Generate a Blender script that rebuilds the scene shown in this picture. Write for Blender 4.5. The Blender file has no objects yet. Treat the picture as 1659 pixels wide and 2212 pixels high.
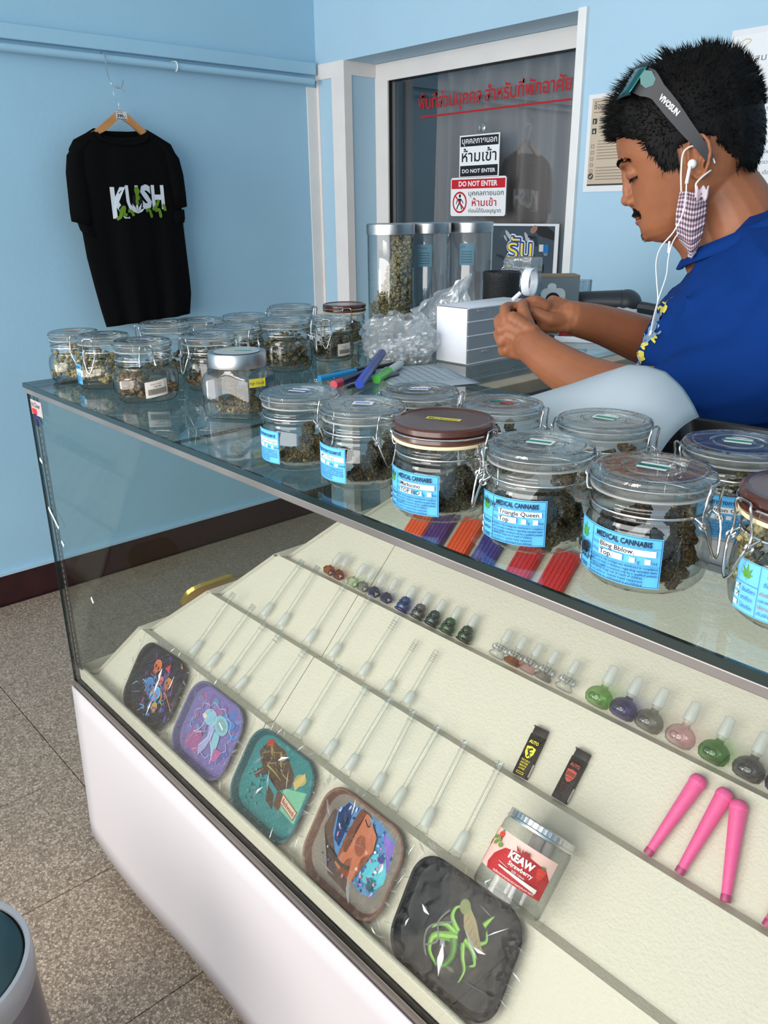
import bpy, bmesh, math, random
from mathutils import Vector, Matrix, noise, Euler
from mathutils.bvhtree import BVHTree
random.seed(7)
PI = math.pi
SC = bpy.context.scene
COL = SC.collection

# ---------------------------------------------------------------- camera
IMG_W, IMG_H, FPX = 1659, 2212, 1755.476
CAM_LOC = Vector((1.533, -0.500, 1.390))
yaw, pitch, roll = 0.8391672, 0.35722663, -0.01126881
_f = Vector((-math.cos(pitch)*math.sin(yaw), math.cos(pitch)*math.cos(yaw), -math.sin(pitch)))
_r = Vector((math.cos(yaw), math.sin(yaw), 0)); _u = _r.cross(_f)
_r2 = _r*math.cos(roll) + _u*math.sin(roll); _u2 = -_r*math.sin(roll) + _u*math.cos(roll)
cam = bpy.data.cameras.new('camera')
cam.sensor_fit = 'VERTICAL'; cam.sensor_height = 24.0; cam.lens = FPX/IMG_H*24.0
cam.clip_start = 0.02; cam.clip_end = 60
camo = bpy.data.objects.new('camera', cam); COL.objects.link(camo)
camo.matrix_world = Matrix(((_r2.x, _u2.x, -_f.x, CAM_LOC.x), (_r2.y, _u2.y, -_f.y, CAM_LOC.y),
                            (_r2.z, _u2.z, -_f.z, CAM_LOC.z), (0, 0, 0, 1)))
SC.camera = camo

# ---------------------------------------------------------------- world, lights, exposure
W = bpy.data.worlds.new('sky'); SC.world = W; W.use_nodes = True
bg = W.node_tree.nodes['Background']; bg.inputs[0].default_value = (0.80, 0.90, 1.0, 1); bg.inputs[1].default_value = 0.6

def area(name, loc, target, sx, sy, power, col=(1, 1, 1)):
    l = bpy.data.lights.new(name, 'AREA'); l.shape = 'RECTANGLE'; l.size = sx; l.size_y = sy
    l.energy = power; l.color = col
    o = bpy.data.objects.new(name, l); COL.objects.link(o); o.location = loc
    o.rotation_euler = (Vector(target)-Vector(loc)).to_track_quat('-Z', 'Y').to_euler()
    return o
area('shopfront_daylight', (1.1, -3.3, 1.55), (0.1, 1.0, 1.35), 4.4, 2.1, 165, (1.0, 0.985, 0.96))
area('near_floor_fill', (0.9, -1.9, 2.5), (0.45, -0.25, 0.0), 1.0, 0.6, 6, (1.0, 0.95, 0.88)).data.spread = math.radians(75)  # fill lamp added to brighten the floor in front of the counter
area('street_door_daylight', (-0.55, -3.0, 1.30), (0.7, 0.3, 0.8), 1.0, 1.2, 30, (1.0, 0.96, 0.90))
SC.view_settings.view_transform = 'Standard'; SC.view_settings.look = 'None'
SC.view_settings.gamma = 1.0; SC.view_settings.use_curve_mapping = False
SC.view_settings.exposure = 0.0
SC.cycles.transparent_max_bounces = 48
SC.cycles.max_bounces = 10

# ---------------------------------------------------------------- helpers
def link(name, me, parent=None):
    o = bpy.data.objects.new(name, me); COL.objects.link(o)
    if parent is not None: o.parent = parent
    return o
def tag(o, label=None, cat=None, group=None, kind=None):
    if label: o['label'] = label
    if cat: o['category'] = cat
    if group: o['group'] = group
    if kind: o['kind'] = kind
    return o
def thing(name, label, cat, loc=(0, 0, 0), rot=(0, 0, 0), group=None):
    o = bpy.data.objects.new(name, None); COL.objects.link(o); o.empty_display_size = 0.02
    o.location = loc; o.rotation_euler = rot
    return tag(o, label, cat, group)
def copy_tree(o, parent=None):
    c = o.copy(); COL.objects.link(c); c.parent = parent
    for ch in list(o.children): copy_tree(ch, c)
    return c
def T(x=0, y=0, z=0): return Matrix.Translation((x, y, z))
def RX(a): return Matrix.Rotation(a, 4, 'X')
def RY(a): return Matrix.Rotation(a, 4, 'Y')
def RZ(a): return Matrix.Rotation(a, 4, 'Z')
def SCL(x, y, z): return Matrix.Diagonal((x, y, z, 1))

class MB:
    def __init__(s): s.v = []; s.f = []; s.c = []; s.col = False
    def add(s, vs, fs, M=None, c=None):
        n = len(s.v)
        s.v += [tuple(M @ Vector(p)) for p in vs] if M is not None else [tuple(p) for p in vs]
        s.f += [tuple(i+n for i in q) for q in fs]
        s.c += [c]*len(fs)
        if c is not None: s.col = True
        return s
    def box(s, x0, x1, y0, y1, z0, z1, M=None, c=None):
        v = [(x, y, z) for x in (x0, x1) for y in (y0, y1) for z in (z0, z1)]
        return s.add(v, [(0, 1, 3, 2), (4, 6, 7, 5), (0, 4, 5, 1), (2, 3, 7, 6), (0, 2, 6, 4), (1, 5, 7, 3)], M, c)
    def rbox(s, x0, x1, y0, y1, z0, z1, b=0.003, M=None, c=None):
        bm = bmesh.new(); bmesh.ops.create_cube(bm, size=1)
        for v in bm.verts: v.co = Vector(((x0+x1)/2+v.co.x*(x1-x0), (y0+y1)/2+v.co.y*(y1-y0), (z0+z1)/2+v.co.z*(z1-z0)))
        bmesh.ops.bevel(bm, geom=bm.edges[:], offset=b, segments=2, profile=0.6, affect='EDGES')
        bm.verts.index_update()
        s.add([v.co.copy() for v in bm.verts], [[v.index for v in f.verts] for f in bm.faces], M, c); bm.free(); return s
    def lathe(s, prof, n=32, M=None, c=None, a0=0, a1=2*PI, fn=None):
        full = abs(a1-a0-2*PI) < 1e-6; m = n if full else n+1
        v = []
        for (r, z) in prof:
            for k in range(m):
                a = a0+(a1-a0)*k/n
                rr = r*(fn(a, z) if fn else 1)
                v.append((rr*math.cos(a), rr*math.sin(a), z))
        f = []
        for i in range(len(prof)-1):
            for k in range(n):
                k2 = (k+1) % m if full else k+1
                f.append((i*m+k, i*m+k2, (i+1)*m+k2, (i+1)*m+k))
        if prof[0][0] > 1e-5 and full: pass
        return s.add(v, f, M, c)
    def cyl(s, p, q, r, r2=None, n=12, c=None, cap=True):
        p, q = Vector(p), Vector(q); d = q-p; L = d.length
        M = Matrix.Translation(p) @ d.to_track_quat('Z', 'Y').to_matrix().to_4x4()
        r2 = r if r2 is None else r2
        pr = [(r, 0), (r2, L)]
        if cap: pr = [(0, 0)]+pr+[(0, L)]
        return s.lathe(pr, n, M, c)
    def tube(s, pts, r, n=6, c=None, closed=False, rs=None):
        P = [Vector(p) for p in pts]; N = len(P)
        v = []; f = []; up = None
        for i in range(N):
            a = P[i-1] if (i > 0 or closed) else P[i]; b = P[(i+1) % N] if (i < N-1 or closed) else P[i]
            t = (b-a).normalized() if (b-a).length > 1e-9 else Vector((0, 0, 1))
            if up is None:
                up = Vector((0, 0, 1)) if abs(t.z) < 0.9 else Vector((1, 0, 0))
            x = t.cross(up).normalized(); y = x.cross(t).normalized(); up = y
            rr = rs[i] if rs else r
            for k in range(n):
                an = 2*PI*k/n; v.append(P[i]+x*rr*math.cos(an)+y*rr*math.sin(an))
        M_ = N if closed else N-1
        for i in range(M_):
            j = (i+1) % N
            for k in range(n): f.append((i*n+k, i*n+(k+1) % n, j*n+(k+1) % n, j*n+k))
        if not closed:
            f.append(tuple(range(n-1, -1, -1))); f.append(tuple((N-1)*n+k for k in range(n)))
        return s.add(v, f, None, c)
    def sphere(s, cx, cy, cz, rx, ry=None, rz=None, sub=3, M=None, c=None, fn=None):
        ry = rx if ry is None else ry; rz = rx if rz is None else rz
        V, F = ico(sub)
        vs = []
        for p in V:
            k = fn(p) if fn else 1
            vs.append((cx+p.x*rx*k, cy+p.y*ry*k, cz+p.z*rz*k))
        return s.add(vs, F, M, c)
    def prism(s, poly, z0, z1, M=None, c=None):
        n = len(poly); v = [(x, y, z0) for x, y in poly]+[(x, y, z1) for x, y in poly]
        f = [tuple(range(n-1, -1, -1)), tuple(range(n, 2*n))]+[(i, (i+1) % n, n+(i+1) % n, n+i) for i in range(n)]
        return s.add(v, f, M, c)
    def grid(s, fn, nu, nv, M=None, c=None, flip=False):
        v = [fn(i/nu, j/nv) for j in range(nv+1) for i in range(nu+1)]
        f = []
        for j in range(nv):
            for i in range(nu):
                a = j*(nu+1)+i; q = (a, a+1, a+nu+2, a+nu+1)
                f.append(q[::-1] if flip else q)
        return s.add(v, f, M, c)
    def mesh(s, name, mat=None, smooth=35):
        me = bpy.data.meshes.new(name); me.from_pydata(s.v, [], s.f); 
        if s.col:
            ca = me.color_attributes.new('Col', 'FLOAT_COLOR', 'CORNER'); d = []
            for p in me.polygons:
                cc = s.c[p.index] or (1, 1, 1); d += [cc[0], cc[1], cc[2], 1.0]*p.loop_total
            ca.data.foreach_set('color', d)
        me.update()
        if smooth:
            me.shade_smooth()
            if smooth < 170: me.set_sharp_from_angle(angle=math.radians(smooth))
        if mat is not None: me.materials.append(mat)
        return me
    def build(s, name, mat=None, parent=None, smooth=35):
        return link(name, s.mesh(name, mat, smooth), parent)

_ICO = {}
def ico(sub):
    if sub not in _ICO:
        bm = bmesh.new(); bmesh.ops.create_icosphere(bm, subdivisions=sub, radius=1); bm.verts.index_update()
        _ICO[sub] = ([v.co.copy() for v in bm.verts], [[v.index for v in f.verts] for f in bm.faces]); bm.free()
    return _ICO[sub]
def fbm(p, o=4): return noise.fractal(Vector(p), 1.0, 2.0, o)
def rrect(w, h, r, n=6):
    o = []
    for cx, cy, a in ((w/2-r, h/2-r, 0), (-w/2+r, h/2-r, PI/2), (-w/2+r, -h/2+r, PI), (w/2-r, -h/2+r, 3*PI/2)):
        for k in range(n+1):
            t = a+PI/2*k/n; o.append((cx+r*math.cos(t), cy+r*math.sin(t)))
    return o
def srgb(r, g, b):
    f = lambda c: (c/12.92 if c <= 0.04045 else ((c+0.055)/1.055)**2.4)
    return (f(r/255), f(g/255), f(b/255))
def bez(pts, n=8):
    """Catmull-Rom through the points"""
    P = [Vector(p) for p in pts]; o = []
    for i in range(len(P)-1):
        p0 = P[max(i-1, 0)]; p1 = P[i]; p2 = P[i+1]; p3 = P[min(i+2, len(P)-1)]
        for k in range(n):
            t = k/n
            o.append(0.5*((2*p1)+(p2-p0)*t+(2*p0-5*p1+4*p2-p3)*t*t+(3*p1-p0-3*p2+p3)*t**3))
    o.append(P[-1]); return o

# ---------------------------------------------------------------- materials
def pmat(name, col, rough=0.5, metal=0.0, spec=0.5, noise_scale=None, noise_amt=0.0, bump=0.0, bump_scale=200, col2=None, coat=0, sss=0, sheen=0, vcol=False, detail=3):
    m = bpy.data.materials.new(name); m.use_nodes = True; nt = m.node_tree; N = nt.nodes; L = nt.links
    b = N['Principled BSDF']; b.inputs['Base Color'].default_value = (*col, 1)
    b.inputs['Roughness'].default_value = rough; b.inputs['Metallic'].default_value = metal
    b.inputs['Specular IOR Level'].default_value = spec
    if coat: b.inputs['Coat Weight'].default_value = coat; b.inputs['Coat Roughness'].default_value = 0.05
    if sss:
        b.inputs['Subsurface Weight'].default_value = sss; b.inputs['Subsurface Radius'].default_value = (0.012, 0.005, 0.003)
        b.inputs['Subsurface Scale'].default_value = 1.0
    if sheen: b.inputs['Sheen Weight'].default_value = sheen
    tc = N.new('ShaderNodeTexCoord')
    if vcol:
        a = N.new('ShaderNodeVertexColor'); a.layer_name = 'Col'; L.new(a.outputs[0], b.inputs['Base Color'])
    elif noise_scale:
        n = N.new('ShaderNodeTexNoise'); n.inputs['Scale'].default_value = noise_scale; n.inputs['Detail'].default_value = detail
        L.new(tc.outputs['Object'], n.inputs['Vector'])
        r = N.new('ShaderNodeValToRGB'); c2 = col2 or tuple(c*(1-noise_amt) for c in col)
        r.color_ramp.elements[0].position = 0.35; r.color_ramp.elements[1].position = 0.65
        r.color_ramp.elements[0].color = (*c2, 1); r.color_ramp.elements[1].color = (*col, 1)
        L.new(n.outputs[0], r.inputs[0]); L.new(r.outputs[0], b.inputs['Base Color'])
    if bump:
        n = N.new('ShaderNodeTexNoise'); n.inputs['Scale'].default_value = bump_scale; n.inputs['Detail'].default_value = 4
        L.new(tc.outputs['Object'], n.inputs['Vector'])
        u = N.new('ShaderNodeBump'); u.inputs['Strength'].default_value = bump; u.inputs['Distance'].default_value = 0.002
        L.new(n.outputs[0], u.inputs['Height']); L.new(u.outputs[0], b.inputs['Normal'])
    return m
def thin_glass(name, clear=(0.96, 0.975, 0.97), edge=(0.55, 0.62, 0.60), refl=0.05, rough=0.02, edgepow=2.5, gain=0.9, bump=0, bscale=60, milk=0, milkcol=(0.9, 0.9, 0.9)):
    """clear glass or film built as thin surfaces: straight-through light, a fresnel mirror, tint gathering at grazing angles"""
    m = bpy.data.materials.new(name); m.use_nodes = True; nt = m.node_tree; N = nt.nodes; L = nt.links
    for n in list(N): N.remove(n)
    out = N.new('ShaderNodeOutputMaterial'); mix = N.new('ShaderNodeMixShader'); tr = N.new('ShaderNodeBsdfTransparent')
    gl = N.new('ShaderNodeBsdfGlossy'); gl.inputs['Roughness'].default_value = rough
    lw = N.new('ShaderNodeLayerWeight'); lw.inputs['Blend'].default_value = 0.5
    p1 = N.new('ShaderNodeMath'); p1.operation = 'POWER'; p1.inputs[1].default_value = 5.0
    L.new(lw.outputs['Facing'], p1.inputs[0])
    ma = N.new('ShaderNodeMath'); ma.operation = 'MULTIPLY_ADD'; ma.inputs[1].default_value = gain; ma.inputs[2].default_value = refl; ma.use_clamp = True
    L.new(p1.outputs[0], ma.inputs[0]); L.new(ma.outputs[0], mix.inputs[0])
    p2 = N.new('ShaderNodeMath'); p2.operation = 'POWER'; p2.inputs[1].default_value = edgepow; L.new(lw.outputs['Facing'], p2.inputs[0])
    mc = N.new('ShaderNodeMix'); mc.data_type = 'RGBA'
    mc.inputs[6].default_value = (*clear, 1); mc.inputs[7].default_value = (*edge, 1)
    L.new(p2.outputs[0], mc.inputs[0]); L.new(mc.outputs[2], tr.inputs[0])
    base = tr.outputs[0]
    if milk:
        df = N.new('ShaderNodeBsdfDiffuse'); df.inputs[0].default_value = (*milkcol, 1)
        tl = N.new('ShaderNodeBsdfTranslucent'); tl.inputs[0].default_value = (*milkcol, 1)
        dm = N.new('ShaderNodeMixShader'); dm.inputs[0].default_value = 0.5; L.new(df.outputs[0], dm.inputs[1]); L.new(tl.outputs[0], dm.inputs[2])
        mm = N.new('ShaderNodeMixShader'); mm.inputs[0].default_value = milk; L.new(base, mm.inputs[1]); L.new(dm.outputs[0], mm.inputs[2]); base = mm.outputs[0]
    L.new(base, mix.inputs[1]); L.new(gl.outputs[0], mix.inputs[2]); L.new(mix.outputs[0], out.inputs[0])
    if bump:
        tc = N.new('ShaderNodeTexCoord'); n = N.new('ShaderNodeTexNoise'); n.inputs['Scale'].default_value = bscale; n.inputs['Detail'].default_value = 3
        L.new(tc.outputs['Object'], n.inputs['Vector'])
        u = N.new('ShaderNodeBump'); u.inputs['Strength'].default_value = bump; u.inputs['Distance'].default_value = 0.004
        L.new(n.outputs[0], u.inputs['Height']); L.new(u.outputs[0], gl.inputs['Normal'])
    return m

M_glass = thin_glass('jar_glass', (0.965, 0.975, 0.97), (0.30, 0.36, 0.35), 0.075, 0.015, 2.3, 0.85)
M_lidglass = thin_glass('lid_glass', (0.88, 0.905, 0.90), (0.36, 0.42, 0.41), 0.19, 0.05, 1.8, 0.8, bump=0.25, bscale=90, milk=0.07, milkcol=(0.7, 0.72, 0.72))
M_pane = thin_glass('case_glass', (0.975, 0.985, 0.98), (0.84, 0.90, 0.89), 0.045, 0.004, 3.0, 0.9)
M_topglass = thin_glass('top_glass', (0.92, 0.95, 0.945), (0.70, 0.80, 0.79), 0.06, 0.004, 3.0, 0.95)
M_doorglass = thin_glass('door_glass', (0.93, 0.94, 0.94), (0.7, 0.75, 0.75), 0.10, 0.01, 3.0, 0.9)
M_glassedge = pmat('glass_edge', srgb(22, 38, 38), 0.12, 0, 0.6)
M_film = thin_glass('cellophane', (0.985, 0.985, 0.985), (0.9, 0.9, 0.9), 0.010, 0.04, 2.0, 0.4, bump=0.4, bscale=50)
M_bag = thin_glass('plastic_bag', (0.88, 0.90, 0.92), (0.75, 0.78, 0.8), 0.12, 0.14, 2.0, 0.6, bump=0.5, bscale=60, milk=0.34, milkcol=(0.88, 0.90, 0.92))
M_foldglint = thin_glass('film_fold_glint', (0.95, 0.95, 0.95), (0.9, 0.9, 0.9), 0.30, 0.10, 2, 0.5, milk=0.30, milkcol=(0.95, 0.95, 0.95))  # milky film, its whiteness stands in for glints along the folds
M_sidepane = thin_glass('side_glass', (0.76, 0.81, 0.795), (0.74, 0.82, 0.80), 0.045, 0.004, 3.0, 0.9)
M_frost = thin_glass('frosted_glass', (0.94, 0.95, 0.95), (0.7, 0.74, 0.74), 0.05, 0.35, 2.0, 0.4, milk=0.36, milkcol=(0.86, 0.88, 0.87))
M_tube = thin_glass('tube_glass', (0.975, 0.98, 0.975), (0.06, 0.09, 0.08), 0.025, 0.02, 5.0, 0.25)
M_clearthick = thin_glass('ornate_glass', (0.97, 0.98, 0.98), (0.30, 0.33, 0.33), 0.13, 0.03, 3.0, 0.9, bump=0.5, bscale=300)
M_ink = pmat('print_ink', (1, 1, 1), 0.55, 0, 0.3, vcol=True)
M_glossink = pmat('gloss_print', (1, 1, 1), 0.5, 0, 0.08, vcol=True)
M_steel = pmat('steel_wire', (0.62, 0.62, 0.62), 0.18, 1.0)
M_brushed = pmat('brushed_steel', (0.50, 0.49, 0.49), 0.34, 1.0, noise_scale=30, noise_amt=0.25)
M_white = pmat('white_paint', srgb(236, 234, 232), 0.45, noise_scale=12, noise_amt=0.06, bump=0.1, bump_scale=80)
M_black = pmat('black_plastic', (0.010, 0.010, 0.011), 0.35, spec=0.25)

# ---------------------------------------------------------------- flat print: coloured polygons and lettering, stacked in hair-thin layers
_TXT = {}
def text_mesh(s, bold=0.0):
    k = (s, bold)
    if k not in _TXT:
        c = bpy.data.curves.new('t', 'FONT'); c.body = s; c.size = 1; c.offset = bold; c.resolution_u = 2 if len(s) < 30 else 1
        o = bpy.data.objects.new('t', c); COL.objects.link(o)
        dg = bpy.context.evaluated_depsgraph_get(); me = bpy.data.meshes.new_from_object(o.evaluated_get(dg))
        V = [(v.co.x, v.co.y) for v in me.vertices]; F = [tuple(p.vertices) for p in me.polygons]
        bpy.data.objects.remove(o); bpy.data.curves.remove(c); bpy.data.meshes.remove(me)
        if V:
            x0 = min(v[0] for v in V); x1 = max(v[0] for v in V)
        else: x0 = x1 = 0
        _TXT[k] = (V, F, x0, x1)
    return _TXT[k]
class Print:
    """2D artwork in (u, v) metres; mapf(u, v, h) -> 3D with h the height above the sheet"""
    def __init__(s, mapf, step=0.00006): s.m = MB(); s.map = mapf; s.h = 0.0; s.step = step; s.curved = (s.map(0, 0, 0)-s.map(0.05, 0, 0)).length < 0.0496 or getattr(mapf, 'bend', False)
    def _add(s, V, F, c):
        s.h += s.step
        if s.curved and V:
            x0 = min(v[0] for v in V); x1 = max(v[0] for v in V)
            if x1-x0 > 0.003 and len(F) < 2500:
                bm = bmesh.new(); vs = [bm.verts.new((x, y, 0)) for x, y in V]
                for f in F:
                    try: bm.faces.new([vs[i] for i in f])
                    except ValueError: pass
                k = math.floor(x0/0.003)+1
                while k*0.003 < x1-1e-6:
                    bmesh.ops.bisect_plane(bm, geom=bm.verts[:]+bm.edges[:]+bm.faces[:], plane_co=(k*0.003, 0, 0), plane_no=(1, 0, 0), dist=1e-7); k += 1
                bm.verts.index_update(); V = [(v.co.x, v.co.y) for v in bm.verts]; F = [tuple(v.index for v in f.verts) for f in bm.faces]; bm.free()
        s.m.add([s.map(x, y, s.h) for x, y in V], F, None, c)
    def rect(s, x0, y0, x1, y1, c, nx=None):
        nx = nx or max(1, int(abs(x1-x0)/0.004)) if abs(x1-x0) < 0.2 else 8
        nx = min(nx, 30)
        V = []; F = []
        for i in range(nx+1):
            x = x0+(x1-x0)*i/nx; V += [(x, y0), (x, y1)]
        for i in range(nx): F.append((2*i, 2*i+2, 2*i+3, 2*i+1))
        s._add(V, F, c)
    def frame(s, x0, y0, x1, y1, t, c):
        for a in ((x0, y0, x1, y0+t), (x0, y1-t, x1, y1), (x0, y0, x0+t, y1), (x1-t, y0, x1, y1)): s.rect(*a, c)
    def poly(s, P, c):
        bm = bmesh.new(); vs = [bm.verts.new((x, y, 0)) for x, y in P]
        try:
            f = bm.faces.new(vs); r = bmesh.ops.triangulate(bm, faces=[f], ngon_method='EAR_CLIP')
            bm.verts.index_update(); V = [(v.co.x, v.co.y) for v in bm.verts]; F = [tuple(v.index for v in q.verts) for q in bm.faces]
            s._add(V, F, c)
        finally: bm.free()
    def ell(s, cx, cy, rx, ry, c, rot=0, n=20):
        s.poly([(cx+rx*math.cos(2*PI*k/n)*math.cos(rot)-ry*math.sin(2*PI*k/n)*math.sin(rot),
                 cy+rx*math.cos(2*PI*k/n)*math.sin(rot)+ry*math.sin(2*PI*k/n)*math.cos(rot)) for k in range(n)], c)
    def stroke(s, pts, w, c, smooth=True, taper=False):
        P = bez([(x, y, 0) for x, y in pts], 5) if smooth and len(pts) > 2 else [Vector((x, y, 0)) for x, y in pts]
        V = []; F = []; n = len(P)
        for i, p in enumerate(P):
            t = (P[min(i+1, n-1)]-P[max(i-1, 0)]).normalized(); q = Vector((-t.y, t.x, 0))*w/2*((1-i/(n-1)*0.8) if taper else 1)
            V += [((p+q).x, (p+q).y), ((p-q).x, (p-q).y)]
        for i in range(n-1): F.append((2*i, 2*i+1, 2*i+3, 2*i+2))
        s._add(V, F, c)
    def text(s, t, x, y, size, c, bold=0.0, w=None, rot=0, align='l', sx=1.0):
        V, F, x0, x1 = text_mesh(t, bold)
        if not V: return
        k = size; kx = size*sx
        if w: kx = w/(x1-x0)
        off = {'l': x0, 'c': (x0+x1)/2, 'r': x1}[align]
        ca, sa = math.cos(rot), math.sin(rot)
        s._add([(x+(vx-off)*kx*ca-vy*k*sa, y+(vx-off)*kx*sa+vy*k*ca) for vx, vy in V], F, c)
    def build(s, name, parent=None, mat=None): return s.m.build(name, mat or M_ink, parent, smooth=None)
def flatmap(M):
    return lambda u, v, h: M @ Vector((u, v, h))
def cylmap(R, a0, z0, R2=None):
    """u runs along the arc from angle a0 (counter-clockwise seen from above), v upwards"""
    return lambda u, v, h: Vector(((R+h)*math.cos(a0+u/R), (R+h)*math.sin(a0+u/R), z0+v))
def leaf_art(p, cx, cy, s, c):
    for k, (a, l) in enumerate(((0, 1.0), (0.55, 0.85), (-0.55, 0.85), (1.15, 0.6), (-1.15, 0.6), (1.75, 0.32), (-1.75, 0.32))):
        d = (math.sin(a), math.cos(a)); q = (d[1], -d[0]); L = s*l; w = s*0.13*(0.5+l*0.5)
        p.poly([(cx, cy), (cx+d[0]*L*.45+q[0]*w, cy+d[1]*L*.45+q[1]*w), (cx+d[0]*L, cy+d[1]*L), (cx+d[0]*L*.45-q[0]*w, cy+d[1]*L*.45-q[1]*w)], c)
    p.rect(cx-s*.02, cy-s*.3, cx+s*.02, cy, c)

# ================================================================ the room
XL, YB, ZC, XR, YF = -1.494, 1.863, 2.9, 3.3, -3.5
M_blue = pmat('wall_blue_paint', srgb(170, 203, 223), 0.55, noise_scale=2.5, noise_amt=0.05, bump=0.25, bump_scale=55)
M_blue2 = pmat('left_wall_blue_paint', srgb(158, 198, 221), 0.5, noise_scale=2.5, noise_amt=0.05, bump=0.3, bump_scale=45)
M_maroon = pmat('maroon_tile', srgb(58, 28, 32), 0.3, noise_scale=20, noise_amt=0.3)
M_ceil = pmat('ceiling_white', srgb(225, 228, 230), 0.8)
M_greywhite = pmat('door_frame_paint', srgb(232, 226, 222), 0.4, noise_scale=8, noise_amt=0.05)

def struct(mb, name, mat, parent=None, smooth=None):
    o = mb.build(name, mat, parent, smooth)
    if parent is None: o['kind'] = 'structure'
    return o
# floor: grout bed plus terrazzo tiles
def tile_mat():
    m = pmat('terrazzo', (0.2, 0.18, 0.16), 0.42, spec=0.4); nt = m.node_tree; N = nt.nodes; L = nt.links; b = N['Principled BSDF']
    tc = N.new('ShaderNodeTexCoord'); oi = N.new('ShaderNodeObjectInfo'); ad = N.new('ShaderNodeVectorMath'); ad.operation = 'ADD'
    L.new(tc.outputs['Object'], ad.inputs[0]); L.new(oi.outputs['Location'], ad.inputs[1])
    v = N.new('ShaderNodeTexVoronoi'); v.inputs['Scale'].default_value = 210; L.new(ad.outputs[0], v.inputs['Vector'])
    v2 = N.new('ShaderNodeTexVoronoi'); v2.feature = 'DISTANCE_TO_EDGE'; v2.inputs['Scale'].default_value = 210; L.new(ad.outputs[0], v2.inputs['Vector'])
    r = N.new('ShaderNodeValToRGB'); e = r.color_ramp.elements
    e[0].position = 0.0; e[0].color = (*srgb(122, 106, 92), 1); e[1].position = 1.0; e[1].color = (*srgb(192, 172, 152), 1)
    e2 = r.color_ramp.elements.new(0.5); e2.color = (*srgb(158, 140, 122), 1)
    sp = N.new('ShaderNodeSeparateColor'); L.new(v.outputs['Color'], sp.inputs[0]); L.new(sp.outputs[0], r.inputs[0])
    r2 = N.new('ShaderNodeValToRGB'); r2.color_ramp.elements[0].color = (*srgb(84, 78, 72), 1); r2.color_ramp.elements[1].position = 0.16; r2.color_ramp.elements[1].color = (1, 1, 1, 1)
    L.new(v2.outputs[0], r2.inputs[0])
    mx = N.new('ShaderNodeMix'); mx.data_type = 'RGBA'; mx.blend_type = 'MULTIPLY'; mx.inputs[0].default_value = 0.6
    L.new(r.outputs[0], mx.inputs[6]); L.new(r2.outputs[0], mx.inputs[7]); L.new(mx.outputs[2], b.inputs['Base Color'])
    return m
M_tile = tile_mat(); M_grout = pmat('grout', srgb(52, 46, 42), 0.9)
fl = struct(MB().box(XL-0.3, XR+0.1, YF-0.1, 3.2, -0.12, -0.004), 'floor', M_grout)
TS = 0.378
tm = MB().rbox(-TS/2+0.0012, TS/2-0.0012, -TS/2+0.0012, TS/2-0.0012, -0.0045, 0.0, 0.0008).mesh('floor_tile', M_tile, None)
for i in range(-4, 6):
    for j in range(-6, 5):
        cx, cy = 0.04+TS*(i+0.5), 0.07+TS*(j+0.5)
        if cx-TS/2 < XL-0.01 or cy+TS/2 > YB+0.2: continue
        o = link('floor_tile', tm, fl); o.location = (cx, cy, 0)
# walls
struct(MB().box(XL-0.12, XL, YF, YB+1.4, 0, ZC), 'wall_left', M_blue2)
struct(MB().box(XR, XR+0.12, YF, YB+0.1, 0, ZC), 'wall_right', M_blue)
bw = MB().box(XL-0.0, -1.311, YB, YB+0.3, 0, 1.95).box(XL, XR, YB, YB+0.3, 1.95, ZC).box(-0.17, XR, YB, YB+0.3, 0, 1.95)
struct(bw, 'wall_back', M_blue)
struct(MB().box(XL-0.12, XR+0.12, YF, YB+0.3, ZC, ZC+0.1), 'ceiling', M_ceil)
struct(MB().box(XL, XL+0.012, YF, YB, 0, 0.118), 'baseboard_left', M_maroon)
struct(MB().box(XL, XL+0.018, YF, YB, 0.118, 0.128), 'trim_5', M_blue)
struct(MB().box(-0.14, XR, YB-0.012, YB, 0, 0.118), 'baseboard_back', M_maroon)
# picture rail and its conduit pipe on the left wall
struct(MB().rbox(XL, XL+0.028, YF, YB-0.02, 1.912, 1.957, 0.003), 'trim_1', M_blue2)
pipe = thing('conduit_pipe', 'long pale blue painted pipe fixed under the wall rail', 'pipe', (XL+0.034, 0.4, 1.885))
MB().cyl((0, YF+0.1-0.4, 0), (0, 1.42, 0), 0.0125, n=16).build('pipe', M_blue2, pipe)
for y in (1.188, 0.2, -1.0):
    MB().tube([(0.0155*math.cos(a), y-0.4, 0.0155*math.sin(a)) for a in [PI*k/8-PI/2 for k in range(9)]], 0.0022, 6).box(-0.034, 0, y-0.408, y-0.392, 0.014, 0.0165).build('pipe_clip', M_white, pipe)
# white painted timber strips round the corner panels
w = MB()
w.box(XL, XL+0.006, 1.808, YB, 0.0, 1.868)                       # on the left wall
w.box(-1.386, -1.305, YB-0.006, YB, 0.0, 1.952).box(XL, -1.386, YB-0.006, YB, 1.895, 1.952).box(XL+.006, XL+0.02, YB-0.005, YB, 0.0, 1.9)
struct(w, 'trim_2', M_greywhite)
w = MB().box(-1.311, -1.305, YB, 1.898, 0, 1.952).box(-1.311, -1.305, 1.898, 2.045, 1.90, 1.952).box(-1.311, -1.305, 2.030, 2.045, 0, 1.9)
struct(w, 'trim_3', M_greywhite)
struct(MB().rbox(-0.176, -0.145, YB-0.014, 2.045, 0.0, 1.955, 0.003), 'trim_4', M_white)
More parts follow.
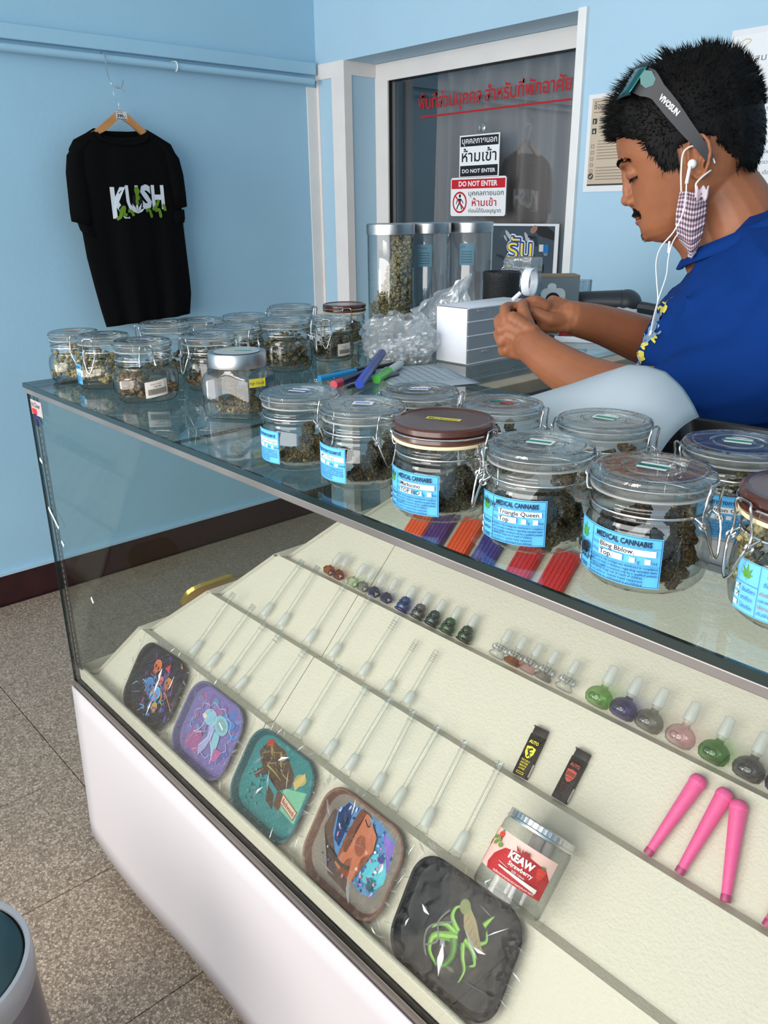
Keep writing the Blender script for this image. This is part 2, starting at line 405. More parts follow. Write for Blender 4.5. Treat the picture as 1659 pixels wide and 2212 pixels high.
# recessed sliding door with its glass
door = bpy.data.objects.new('door_1', None); COL.objects.link(door); door['kind'] = 'structure'; door.location = (-0.74, 2.05, 0)
def dp(mb, nm, mt): 
    o = mb.build(nm, mt, door, None); o.location = (0.74, -2.05, 0); return o
dp(MB().box(-1.305, -1.232, 2.03, 2.07, 0, 1.949).box(-1.232, -0.176, 2.03, 2.07, 1.884, 1.949).box(-0.262, -0.176, 2.045, 2.07, 0, 1.884).box(-1.262, -1.228, 2.024, 2.032, 0, 1.90).box(-1.228, -0.20, 2.024, 2.032, 1.882, 1.902), 'frame', M_greywhite)
dp(MB().box(-1.232, -1.228, 2.034, 2.05, 0, 1.884).box(-1.232, -0.262, 2.034, 2.05, 1.880, 1.884), 'glass_seal', M_black)
dp(MB().box(-1.23, -0.262, 2.048, 2.053, 0.0, 1.882), 'glass_pane', M_doorglass)
struct(MB().box(-1.311, -0.176, 2.045, 2.16, 1.95, 2.2), 'trim_6', M_blue)
# dim room behind the door
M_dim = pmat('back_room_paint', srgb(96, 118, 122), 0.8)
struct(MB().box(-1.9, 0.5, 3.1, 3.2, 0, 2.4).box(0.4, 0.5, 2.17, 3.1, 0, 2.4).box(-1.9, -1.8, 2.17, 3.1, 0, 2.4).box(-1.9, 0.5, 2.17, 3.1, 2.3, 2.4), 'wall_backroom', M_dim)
# curtain behind the glass
M_curt = pmat('grey_curtain', srgb(146, 138, 138), 0.75, sheen=0.3, bump=0.2, bump_scale=400)
cm = MB()
def cfn(u, v):
    x = -1.06+u*0.86-0.05*(1-v)*(1-u); ph = u*2*PI*5.2+0.9*math.sin(u*9)
    return (x, 2.145+0.042*math.sin(ph)*(0.7+0.4*(1-v))+0.006*math.sin(3*ph+v*2), 0.02+v*1.93)
cm.grid(cfn, 180, 14)
cu = cm.build('curtain', M_curt, None, 180)
sm = cu.modifiers.new('thick', 'SOLIDIFY'); sm.thickness = 0.002
tag(cu, 'grey pleated curtain hanging behind the glass door', 'curtain')

# ---------------------------------------------------------------- writing and signs on the door glass
RED = srgb(176, 30, 34); DK = srgb(30, 32, 36); WH = srgb(240, 240, 242)
def on_glass(x, z, y=2.0465):      # sheet whose origin sits at (x, z), facing the shop
    return Matrix(((1, 0, 0, x), (0, 0, -1, y), (0, 1, 0, z), (0, 0, 0, 1)))
p = Print(flatmap(on_glass(-1.068, 1.70)))
p.text('พื้นที่ส่วนบุคคล', 0.0, 0.062, 0.068, RED, w=0.335, bold=0.012)
p.text('สำหรับที่พักอาศัย', 0.352, 0.062, 0.068, RED, w=0.39, bold=0.012)
p.rect(0.01, 0.030, 0.745, 0.0365, RED, 4)
o = p.build('door_lettering'); tag(o, 'red Thai lettering with an underline on the glass door', 'lettering')
s1 = thing('door_sign', 'black and white DO NOT ENTER sign on the door glass', 'sign', (-0.735, 2.046, 1.575))
MB().rbox(-0.101, 0.101, -0.0012, 0.001, -0.076, 0.076, 0.0005).build('board', pmat('sign_white', WH, 0.4), s1, None)
p = Print(flatmap(on_glass(0, 0, -0.0013)))
p.rect(-0.096, 0.036, 0.096, 0.071, DK); p.rect(-0.096, -0.071, 0.096, -0.032, DK)
p.text('บุคคลภายนอก', 0, 0.046, 0.030, WH, w=0.176, align='c', bold=0.01)
p.text('ห้ามเข้า', 0, -0.018, 0.056, DK, w=0.176, align='c', bold=0.01)
p.text('DO NOT ENTER', 0, -0.058, 0.019, WH, w=0.17, align='c', bold=0.02)
p.build('printing', s1)
s2 = thing('door_sign', 'red and white DO NOT ENTER sign with crossed walking figure', 'sign', (-0.737, 2.046, 1.430))
MB().prism(rrect(0.285, 0.142, 0.01), -0.001, 0.0012, Matrix(((1, 0, 0, 0), (0, 0, -1, 0), (0, 1, 0, 0), (0, 0, 0, 1)))).build('board', pmat('sign_white_gloss', WH, 0.3), s2, None)
p = Print(flatmap(on_glass(0, 0, -0.0013)))
p.rect(-0.138, 0.030, 0.138, 0.064, srgb(196, 32, 44)); p.text('DO NOT ENTER', 0, 0.039, 0.026, WH, w=0.20, align='c', bold=0.03)
p.ell(-0.093, -0.020, 0.038, 0.040, srgb(196, 32, 44), n=32); p.ell(-0.093, -0.020, 0.031, 0.033, WH, n=32)
p.ell(-0.092, 0.004, 0.006, 0.007, DK); p.stroke([(-0.092, -0.006), (-0.093, -0.024)], 0.012, DK, False)
p.stroke([(-0.093, -0.022), (-0.103, -0.034), (-0.108, -0.046)], 0.0055, DK, False); p.stroke([(-0.093, -0.022), (-0.084, -0.034), (-0.082, -0.047)], 0.0055, DK, False)
p.stroke([(-0.096, -0.006), (-0.108, -0.016), (-0.110, -0.026)], 0.004, DK, False); p.stroke([(-0.089, -0.006), (-0.078, -0.016), (-0.074, -0.024)], 0.004, DK, False)
p.stroke([(-0.118, 0.006), (-0.068, -0.046)], 0.006, srgb(196, 32, 44), False)
p.text('บุคคลภายนอก', 0.043, 0.004, 0.026, DK, w=0.178, align='c'); p.text('ห้ามเข้า', 0.035, -0.034, 0.036, srgb(190, 30, 40), w=0.125, align='c', bold=0.01)
p.text('ก่อนได้รับอนุญาต', 0.038, -0.058, 0.02, DK, w=0.165, align='c')
p.build('printing', s2)
hk = thing('suction_hook', 'small clear suction hook above the door sign', 'hook', (-0.725, 2.046, 1.672))
MB().lathe([(0.022, 0), (0.02, 0.004), (0.008, 0.008), (0.008, 0.014), (0, 0.015)], 20, RX(PI/2)).build('cup', M_lidglass, hk)
MB().tube(bez([(0, -0.014, 0.006), (0, -0.017, -0.008), (0, -0.024, -0.016), (0, -0.030, -0.008)]), 0.0018).build('hook', M_steel, hk)
# advertising sheet stuck low on the glass
ad = thing('advert_sheet', 'photo advert sheet with yellow Thai letters on the door glass', 'poster', (-0.485, 2.044, 1.20))
MB().box(-0.172, 0.145, -0.001, 0.0015, -0.15, 0.132).build('sheet', pmat('paper_white', srgb(225, 225, 228), 0.5), ad, None)
p = Print(flatmap(on_glass(0, 0, -0.0013)))
p.rect(-0.166, -0.145, 0.128, 0.124, srgb(62, 74, 84))
rr = random.Random(3)
for k in range(26):
    x, y = rr.uniform(-0.14, 0.10), rr.uniform(-0.12, 0.10); g = rr.choice([srgb(40, 48, 56), srgb(120, 132, 138), srgb(28, 30, 34), srgb(170, 176, 178), srgb(72, 84, 96)])
    a = rr.uniform(0, 3); p.ell(x, y, rr.uniform(0.006, 0.025), rr.uniform(0.004, 0.012), g, a, 10)
p.poly([(0.02, 0.124), (0.06, 0.09), (0.128, 0.075), (0.128, 0.10), (0.09, 0.124)], srgb(34, 34, 36)); p.ell(0.034, 0.112, 0.018, 0.012, srgb(150, 112, 98), 0.6)
p.rect(0.085, 0.03, 0.105, 0.06, srgb(30, 110, 170)); p.rect(0.062, 0.035, 0.082, 0.06, srgb(200, 205, 208))
for dx, dy in [(0.004*math.cos(a), 0.004*math.sin(a)) for a in [2*PI*k/8 for k in range(8)]]:
    p.text('รับ', -0.028+dx*1.9, 0.008+dy*1.9, 0.10, srgb(225, 230, 238), w=0.115, align='c', bold=0.03)
    p.text('ล้าง', -0.04+dx*1.9, -0.088+dy*1.9, 0.10, srgb(225, 230, 238), w=0.14, align='c', bold=0.03)
for dx, dy in [(0.004*math.cos(a), 0.004*math.sin(a)) for a in [2*PI*k/8 for k in range(8)]]:
    p.text('รับ', -0.028+dx, 0.008+dy, 0.10, srgb(44, 70, 150), w=0.115, align='c', bold=0.02)
    p.text('ล้าง', -0.04+dx, -0.088+dy, 0.10, srgb(44, 70, 150), w=0.14, align='c', bold=0.02)
p.text('รับ', -0.028, 0.008, 0.10, srgb(240, 214, 60), w=0.115, align='c', bold=0.0)
p.text('ล้าง', -0.04, -0.088, 0.10, srgb(240, 214, 60), w=0.14, align='c', bold=0.0)
p.build('printing', ad)

# ---------------------------------------------------------------- papers on the back wall
M_lam = pmat('laminated_paper', srgb(226, 226, 228), 0.25)
n1 = thing('wall_notice', 'beige laminated notice on the wall behind the man', 'notice', (0.02, YB-0.001, 1.573))
MB().rbox(-0.142, 0.142, -0.0015, 0.0, -0.14, 0.14, 0.0006).build('laminate', M_lam, n1, None)
p = Print(flatmap(on_glass(0, 0, -0.0018))); BR = srgb(74, 66, 58)
p.rect(-0.128, -0.118, 0.13, 0.128, srgb(196, 178, 156)); p.rect(-0.128, -0.122, 0.13, -0.117, srgb(60, 52, 46))
p.text('ช้อดควรระวัง', -0.12, 0.098, 0.022, BR, bold=0.01); p.rect(-0.12, 0.088, 0.10, 0.0895, BR); p.rect(-0.12, 0.118, 0.10, 0.1192, BR)
for z in (0.064, 0.036):
    p.rect(-0.122, z-0.008, -0.106, z+0.008, srgb(52, 60, 50)); 
p.text('3', -0.118, 0.058, 0.014, WH); p.text('4', -0.118, 0.030, 0.014, WH)
for k in range(22):
    z = 0.074-k*0.0085
    if k in (6, 7, 15, 16): continue
    p.rect(-0.098, z, -0.098+rr.uniform(0.12, 0.20), z+0.0022, srgb(140, 126, 110))
for k in range(5): p.frame(-0.120, -0.012-k*0.018, -0.110, -0.002-k*0.018, 0.0012, srgb(130, 118, 102))
p.ell(-0.115, -0.094, 0.009, 0.009, BR); p.stroke([(-0.119, -0.094), (-0.116, -0.098), (-0.110, -0.090)], 0.002, WH, False)
p.build('printing', n1)
n2 = thing('wall_certificate', 'white framed certificate sheet on the wall at right', 'certificate', (0.555, YB-0.001, 1.63))
MB().rbox(-0.235, 0.235, -0.0015, 0.0, -0.205, 0.195, 0.0006).build('laminate', M_lam, n2, None)
p = Print(flatmap(on_glass(0, 0, -0.0018))); GR = srgb(110, 110, 116)
p.rect(-0.225, -0.19, 0.225, 0.18, srgb(232, 232, 234)); p.stroke([(-0.215, 0.16), (-0.195, 0.17), (-0.18, 0.165), (-0.20, 0.15), (-0.205, 0.12)], 0.003, srgb(206, 190, 160))
p.text('สมาคมเสภาวิชาชีพ', -0.165, 0.115, 0.022, GR, w=0.22); p.text('หนังสือรับรอง', -0.105, 0.075, 0.024, GR, w=0.17)
for k in range(9):
    if k in (4,): continue
    t = ['พิจารณาหนังสือรับรองฉบับนี้ให้ไว้เพื่อแสดงว่า', 'ผู้ประกอบการได้ผ่านการอบรม', 'ณ วันที่ ๓๐ เดือน พฤศจิกายน', 'สถานที่จำหน่ายสมุนไพรควบคุม', '', 'ขอรับรองว่าเป็นผู้ผ่านการพิจารณา', 'ในการจำหน่ายสมุนไพรควบคุม', 'ตามประกาศกระทรวงสาธารณสุข', 'ให้ไว้ ณ วันที่ ๑ เดือน มกราคม'][k]
    p.text(t, -0.20+0.01*(k % 3), 0.045-k*0.026, 0.013, GR)
p.build('printing', n2)

# ================================================================ the L-shaped glass counter
CH = 1.10                                     # top of the glass
YD, XW, YE, XE = 0.56, 0.56, 1.70, 2.6        # depth of the front run, width of the side run, far ends
M_panelw = pmat('white_laminate', srgb(188, 181, 182), 0.65, spec=0.2, noise_scale=3, noise_amt=0.02)
M_leather = pmat('cream_leatherette', srgb(203, 195, 176), 0.55, bump=0.55, bump_scale=260)
M_leather.node_tree.nodes['Principled BSDF'].inputs['Specular IOR Level'].default_value = 0.35
M_wood = pmat('plain_wood_edge', srgb(176, 160, 136), 0.5, noise_scale=20, noise_amt=0.15)
M_rail = pmat('aluminium_rail', srgb(158, 150, 146), 0.3, 0.85, noise_scale=6, noise_amt=0.2)
M_railp = pmat('rail_metal', srgb(142, 136, 132), 0.38, 0.55, noise_scale=9, noise_amt=0.25, detail=1)
ct = thing('display_counter', 'L-shaped glass display counter with steel rails and white front', 'counter', (0, 0, 0))
Pc = lambda mb, nm, mt, sm=None, par=ct: mb.build(nm, mt, par, sm)
# white cabinet below (front face dips and bows a little like the thin sheet it is)
def wf(u, v):
    x = -0.036+u*(XE+0.03)
    y = -0.006-0.006*math.sin(x*5.1+0.6)*(1-v)*0.8-0.003*math.sin(x*11)*(1-v)
    z = 0.05+v*0.407
    if x < 0.18 and v < 0.02: z += 0.0
    return (x+0.03*v, y, z)
m = MB(); m.grid(wf, 60, 8)
fp = Pc(m, 'front_sheet', M_panelw, 180); so = fp.modifiers.new('t', 'SOLIDIFY'); so.thickness = 0.003; so.offset = -1
Pc(MB().box(0.0, XE, 0.0, YD, 0.055, 0.452).box(0.0, XW, YD, YE, 0.055, 0.452), 'cabinet_body', M_panelw)
for x, y in ((0.3, 0.2), (0.3, 0.9), (0.3, 1.5), (1.1, 0.3), (1.9, 0.3), (2.5, 0.3)):
    Pc(MB().cyl((x, y, 0), (x, y, 0.056), 0.02, n=16), 'foot', M_black, 35)
# bottom channel rails
def chan(mb, a, b, n):   # U-channel from a to b, n = outward normal in XY
    ax, ay = a; bx, by = b
    L = math.hypot(bx-ax, by-ay); d = ((bx-ax)/L, (by-ay)/L)
    M = Matrix(((d[0], -n[0], 0, ax), (d[1], -n[1], 0, ay), (0, 0, 1, 0), (0, 0, 0, 1)))
    mb.box(0, L, 0, 0.0015, 0.452, 0.474, M).box(0, L, 0.0095, 0.011, 0.452, 0.472, M).box(0, L, 0, 0.011, 0.452, 0.456, M)
Pc((lambda m: (chan(m, (-0.002, -0.002), (XE, -0.002), (0, -1)), m)[1])(MB()), 'bottom_rail', M_rail)
Pc((lambda m: (chan(m, (-0.002, 0.012), (-0.002, YE), (-1, 0)), m)[1])(MB()), 'bottom_rail', M_rail)
# glass panes
Pc(MB().box(0.0, XE, 0.0005, 0.0055, 0.458, 1.0812), 'front_glass', M_pane)
Pc(MB().box(0.002, XE, 0.0, 0.013, 1.0905, 1.0915).box(0.0, 0.013, 0.013, YE, 1.0905, 1.0915), 'black_rail_strip', M_black, None)  # thin black strip lying along the top of the rail
Pc(MB().box(0.0005, 0.0055, 0.007, YE, 0.458, 1.0812), 'side_glass', M_sidepane)
Pc(MB().box(0.0, 0.0008, -0.0005, 0.0062, 0.46, 1.0812).box(0.0055, 0.0062, -0.0005, 0.0002, 0.46, 1.0812), 'glass_edge', M_glassedge)
Pc(MB().box(0.008, 0.033, 0.0062, 0.0072, 0.507, 1.078), 'black_edge_tape', pmat('black_edge_tape', (0.014, 0.013, 0.013), 0.35))
cb = MB()
for k in range(46):
    z = 0.52+k*0.012
    cb.box(0.0195, 0.0220, 0.0056, 0.0062, z, z+0.0075)
cbo = Pc(cb, 'silicone_bead', pmat('dry_silicone', srgb(150, 140, 120), 0.5))
# maker's sticker, and tape scraps left on the pane
p = Print(lambda u, v, h: Vector((0.012+u, 0.0-h-0.0002, 1.044+v)))
p.rect(0, 0, 0.052, 0.028, srgb(176, 160, 160)); p.rect(0.002, 0.002, 0.026, 0.012, srgb(190, 30, 30)); p.text('N.Cloer', 0.004, 0.015, 0.012, DK, bold=0.02)
p.poly([(0.006, -0.02), (0.02, -0.022), (0.022, 0.002), (0.006, 0.002)], srgb(34, 26, 70)); p.stroke([(0.02, -0.002), (0.04, -0.012)], 0.004, srgb(50, 60, 130), False)
p.build('maker_sticker', ct)
rr = random.Random(11)
for (x, z, l, a) in ((0.035, 0.845, 0.05, -0.7), (0.018, 0.955, 0.012, -0.5), (0.062, 0.80, 0.012, -0.6), (0.17, 0.72, 0.012, -1)):
    t = MB()
    t.grid(lambda u, v: (x+math.cos(a)*(u-.5)*l-math.sin(a)*(v-.5)*0.008, -0.0006-0.0012*abs(fbm((u*6, v*4, x*9))), z+math.sin(a)*(u-.5)*l+math.cos(a)*(v-.5)*0.008), 10, 3)
    Pc(t, 'tape_scrap', pmat('old_tape', srgb(200, 205, 205), 0.3), 60)
# polished steel rail under the top glass
Pc(MB().rbox(0.0, XE, -0.0035, 0.0075, 1.0815, 1.0905, 0.001), 'top_rail', M_railp)
Pc(MB().rbox(-0.0035, 0.0075, 0.012, YE, 1.0815, 1.0905, 0.001), 'top_rail', M_railp)
Pc(MB().rbox(XW+0.006, XE, YD-0.006, YD+0.004, 1.0815, 1.0905, 0.001).rbox(XW-0.004, XW+0.006, YD-0.006, YE, 1.0815, 1.0905, 0.001), 'top_rail', M_railp)
# top panes, joined by a dark seam at x = 0.56
def topglass(nm, x0, x1, y0, y1, sd):
    o = Pc(MB().box(x0+.0002, x1-.0002, y0+.0002, y1-.0002, CH-0.008, CH), nm, M_topglass)
    e = 0.0012
    q = MB().box(x0, x1, y0-e, y0, CH-0.0082, CH-.0004).box(x0, x1, y1, y1+e, CH-0.0082, CH-.0004)
    if sd[0]: q.box(x0-e, x0, y0, y1, CH-0.0082, CH-.0004)
    if sd[1]: q.box(x1, x1+e, y0, y1, CH-0.0082, CH-.0004)
    Pc(q, 'glass_edge', M_glassedge, None, o)
topglass('top_glass', -0.002, XW-0.0003, -0.004, YE, (1, 0, 1, 1))
topglass('top_glass', XW+0.0003, XE, -0.004, YD+0.002, (0, 1, 1, 1))
Pc(MB().box(XW-0.0007, XW+0.0007, -0.004, YD+0.002, CH-0.004, CH+0.00012), 'seam_gap', M_glassedge, None)
# back boards and wooden lip towards the seat
Pc(MB().box(XW, XE, YD-0.004, YD, 0.452, 1.072).box(XE-0.005, XE, 0.0, YD, 0.452, 1.072), 'back_board', M_panelw)
Pc(MB().rbox(XW+0.0025, XW+0.045, YD+0.006, YE, 1.065, 1.090, 0.002), 'wooden_edge', M_wood)
Pc(MB().box(XW-0.008, XW-0.004, YD+0.02, YE, 0.452, 1.072), 'side_board', M_panelw)
# pull-out shelf boards on the working side
sh = MB().rbox(XW+0.046, XW+0.24, 0.80, YE, 0.965, 0.985, 0.002)
Pc(sh, 'work_shelf', pmat('grey_shelf', srgb(96, 112, 122), 0.5), None)

# ---------------------------------------------------------------- stepped leatherette display inside
PN = {1: ((.034, .491), (.107, .600)), 2: ((.1235, .5965), (.211, .683)), 3: ((.2275, .677), (.311, .765)), 4: ((.3275, .7595), (.409, .843)), 5: ((.4255, .838), (.510, .920))}
ds = thing('stepped_display', 'cream leatherette stepped display inside the glass counter', 'display stand', (0.02, 0.02, 0.474))
base = (0.02, 0.02, 0.474)
def off(o): o.location = (-base[0], -base[1], -base[2]); return o
SEAM = 0.56
def xl(y): return y+0.012           # mitre line at the inner corner
prof = [(0.0165, 0.490)]
for k in range(1, 6): prof += [PN[k][0], PN[k][1]]
def strip(a, b, x0f, x1f, mb, th=0.006, n=1):
    (ya, za), (yb, zb) = a, b; L = math.hypot(yb-ya, zb-za); ny, nz = -(zb-za)/L*th, (yb-ya)/L*th
    v = []
    for (y, z) in (a, b, (yb-ny, zb-nz), (ya-ny, za-nz)):
        v += [(x0f(y), y, z), (x1f(y), y, z)]
    mb.add(v, [(0, 1, 3, 2), (4, 5, 7, 6), (2, 3, 5, 4), (6, 7, 1, 0), (1, 7, 5, 3), (0, 2, 4, 6)])
S1 = lambda y: SEAM-0.0008; S2 = lambda y: SEAM+0.0008; XEf = lambda y: XE-0.006
def swapxy(mb):                     # mirrored flight on the side run
    m2 = MB(); m2.v = [(y, x, z) for x, y, z in mb.v]; m2.f = [tuple(reversed(f)) for f in mb.f]; m2.c = list(mb.c); return m2
for i in range(len(prof)-1):
    a, b = prof[i], prof[i+1]; nm = 'ledge' if i % 2 == 0 else 'sloped_panel'
    m1 = MB(); strip(a, b, xl, S1, m1); m2 = MB(); strip(a, b, S2, XEf, m2); m3 = MB(); strip(a, b, lambda y: xl(y)-0.012, lambda y: YE-0.01, m3)
    for q in (m1, m2, swapxy(m3)): off(q.build(nm, M_leather, ds, None))
off(MB().rbox(0.012, XE-.006, 0.0085, 0.016, 0.476, 0.507, 0.003).build('front_lip', M_leather, ds, None))
off(MB().rbox(0.009, 0.0165, 0.017, YE-.01, 0.476, 0.507, 0.003).build('front_lip', M_leather, ds, None))
off(MB().box(0.0165, XE-.006, 0.016, 0.034, 0.476, 0.484).box(0.0165, 0.034, 0.034, YE-.01, 0.476, 0.484).build('base_board', M_leather, ds, None))
off(MB().box(0.525, XE-.006, 0.507, 0.545, 0.907, 0.914).build('top_shelf', M_leather, ds, None))

# ================================================================ jars on the counter
def bud_col(name, c1, c2, c3):
    m = pmat(name, c1, 0.85, spec=0.2); nt = m.node_tree; N = nt.nodes; L = nt.links; b = N['Principled BSDF']
    tc = N.new('ShaderNodeTexCoord'); n = N.new('ShaderNodeTexNoise'); n.inputs['Scale'].default_value = 260; n.inputs['Detail'].default_value = 5
    L.new(tc.outputs['Object'], n.inputs['Vector']); r = N.new('ShaderNodeValToRGB'); e = r.color_ramp.elements
    e[0].position = 0.33; e[0].color = (*c2, 1); e[1].position = 0.68; e[1].color = (*c3, 1); x = e.new(0.5); x.color = (*c1, 1)
    L.new(n.outputs[0], r.inputs[0]); L.new(r.outputs[0], b.inputs['Base Color'])
    u = N.new('ShaderNodeBump'); u.inputs['Strength'].default_value = 1.0; u.inputs['Distance'].default_value = 0.004; L.new(n.outputs[0], u.inputs['Height']); L.new(u.outputs[0], b.inputs['Normal'])
    return m
M_bud = {'olive': bud_col('olive_buds', srgb(150, 136, 92), srgb(84, 76, 48), srgb(208, 194, 146)),
         'dark': bud_col('dark_buds', srgb(98, 90, 62), srgb(46, 42, 30), srgb(150, 138, 96)),
         'brown': bud_col('brown_buds', srgb(112, 88, 58), srgb(52, 40, 26), srgb(160, 132, 88))}
M_nug = {}
for k_, m_ in list(M_bud.items()):
    n_ = m_.copy(); n_.name = m_.name+'_large'; M_nug[k_] = n_
    for q_ in n_.node_tree.nodes:
        if q_.type == 'TEX_NOISE': q_.inputs['Scale'].default_value = 4.2
        if q_.type == 'BUMP': q_.inputs['Distance'].default_value = 0.15
def bud_mesh(mb, x, y, z, s, seed, sub=3):
    rr = random.Random(seed); ax = (1.0, rr.uniform(0.7, 0.9), rr.uniform(0.7, 0.95))
    R = Euler((rr.uniform(0, 6), rr.uniform(0, 6), rr.uniform(0, 6))).to_matrix().to_4x4()
    def fn(p):
        q = p*2.3+Vector((seed*3.1, seed*1.7, 0)); c = noise.cell(p*3.1+Vector((seed, 0, 0)))
        vd = noise.voronoi(p*2.6+Vector((seed*2.2, 0, 0)))[0]
        return 0.72+0.35*(1-min(1, vd[0]*1.3))+0.22*fbm(q*2, 3)
    mb.sphere(0, 0, 0, s*ax[0], s*ax[1], s*ax[2], sub, T(x, y, z) @ R, None, fn)
BUDS = []
for k in range(7):
    q = MB(); rb = random.Random(40+k); V2, F2 = ico(2); ax = (1.15, rb.uniform(.75, .95), rb.uniform(.75, .95))
    for i in range(52):
        y_ = 1-2*(i+.5)/52; r_ = math.sqrt(1-y_*y_); a_ = i*2.39996; rad = rb.uniform(.50, .78); s_ = rb.uniform(.22, .36); sd = rb.random()*50
        q.add([p_*(s_*(0.8+0.7*noise.noise(p_*2.4+Vector((sd, 0, 0))))) for p_ in V2], F2, T(ax[0]*rad*r_*math.cos(a_), ax[1]*rad*r_*math.sin(a_), ax[2]*rad*y_))
    BUDS.append(q)
def heap(R, h0, h1, n, seed, s=0.0075, empty=0.0):
    """a loose heap filling a cylinder of radius R from z=h0 up to about h1"""
    mb = MB(); rr = random.Random(seed); V, F = ico(2)
    for i in range(n):
        a = rr.uniform(0, 2*PI); r = R*math.sqrt(rr.random()); x, y = r*math.cos(a), r*math.sin(a)
        top = h0+(h1-h0)*(0.55+0.45*math.sin(a*1.0+seed)+0.25*rr.random()); z = h0+s*0.6+(top-h0)*rr.random()**0.8
        ss = s*rr.uniform(0.6, 1.25); R4 = Euler((rr.uniform(0, 6), rr.uniform(0, 6), 0)).to_matrix().to_4x4(); sd = rr.random()*40
        mb.add([p*(ss*(0.75+0.55*noise.noise(p*2.2+Vector((sd, 0, 0))))) for p in V], F, T(x, y, z) @ R4)
    return mb

GRC = 0.0515
def jar_profile(style):
    if style == 'round':
        return [(0, 0.0035), (0.034, 0.003), (0.038, 0.0), (0.044, 0.0015), (0.0488, 0.008), (0.0508, 0.020), (0.0512, 0.034), (0.0500, 0.046), (0.0478, 0.0535), (0.0455, 0.0570), (0.0462, 0.0590),
                (0.0478, 0.0600), (0.0478, 0.0628), (0.0462, 0.0640), (0.0462, 0.0665), (0.0476, 0.0675), (0.0476, 0.0700), (0.0462, 0.0712), (0.0466, 0.0745), (0.0480, 0.0755), (0.0480, 0.0775), (0.0440, 0.0780)]
    return [(0, 0.0035), (0.033, 0.003), (0.037, 0.0), (0.044, 0.0015), (0.0495, 0.006), (0.0520, 0.016), (0.0525, 0.036), (0.0500, 0.0450), (0.0450, 0.0500), (0.0425, 0.0530), (0.0428, 0.0560),
            (0.0445, 0.0570), (0.0445, 0.0600), (0.0430, 0.0610), (0.0430, 0.0640), (0.0445, 0.0650), (0.0445, 0.0680), (0.0430, 0.0690), (0.0432, 0.0735), (0.0448, 0.0745), (0.0448, 0.0770), (0.0410, 0.0775)]
def sq(a, z):
    if z > 0.05: return 1
    c = 1/(abs(math.cos(a))**5+abs(math.sin(a))**5)**(1/5.0); t = min(1, max(0, (0.050-z)/0.008))
    return 1+(c-1)*0.55*t-0.02*t
LID = [(0.0400, 0.0790), (0.0462, 0.0790), (0.0466, 0.0820), (0.0490, 0.0830), (0.0498, 0.0865), (0.0486, 0.0875), (0.0486, 0.0890), (0.0492, 0.0905), (0.0480, 0.0925), (0.0440, 0.0938),
       (0.0405, 0.0930), (0.0395, 0.0938), (0.0330, 0.0932), (0.0255, 0.0935), (0.0245, 0.0922), (0.0225, 0.0922), (0.0215, 0.0936), (0.0150, 0.0936), (0.0140, 0.0922), (0.0120, 0.0924), (0.0, 0.0930)]
M_gasket = thin_glass('rubber_gasket', (0.8, 0.8, 0.78), (0.6, 0.6, 0.6), 0.05, 0.3, 2, 0.4, milk=0.6, milkcol=(0.8, 0.8, 0.77))
M_gasketc = pmat('cream_gasket', srgb(226, 206, 166), 0.5)
M_brownlid = pmat('brown_ceramic_lid', srgb(84, 42, 26), 0.22, noise_scale=14, noise_amt=0.35, coat=0.3)
_J = {}
def jm(key, fn):
    if key not in _J: _J[key] = fn()
    return _J[key]
def wire_meshes():
    r = 0.0011
    neck = MB().tube([(0.0475*math.cos(2*PI*k/40), 0.0475*math.sin(2*PI*k/40), 0.0655) for k in range(40)], r, 6, closed=True).mesh('neck_ring', M_steel, 60)
    # clasp at +X
    c = MB()
    c.tube(bez([(0.0505, -0.0115, 0.0625), (0.0540, -0.0122, 0.0600), (0.0525, -0.0120, 0.0680), (0.0535, -0.0105, 0.0800), (0.0548, -0.0095, 0.0885), (0.0530, -0.0060, 0.0905), (0.0530, 0.0060, 0.0905), (0.0548, 0.0095, 0.0885), (0.0535, 0.0105, 0.0800), (0.0525, 0.0120, 0.0680), (0.0540, 0.0122, 0.0600), (0.0505, 0.0115, 0.0625)], 4), r)
    for s in (-1, 1):
        c.tube([(0.0535+0.0030*math.cos(a), s*0.0130, 0.0605+0.0030*math.sin(a)) for a in [2*PI*k/10 for k in range(10)]], r*0.9, 5, closed=True)
        c.tube([(0.047, s*0.0135, 0.0655), (0.0535, s*0.0135, 0.0620)], r*0.9)
    cl = c.mesh('clasp', M_steel, 60)
    l = MB().tube(bez([(0.0545, -0.0120, 0.0600), (0.0570, -0.0100, 0.0520), (0.0600, -0.0045, 0.0370), (0.0605, -0.0010, 0.0330), (0.0605, 0.0010, 0.0330), (0.0600, 0.0045, 0.0370), (0.0570, 0.0100, 0.0520), (0.0545, 0.0120, 0.0600)], 4), r)
    lv = l.mesh('lever', M_steel, 60)
    h = MB().tube(bez([(-0.047, -0.0105, 0.066), (-0.0525, -0.0110, 0.0660), (-0.0545, -0.0100, 0.0760), (-0.0520, -0.0095, 0.0870), (-0.0490, -0.0085, 0.0870)], 4), r)
    h.tube(bez([(-0.047, 0.0105, 0.066), (-0.0525, 0.0110, 0.0660), (-0.0545, 0.0100, 0.0760), (-0.0520, 0.0095, 0.0870), (-0.0490, 0.0085, 0.0870)], 4), r)
    h.tube(bez([(-0.0545, -0.010, 0.0760), (-0.058, -0.008, 0.079), (-0.058, 0.008, 0.079), (-0.0545, 0.010, 0.0760)], 4), r)
    hg = h.mesh('hinge_wire', M_steel, 60)
    lr = MB().tube([(0.0500*math.cos(a), 0.0500*math.sin(a), 0.0872) for a in [PI*0.06+(2*PI-PI*0.12)*k/40 for k in range(41)]], r*0.8, 5).mesh('lid_ring', M_steel, 60)
    return neck, cl, lv, hg, lr
WM = wire_meshes()
SHORT = "Keep out of reach of children."
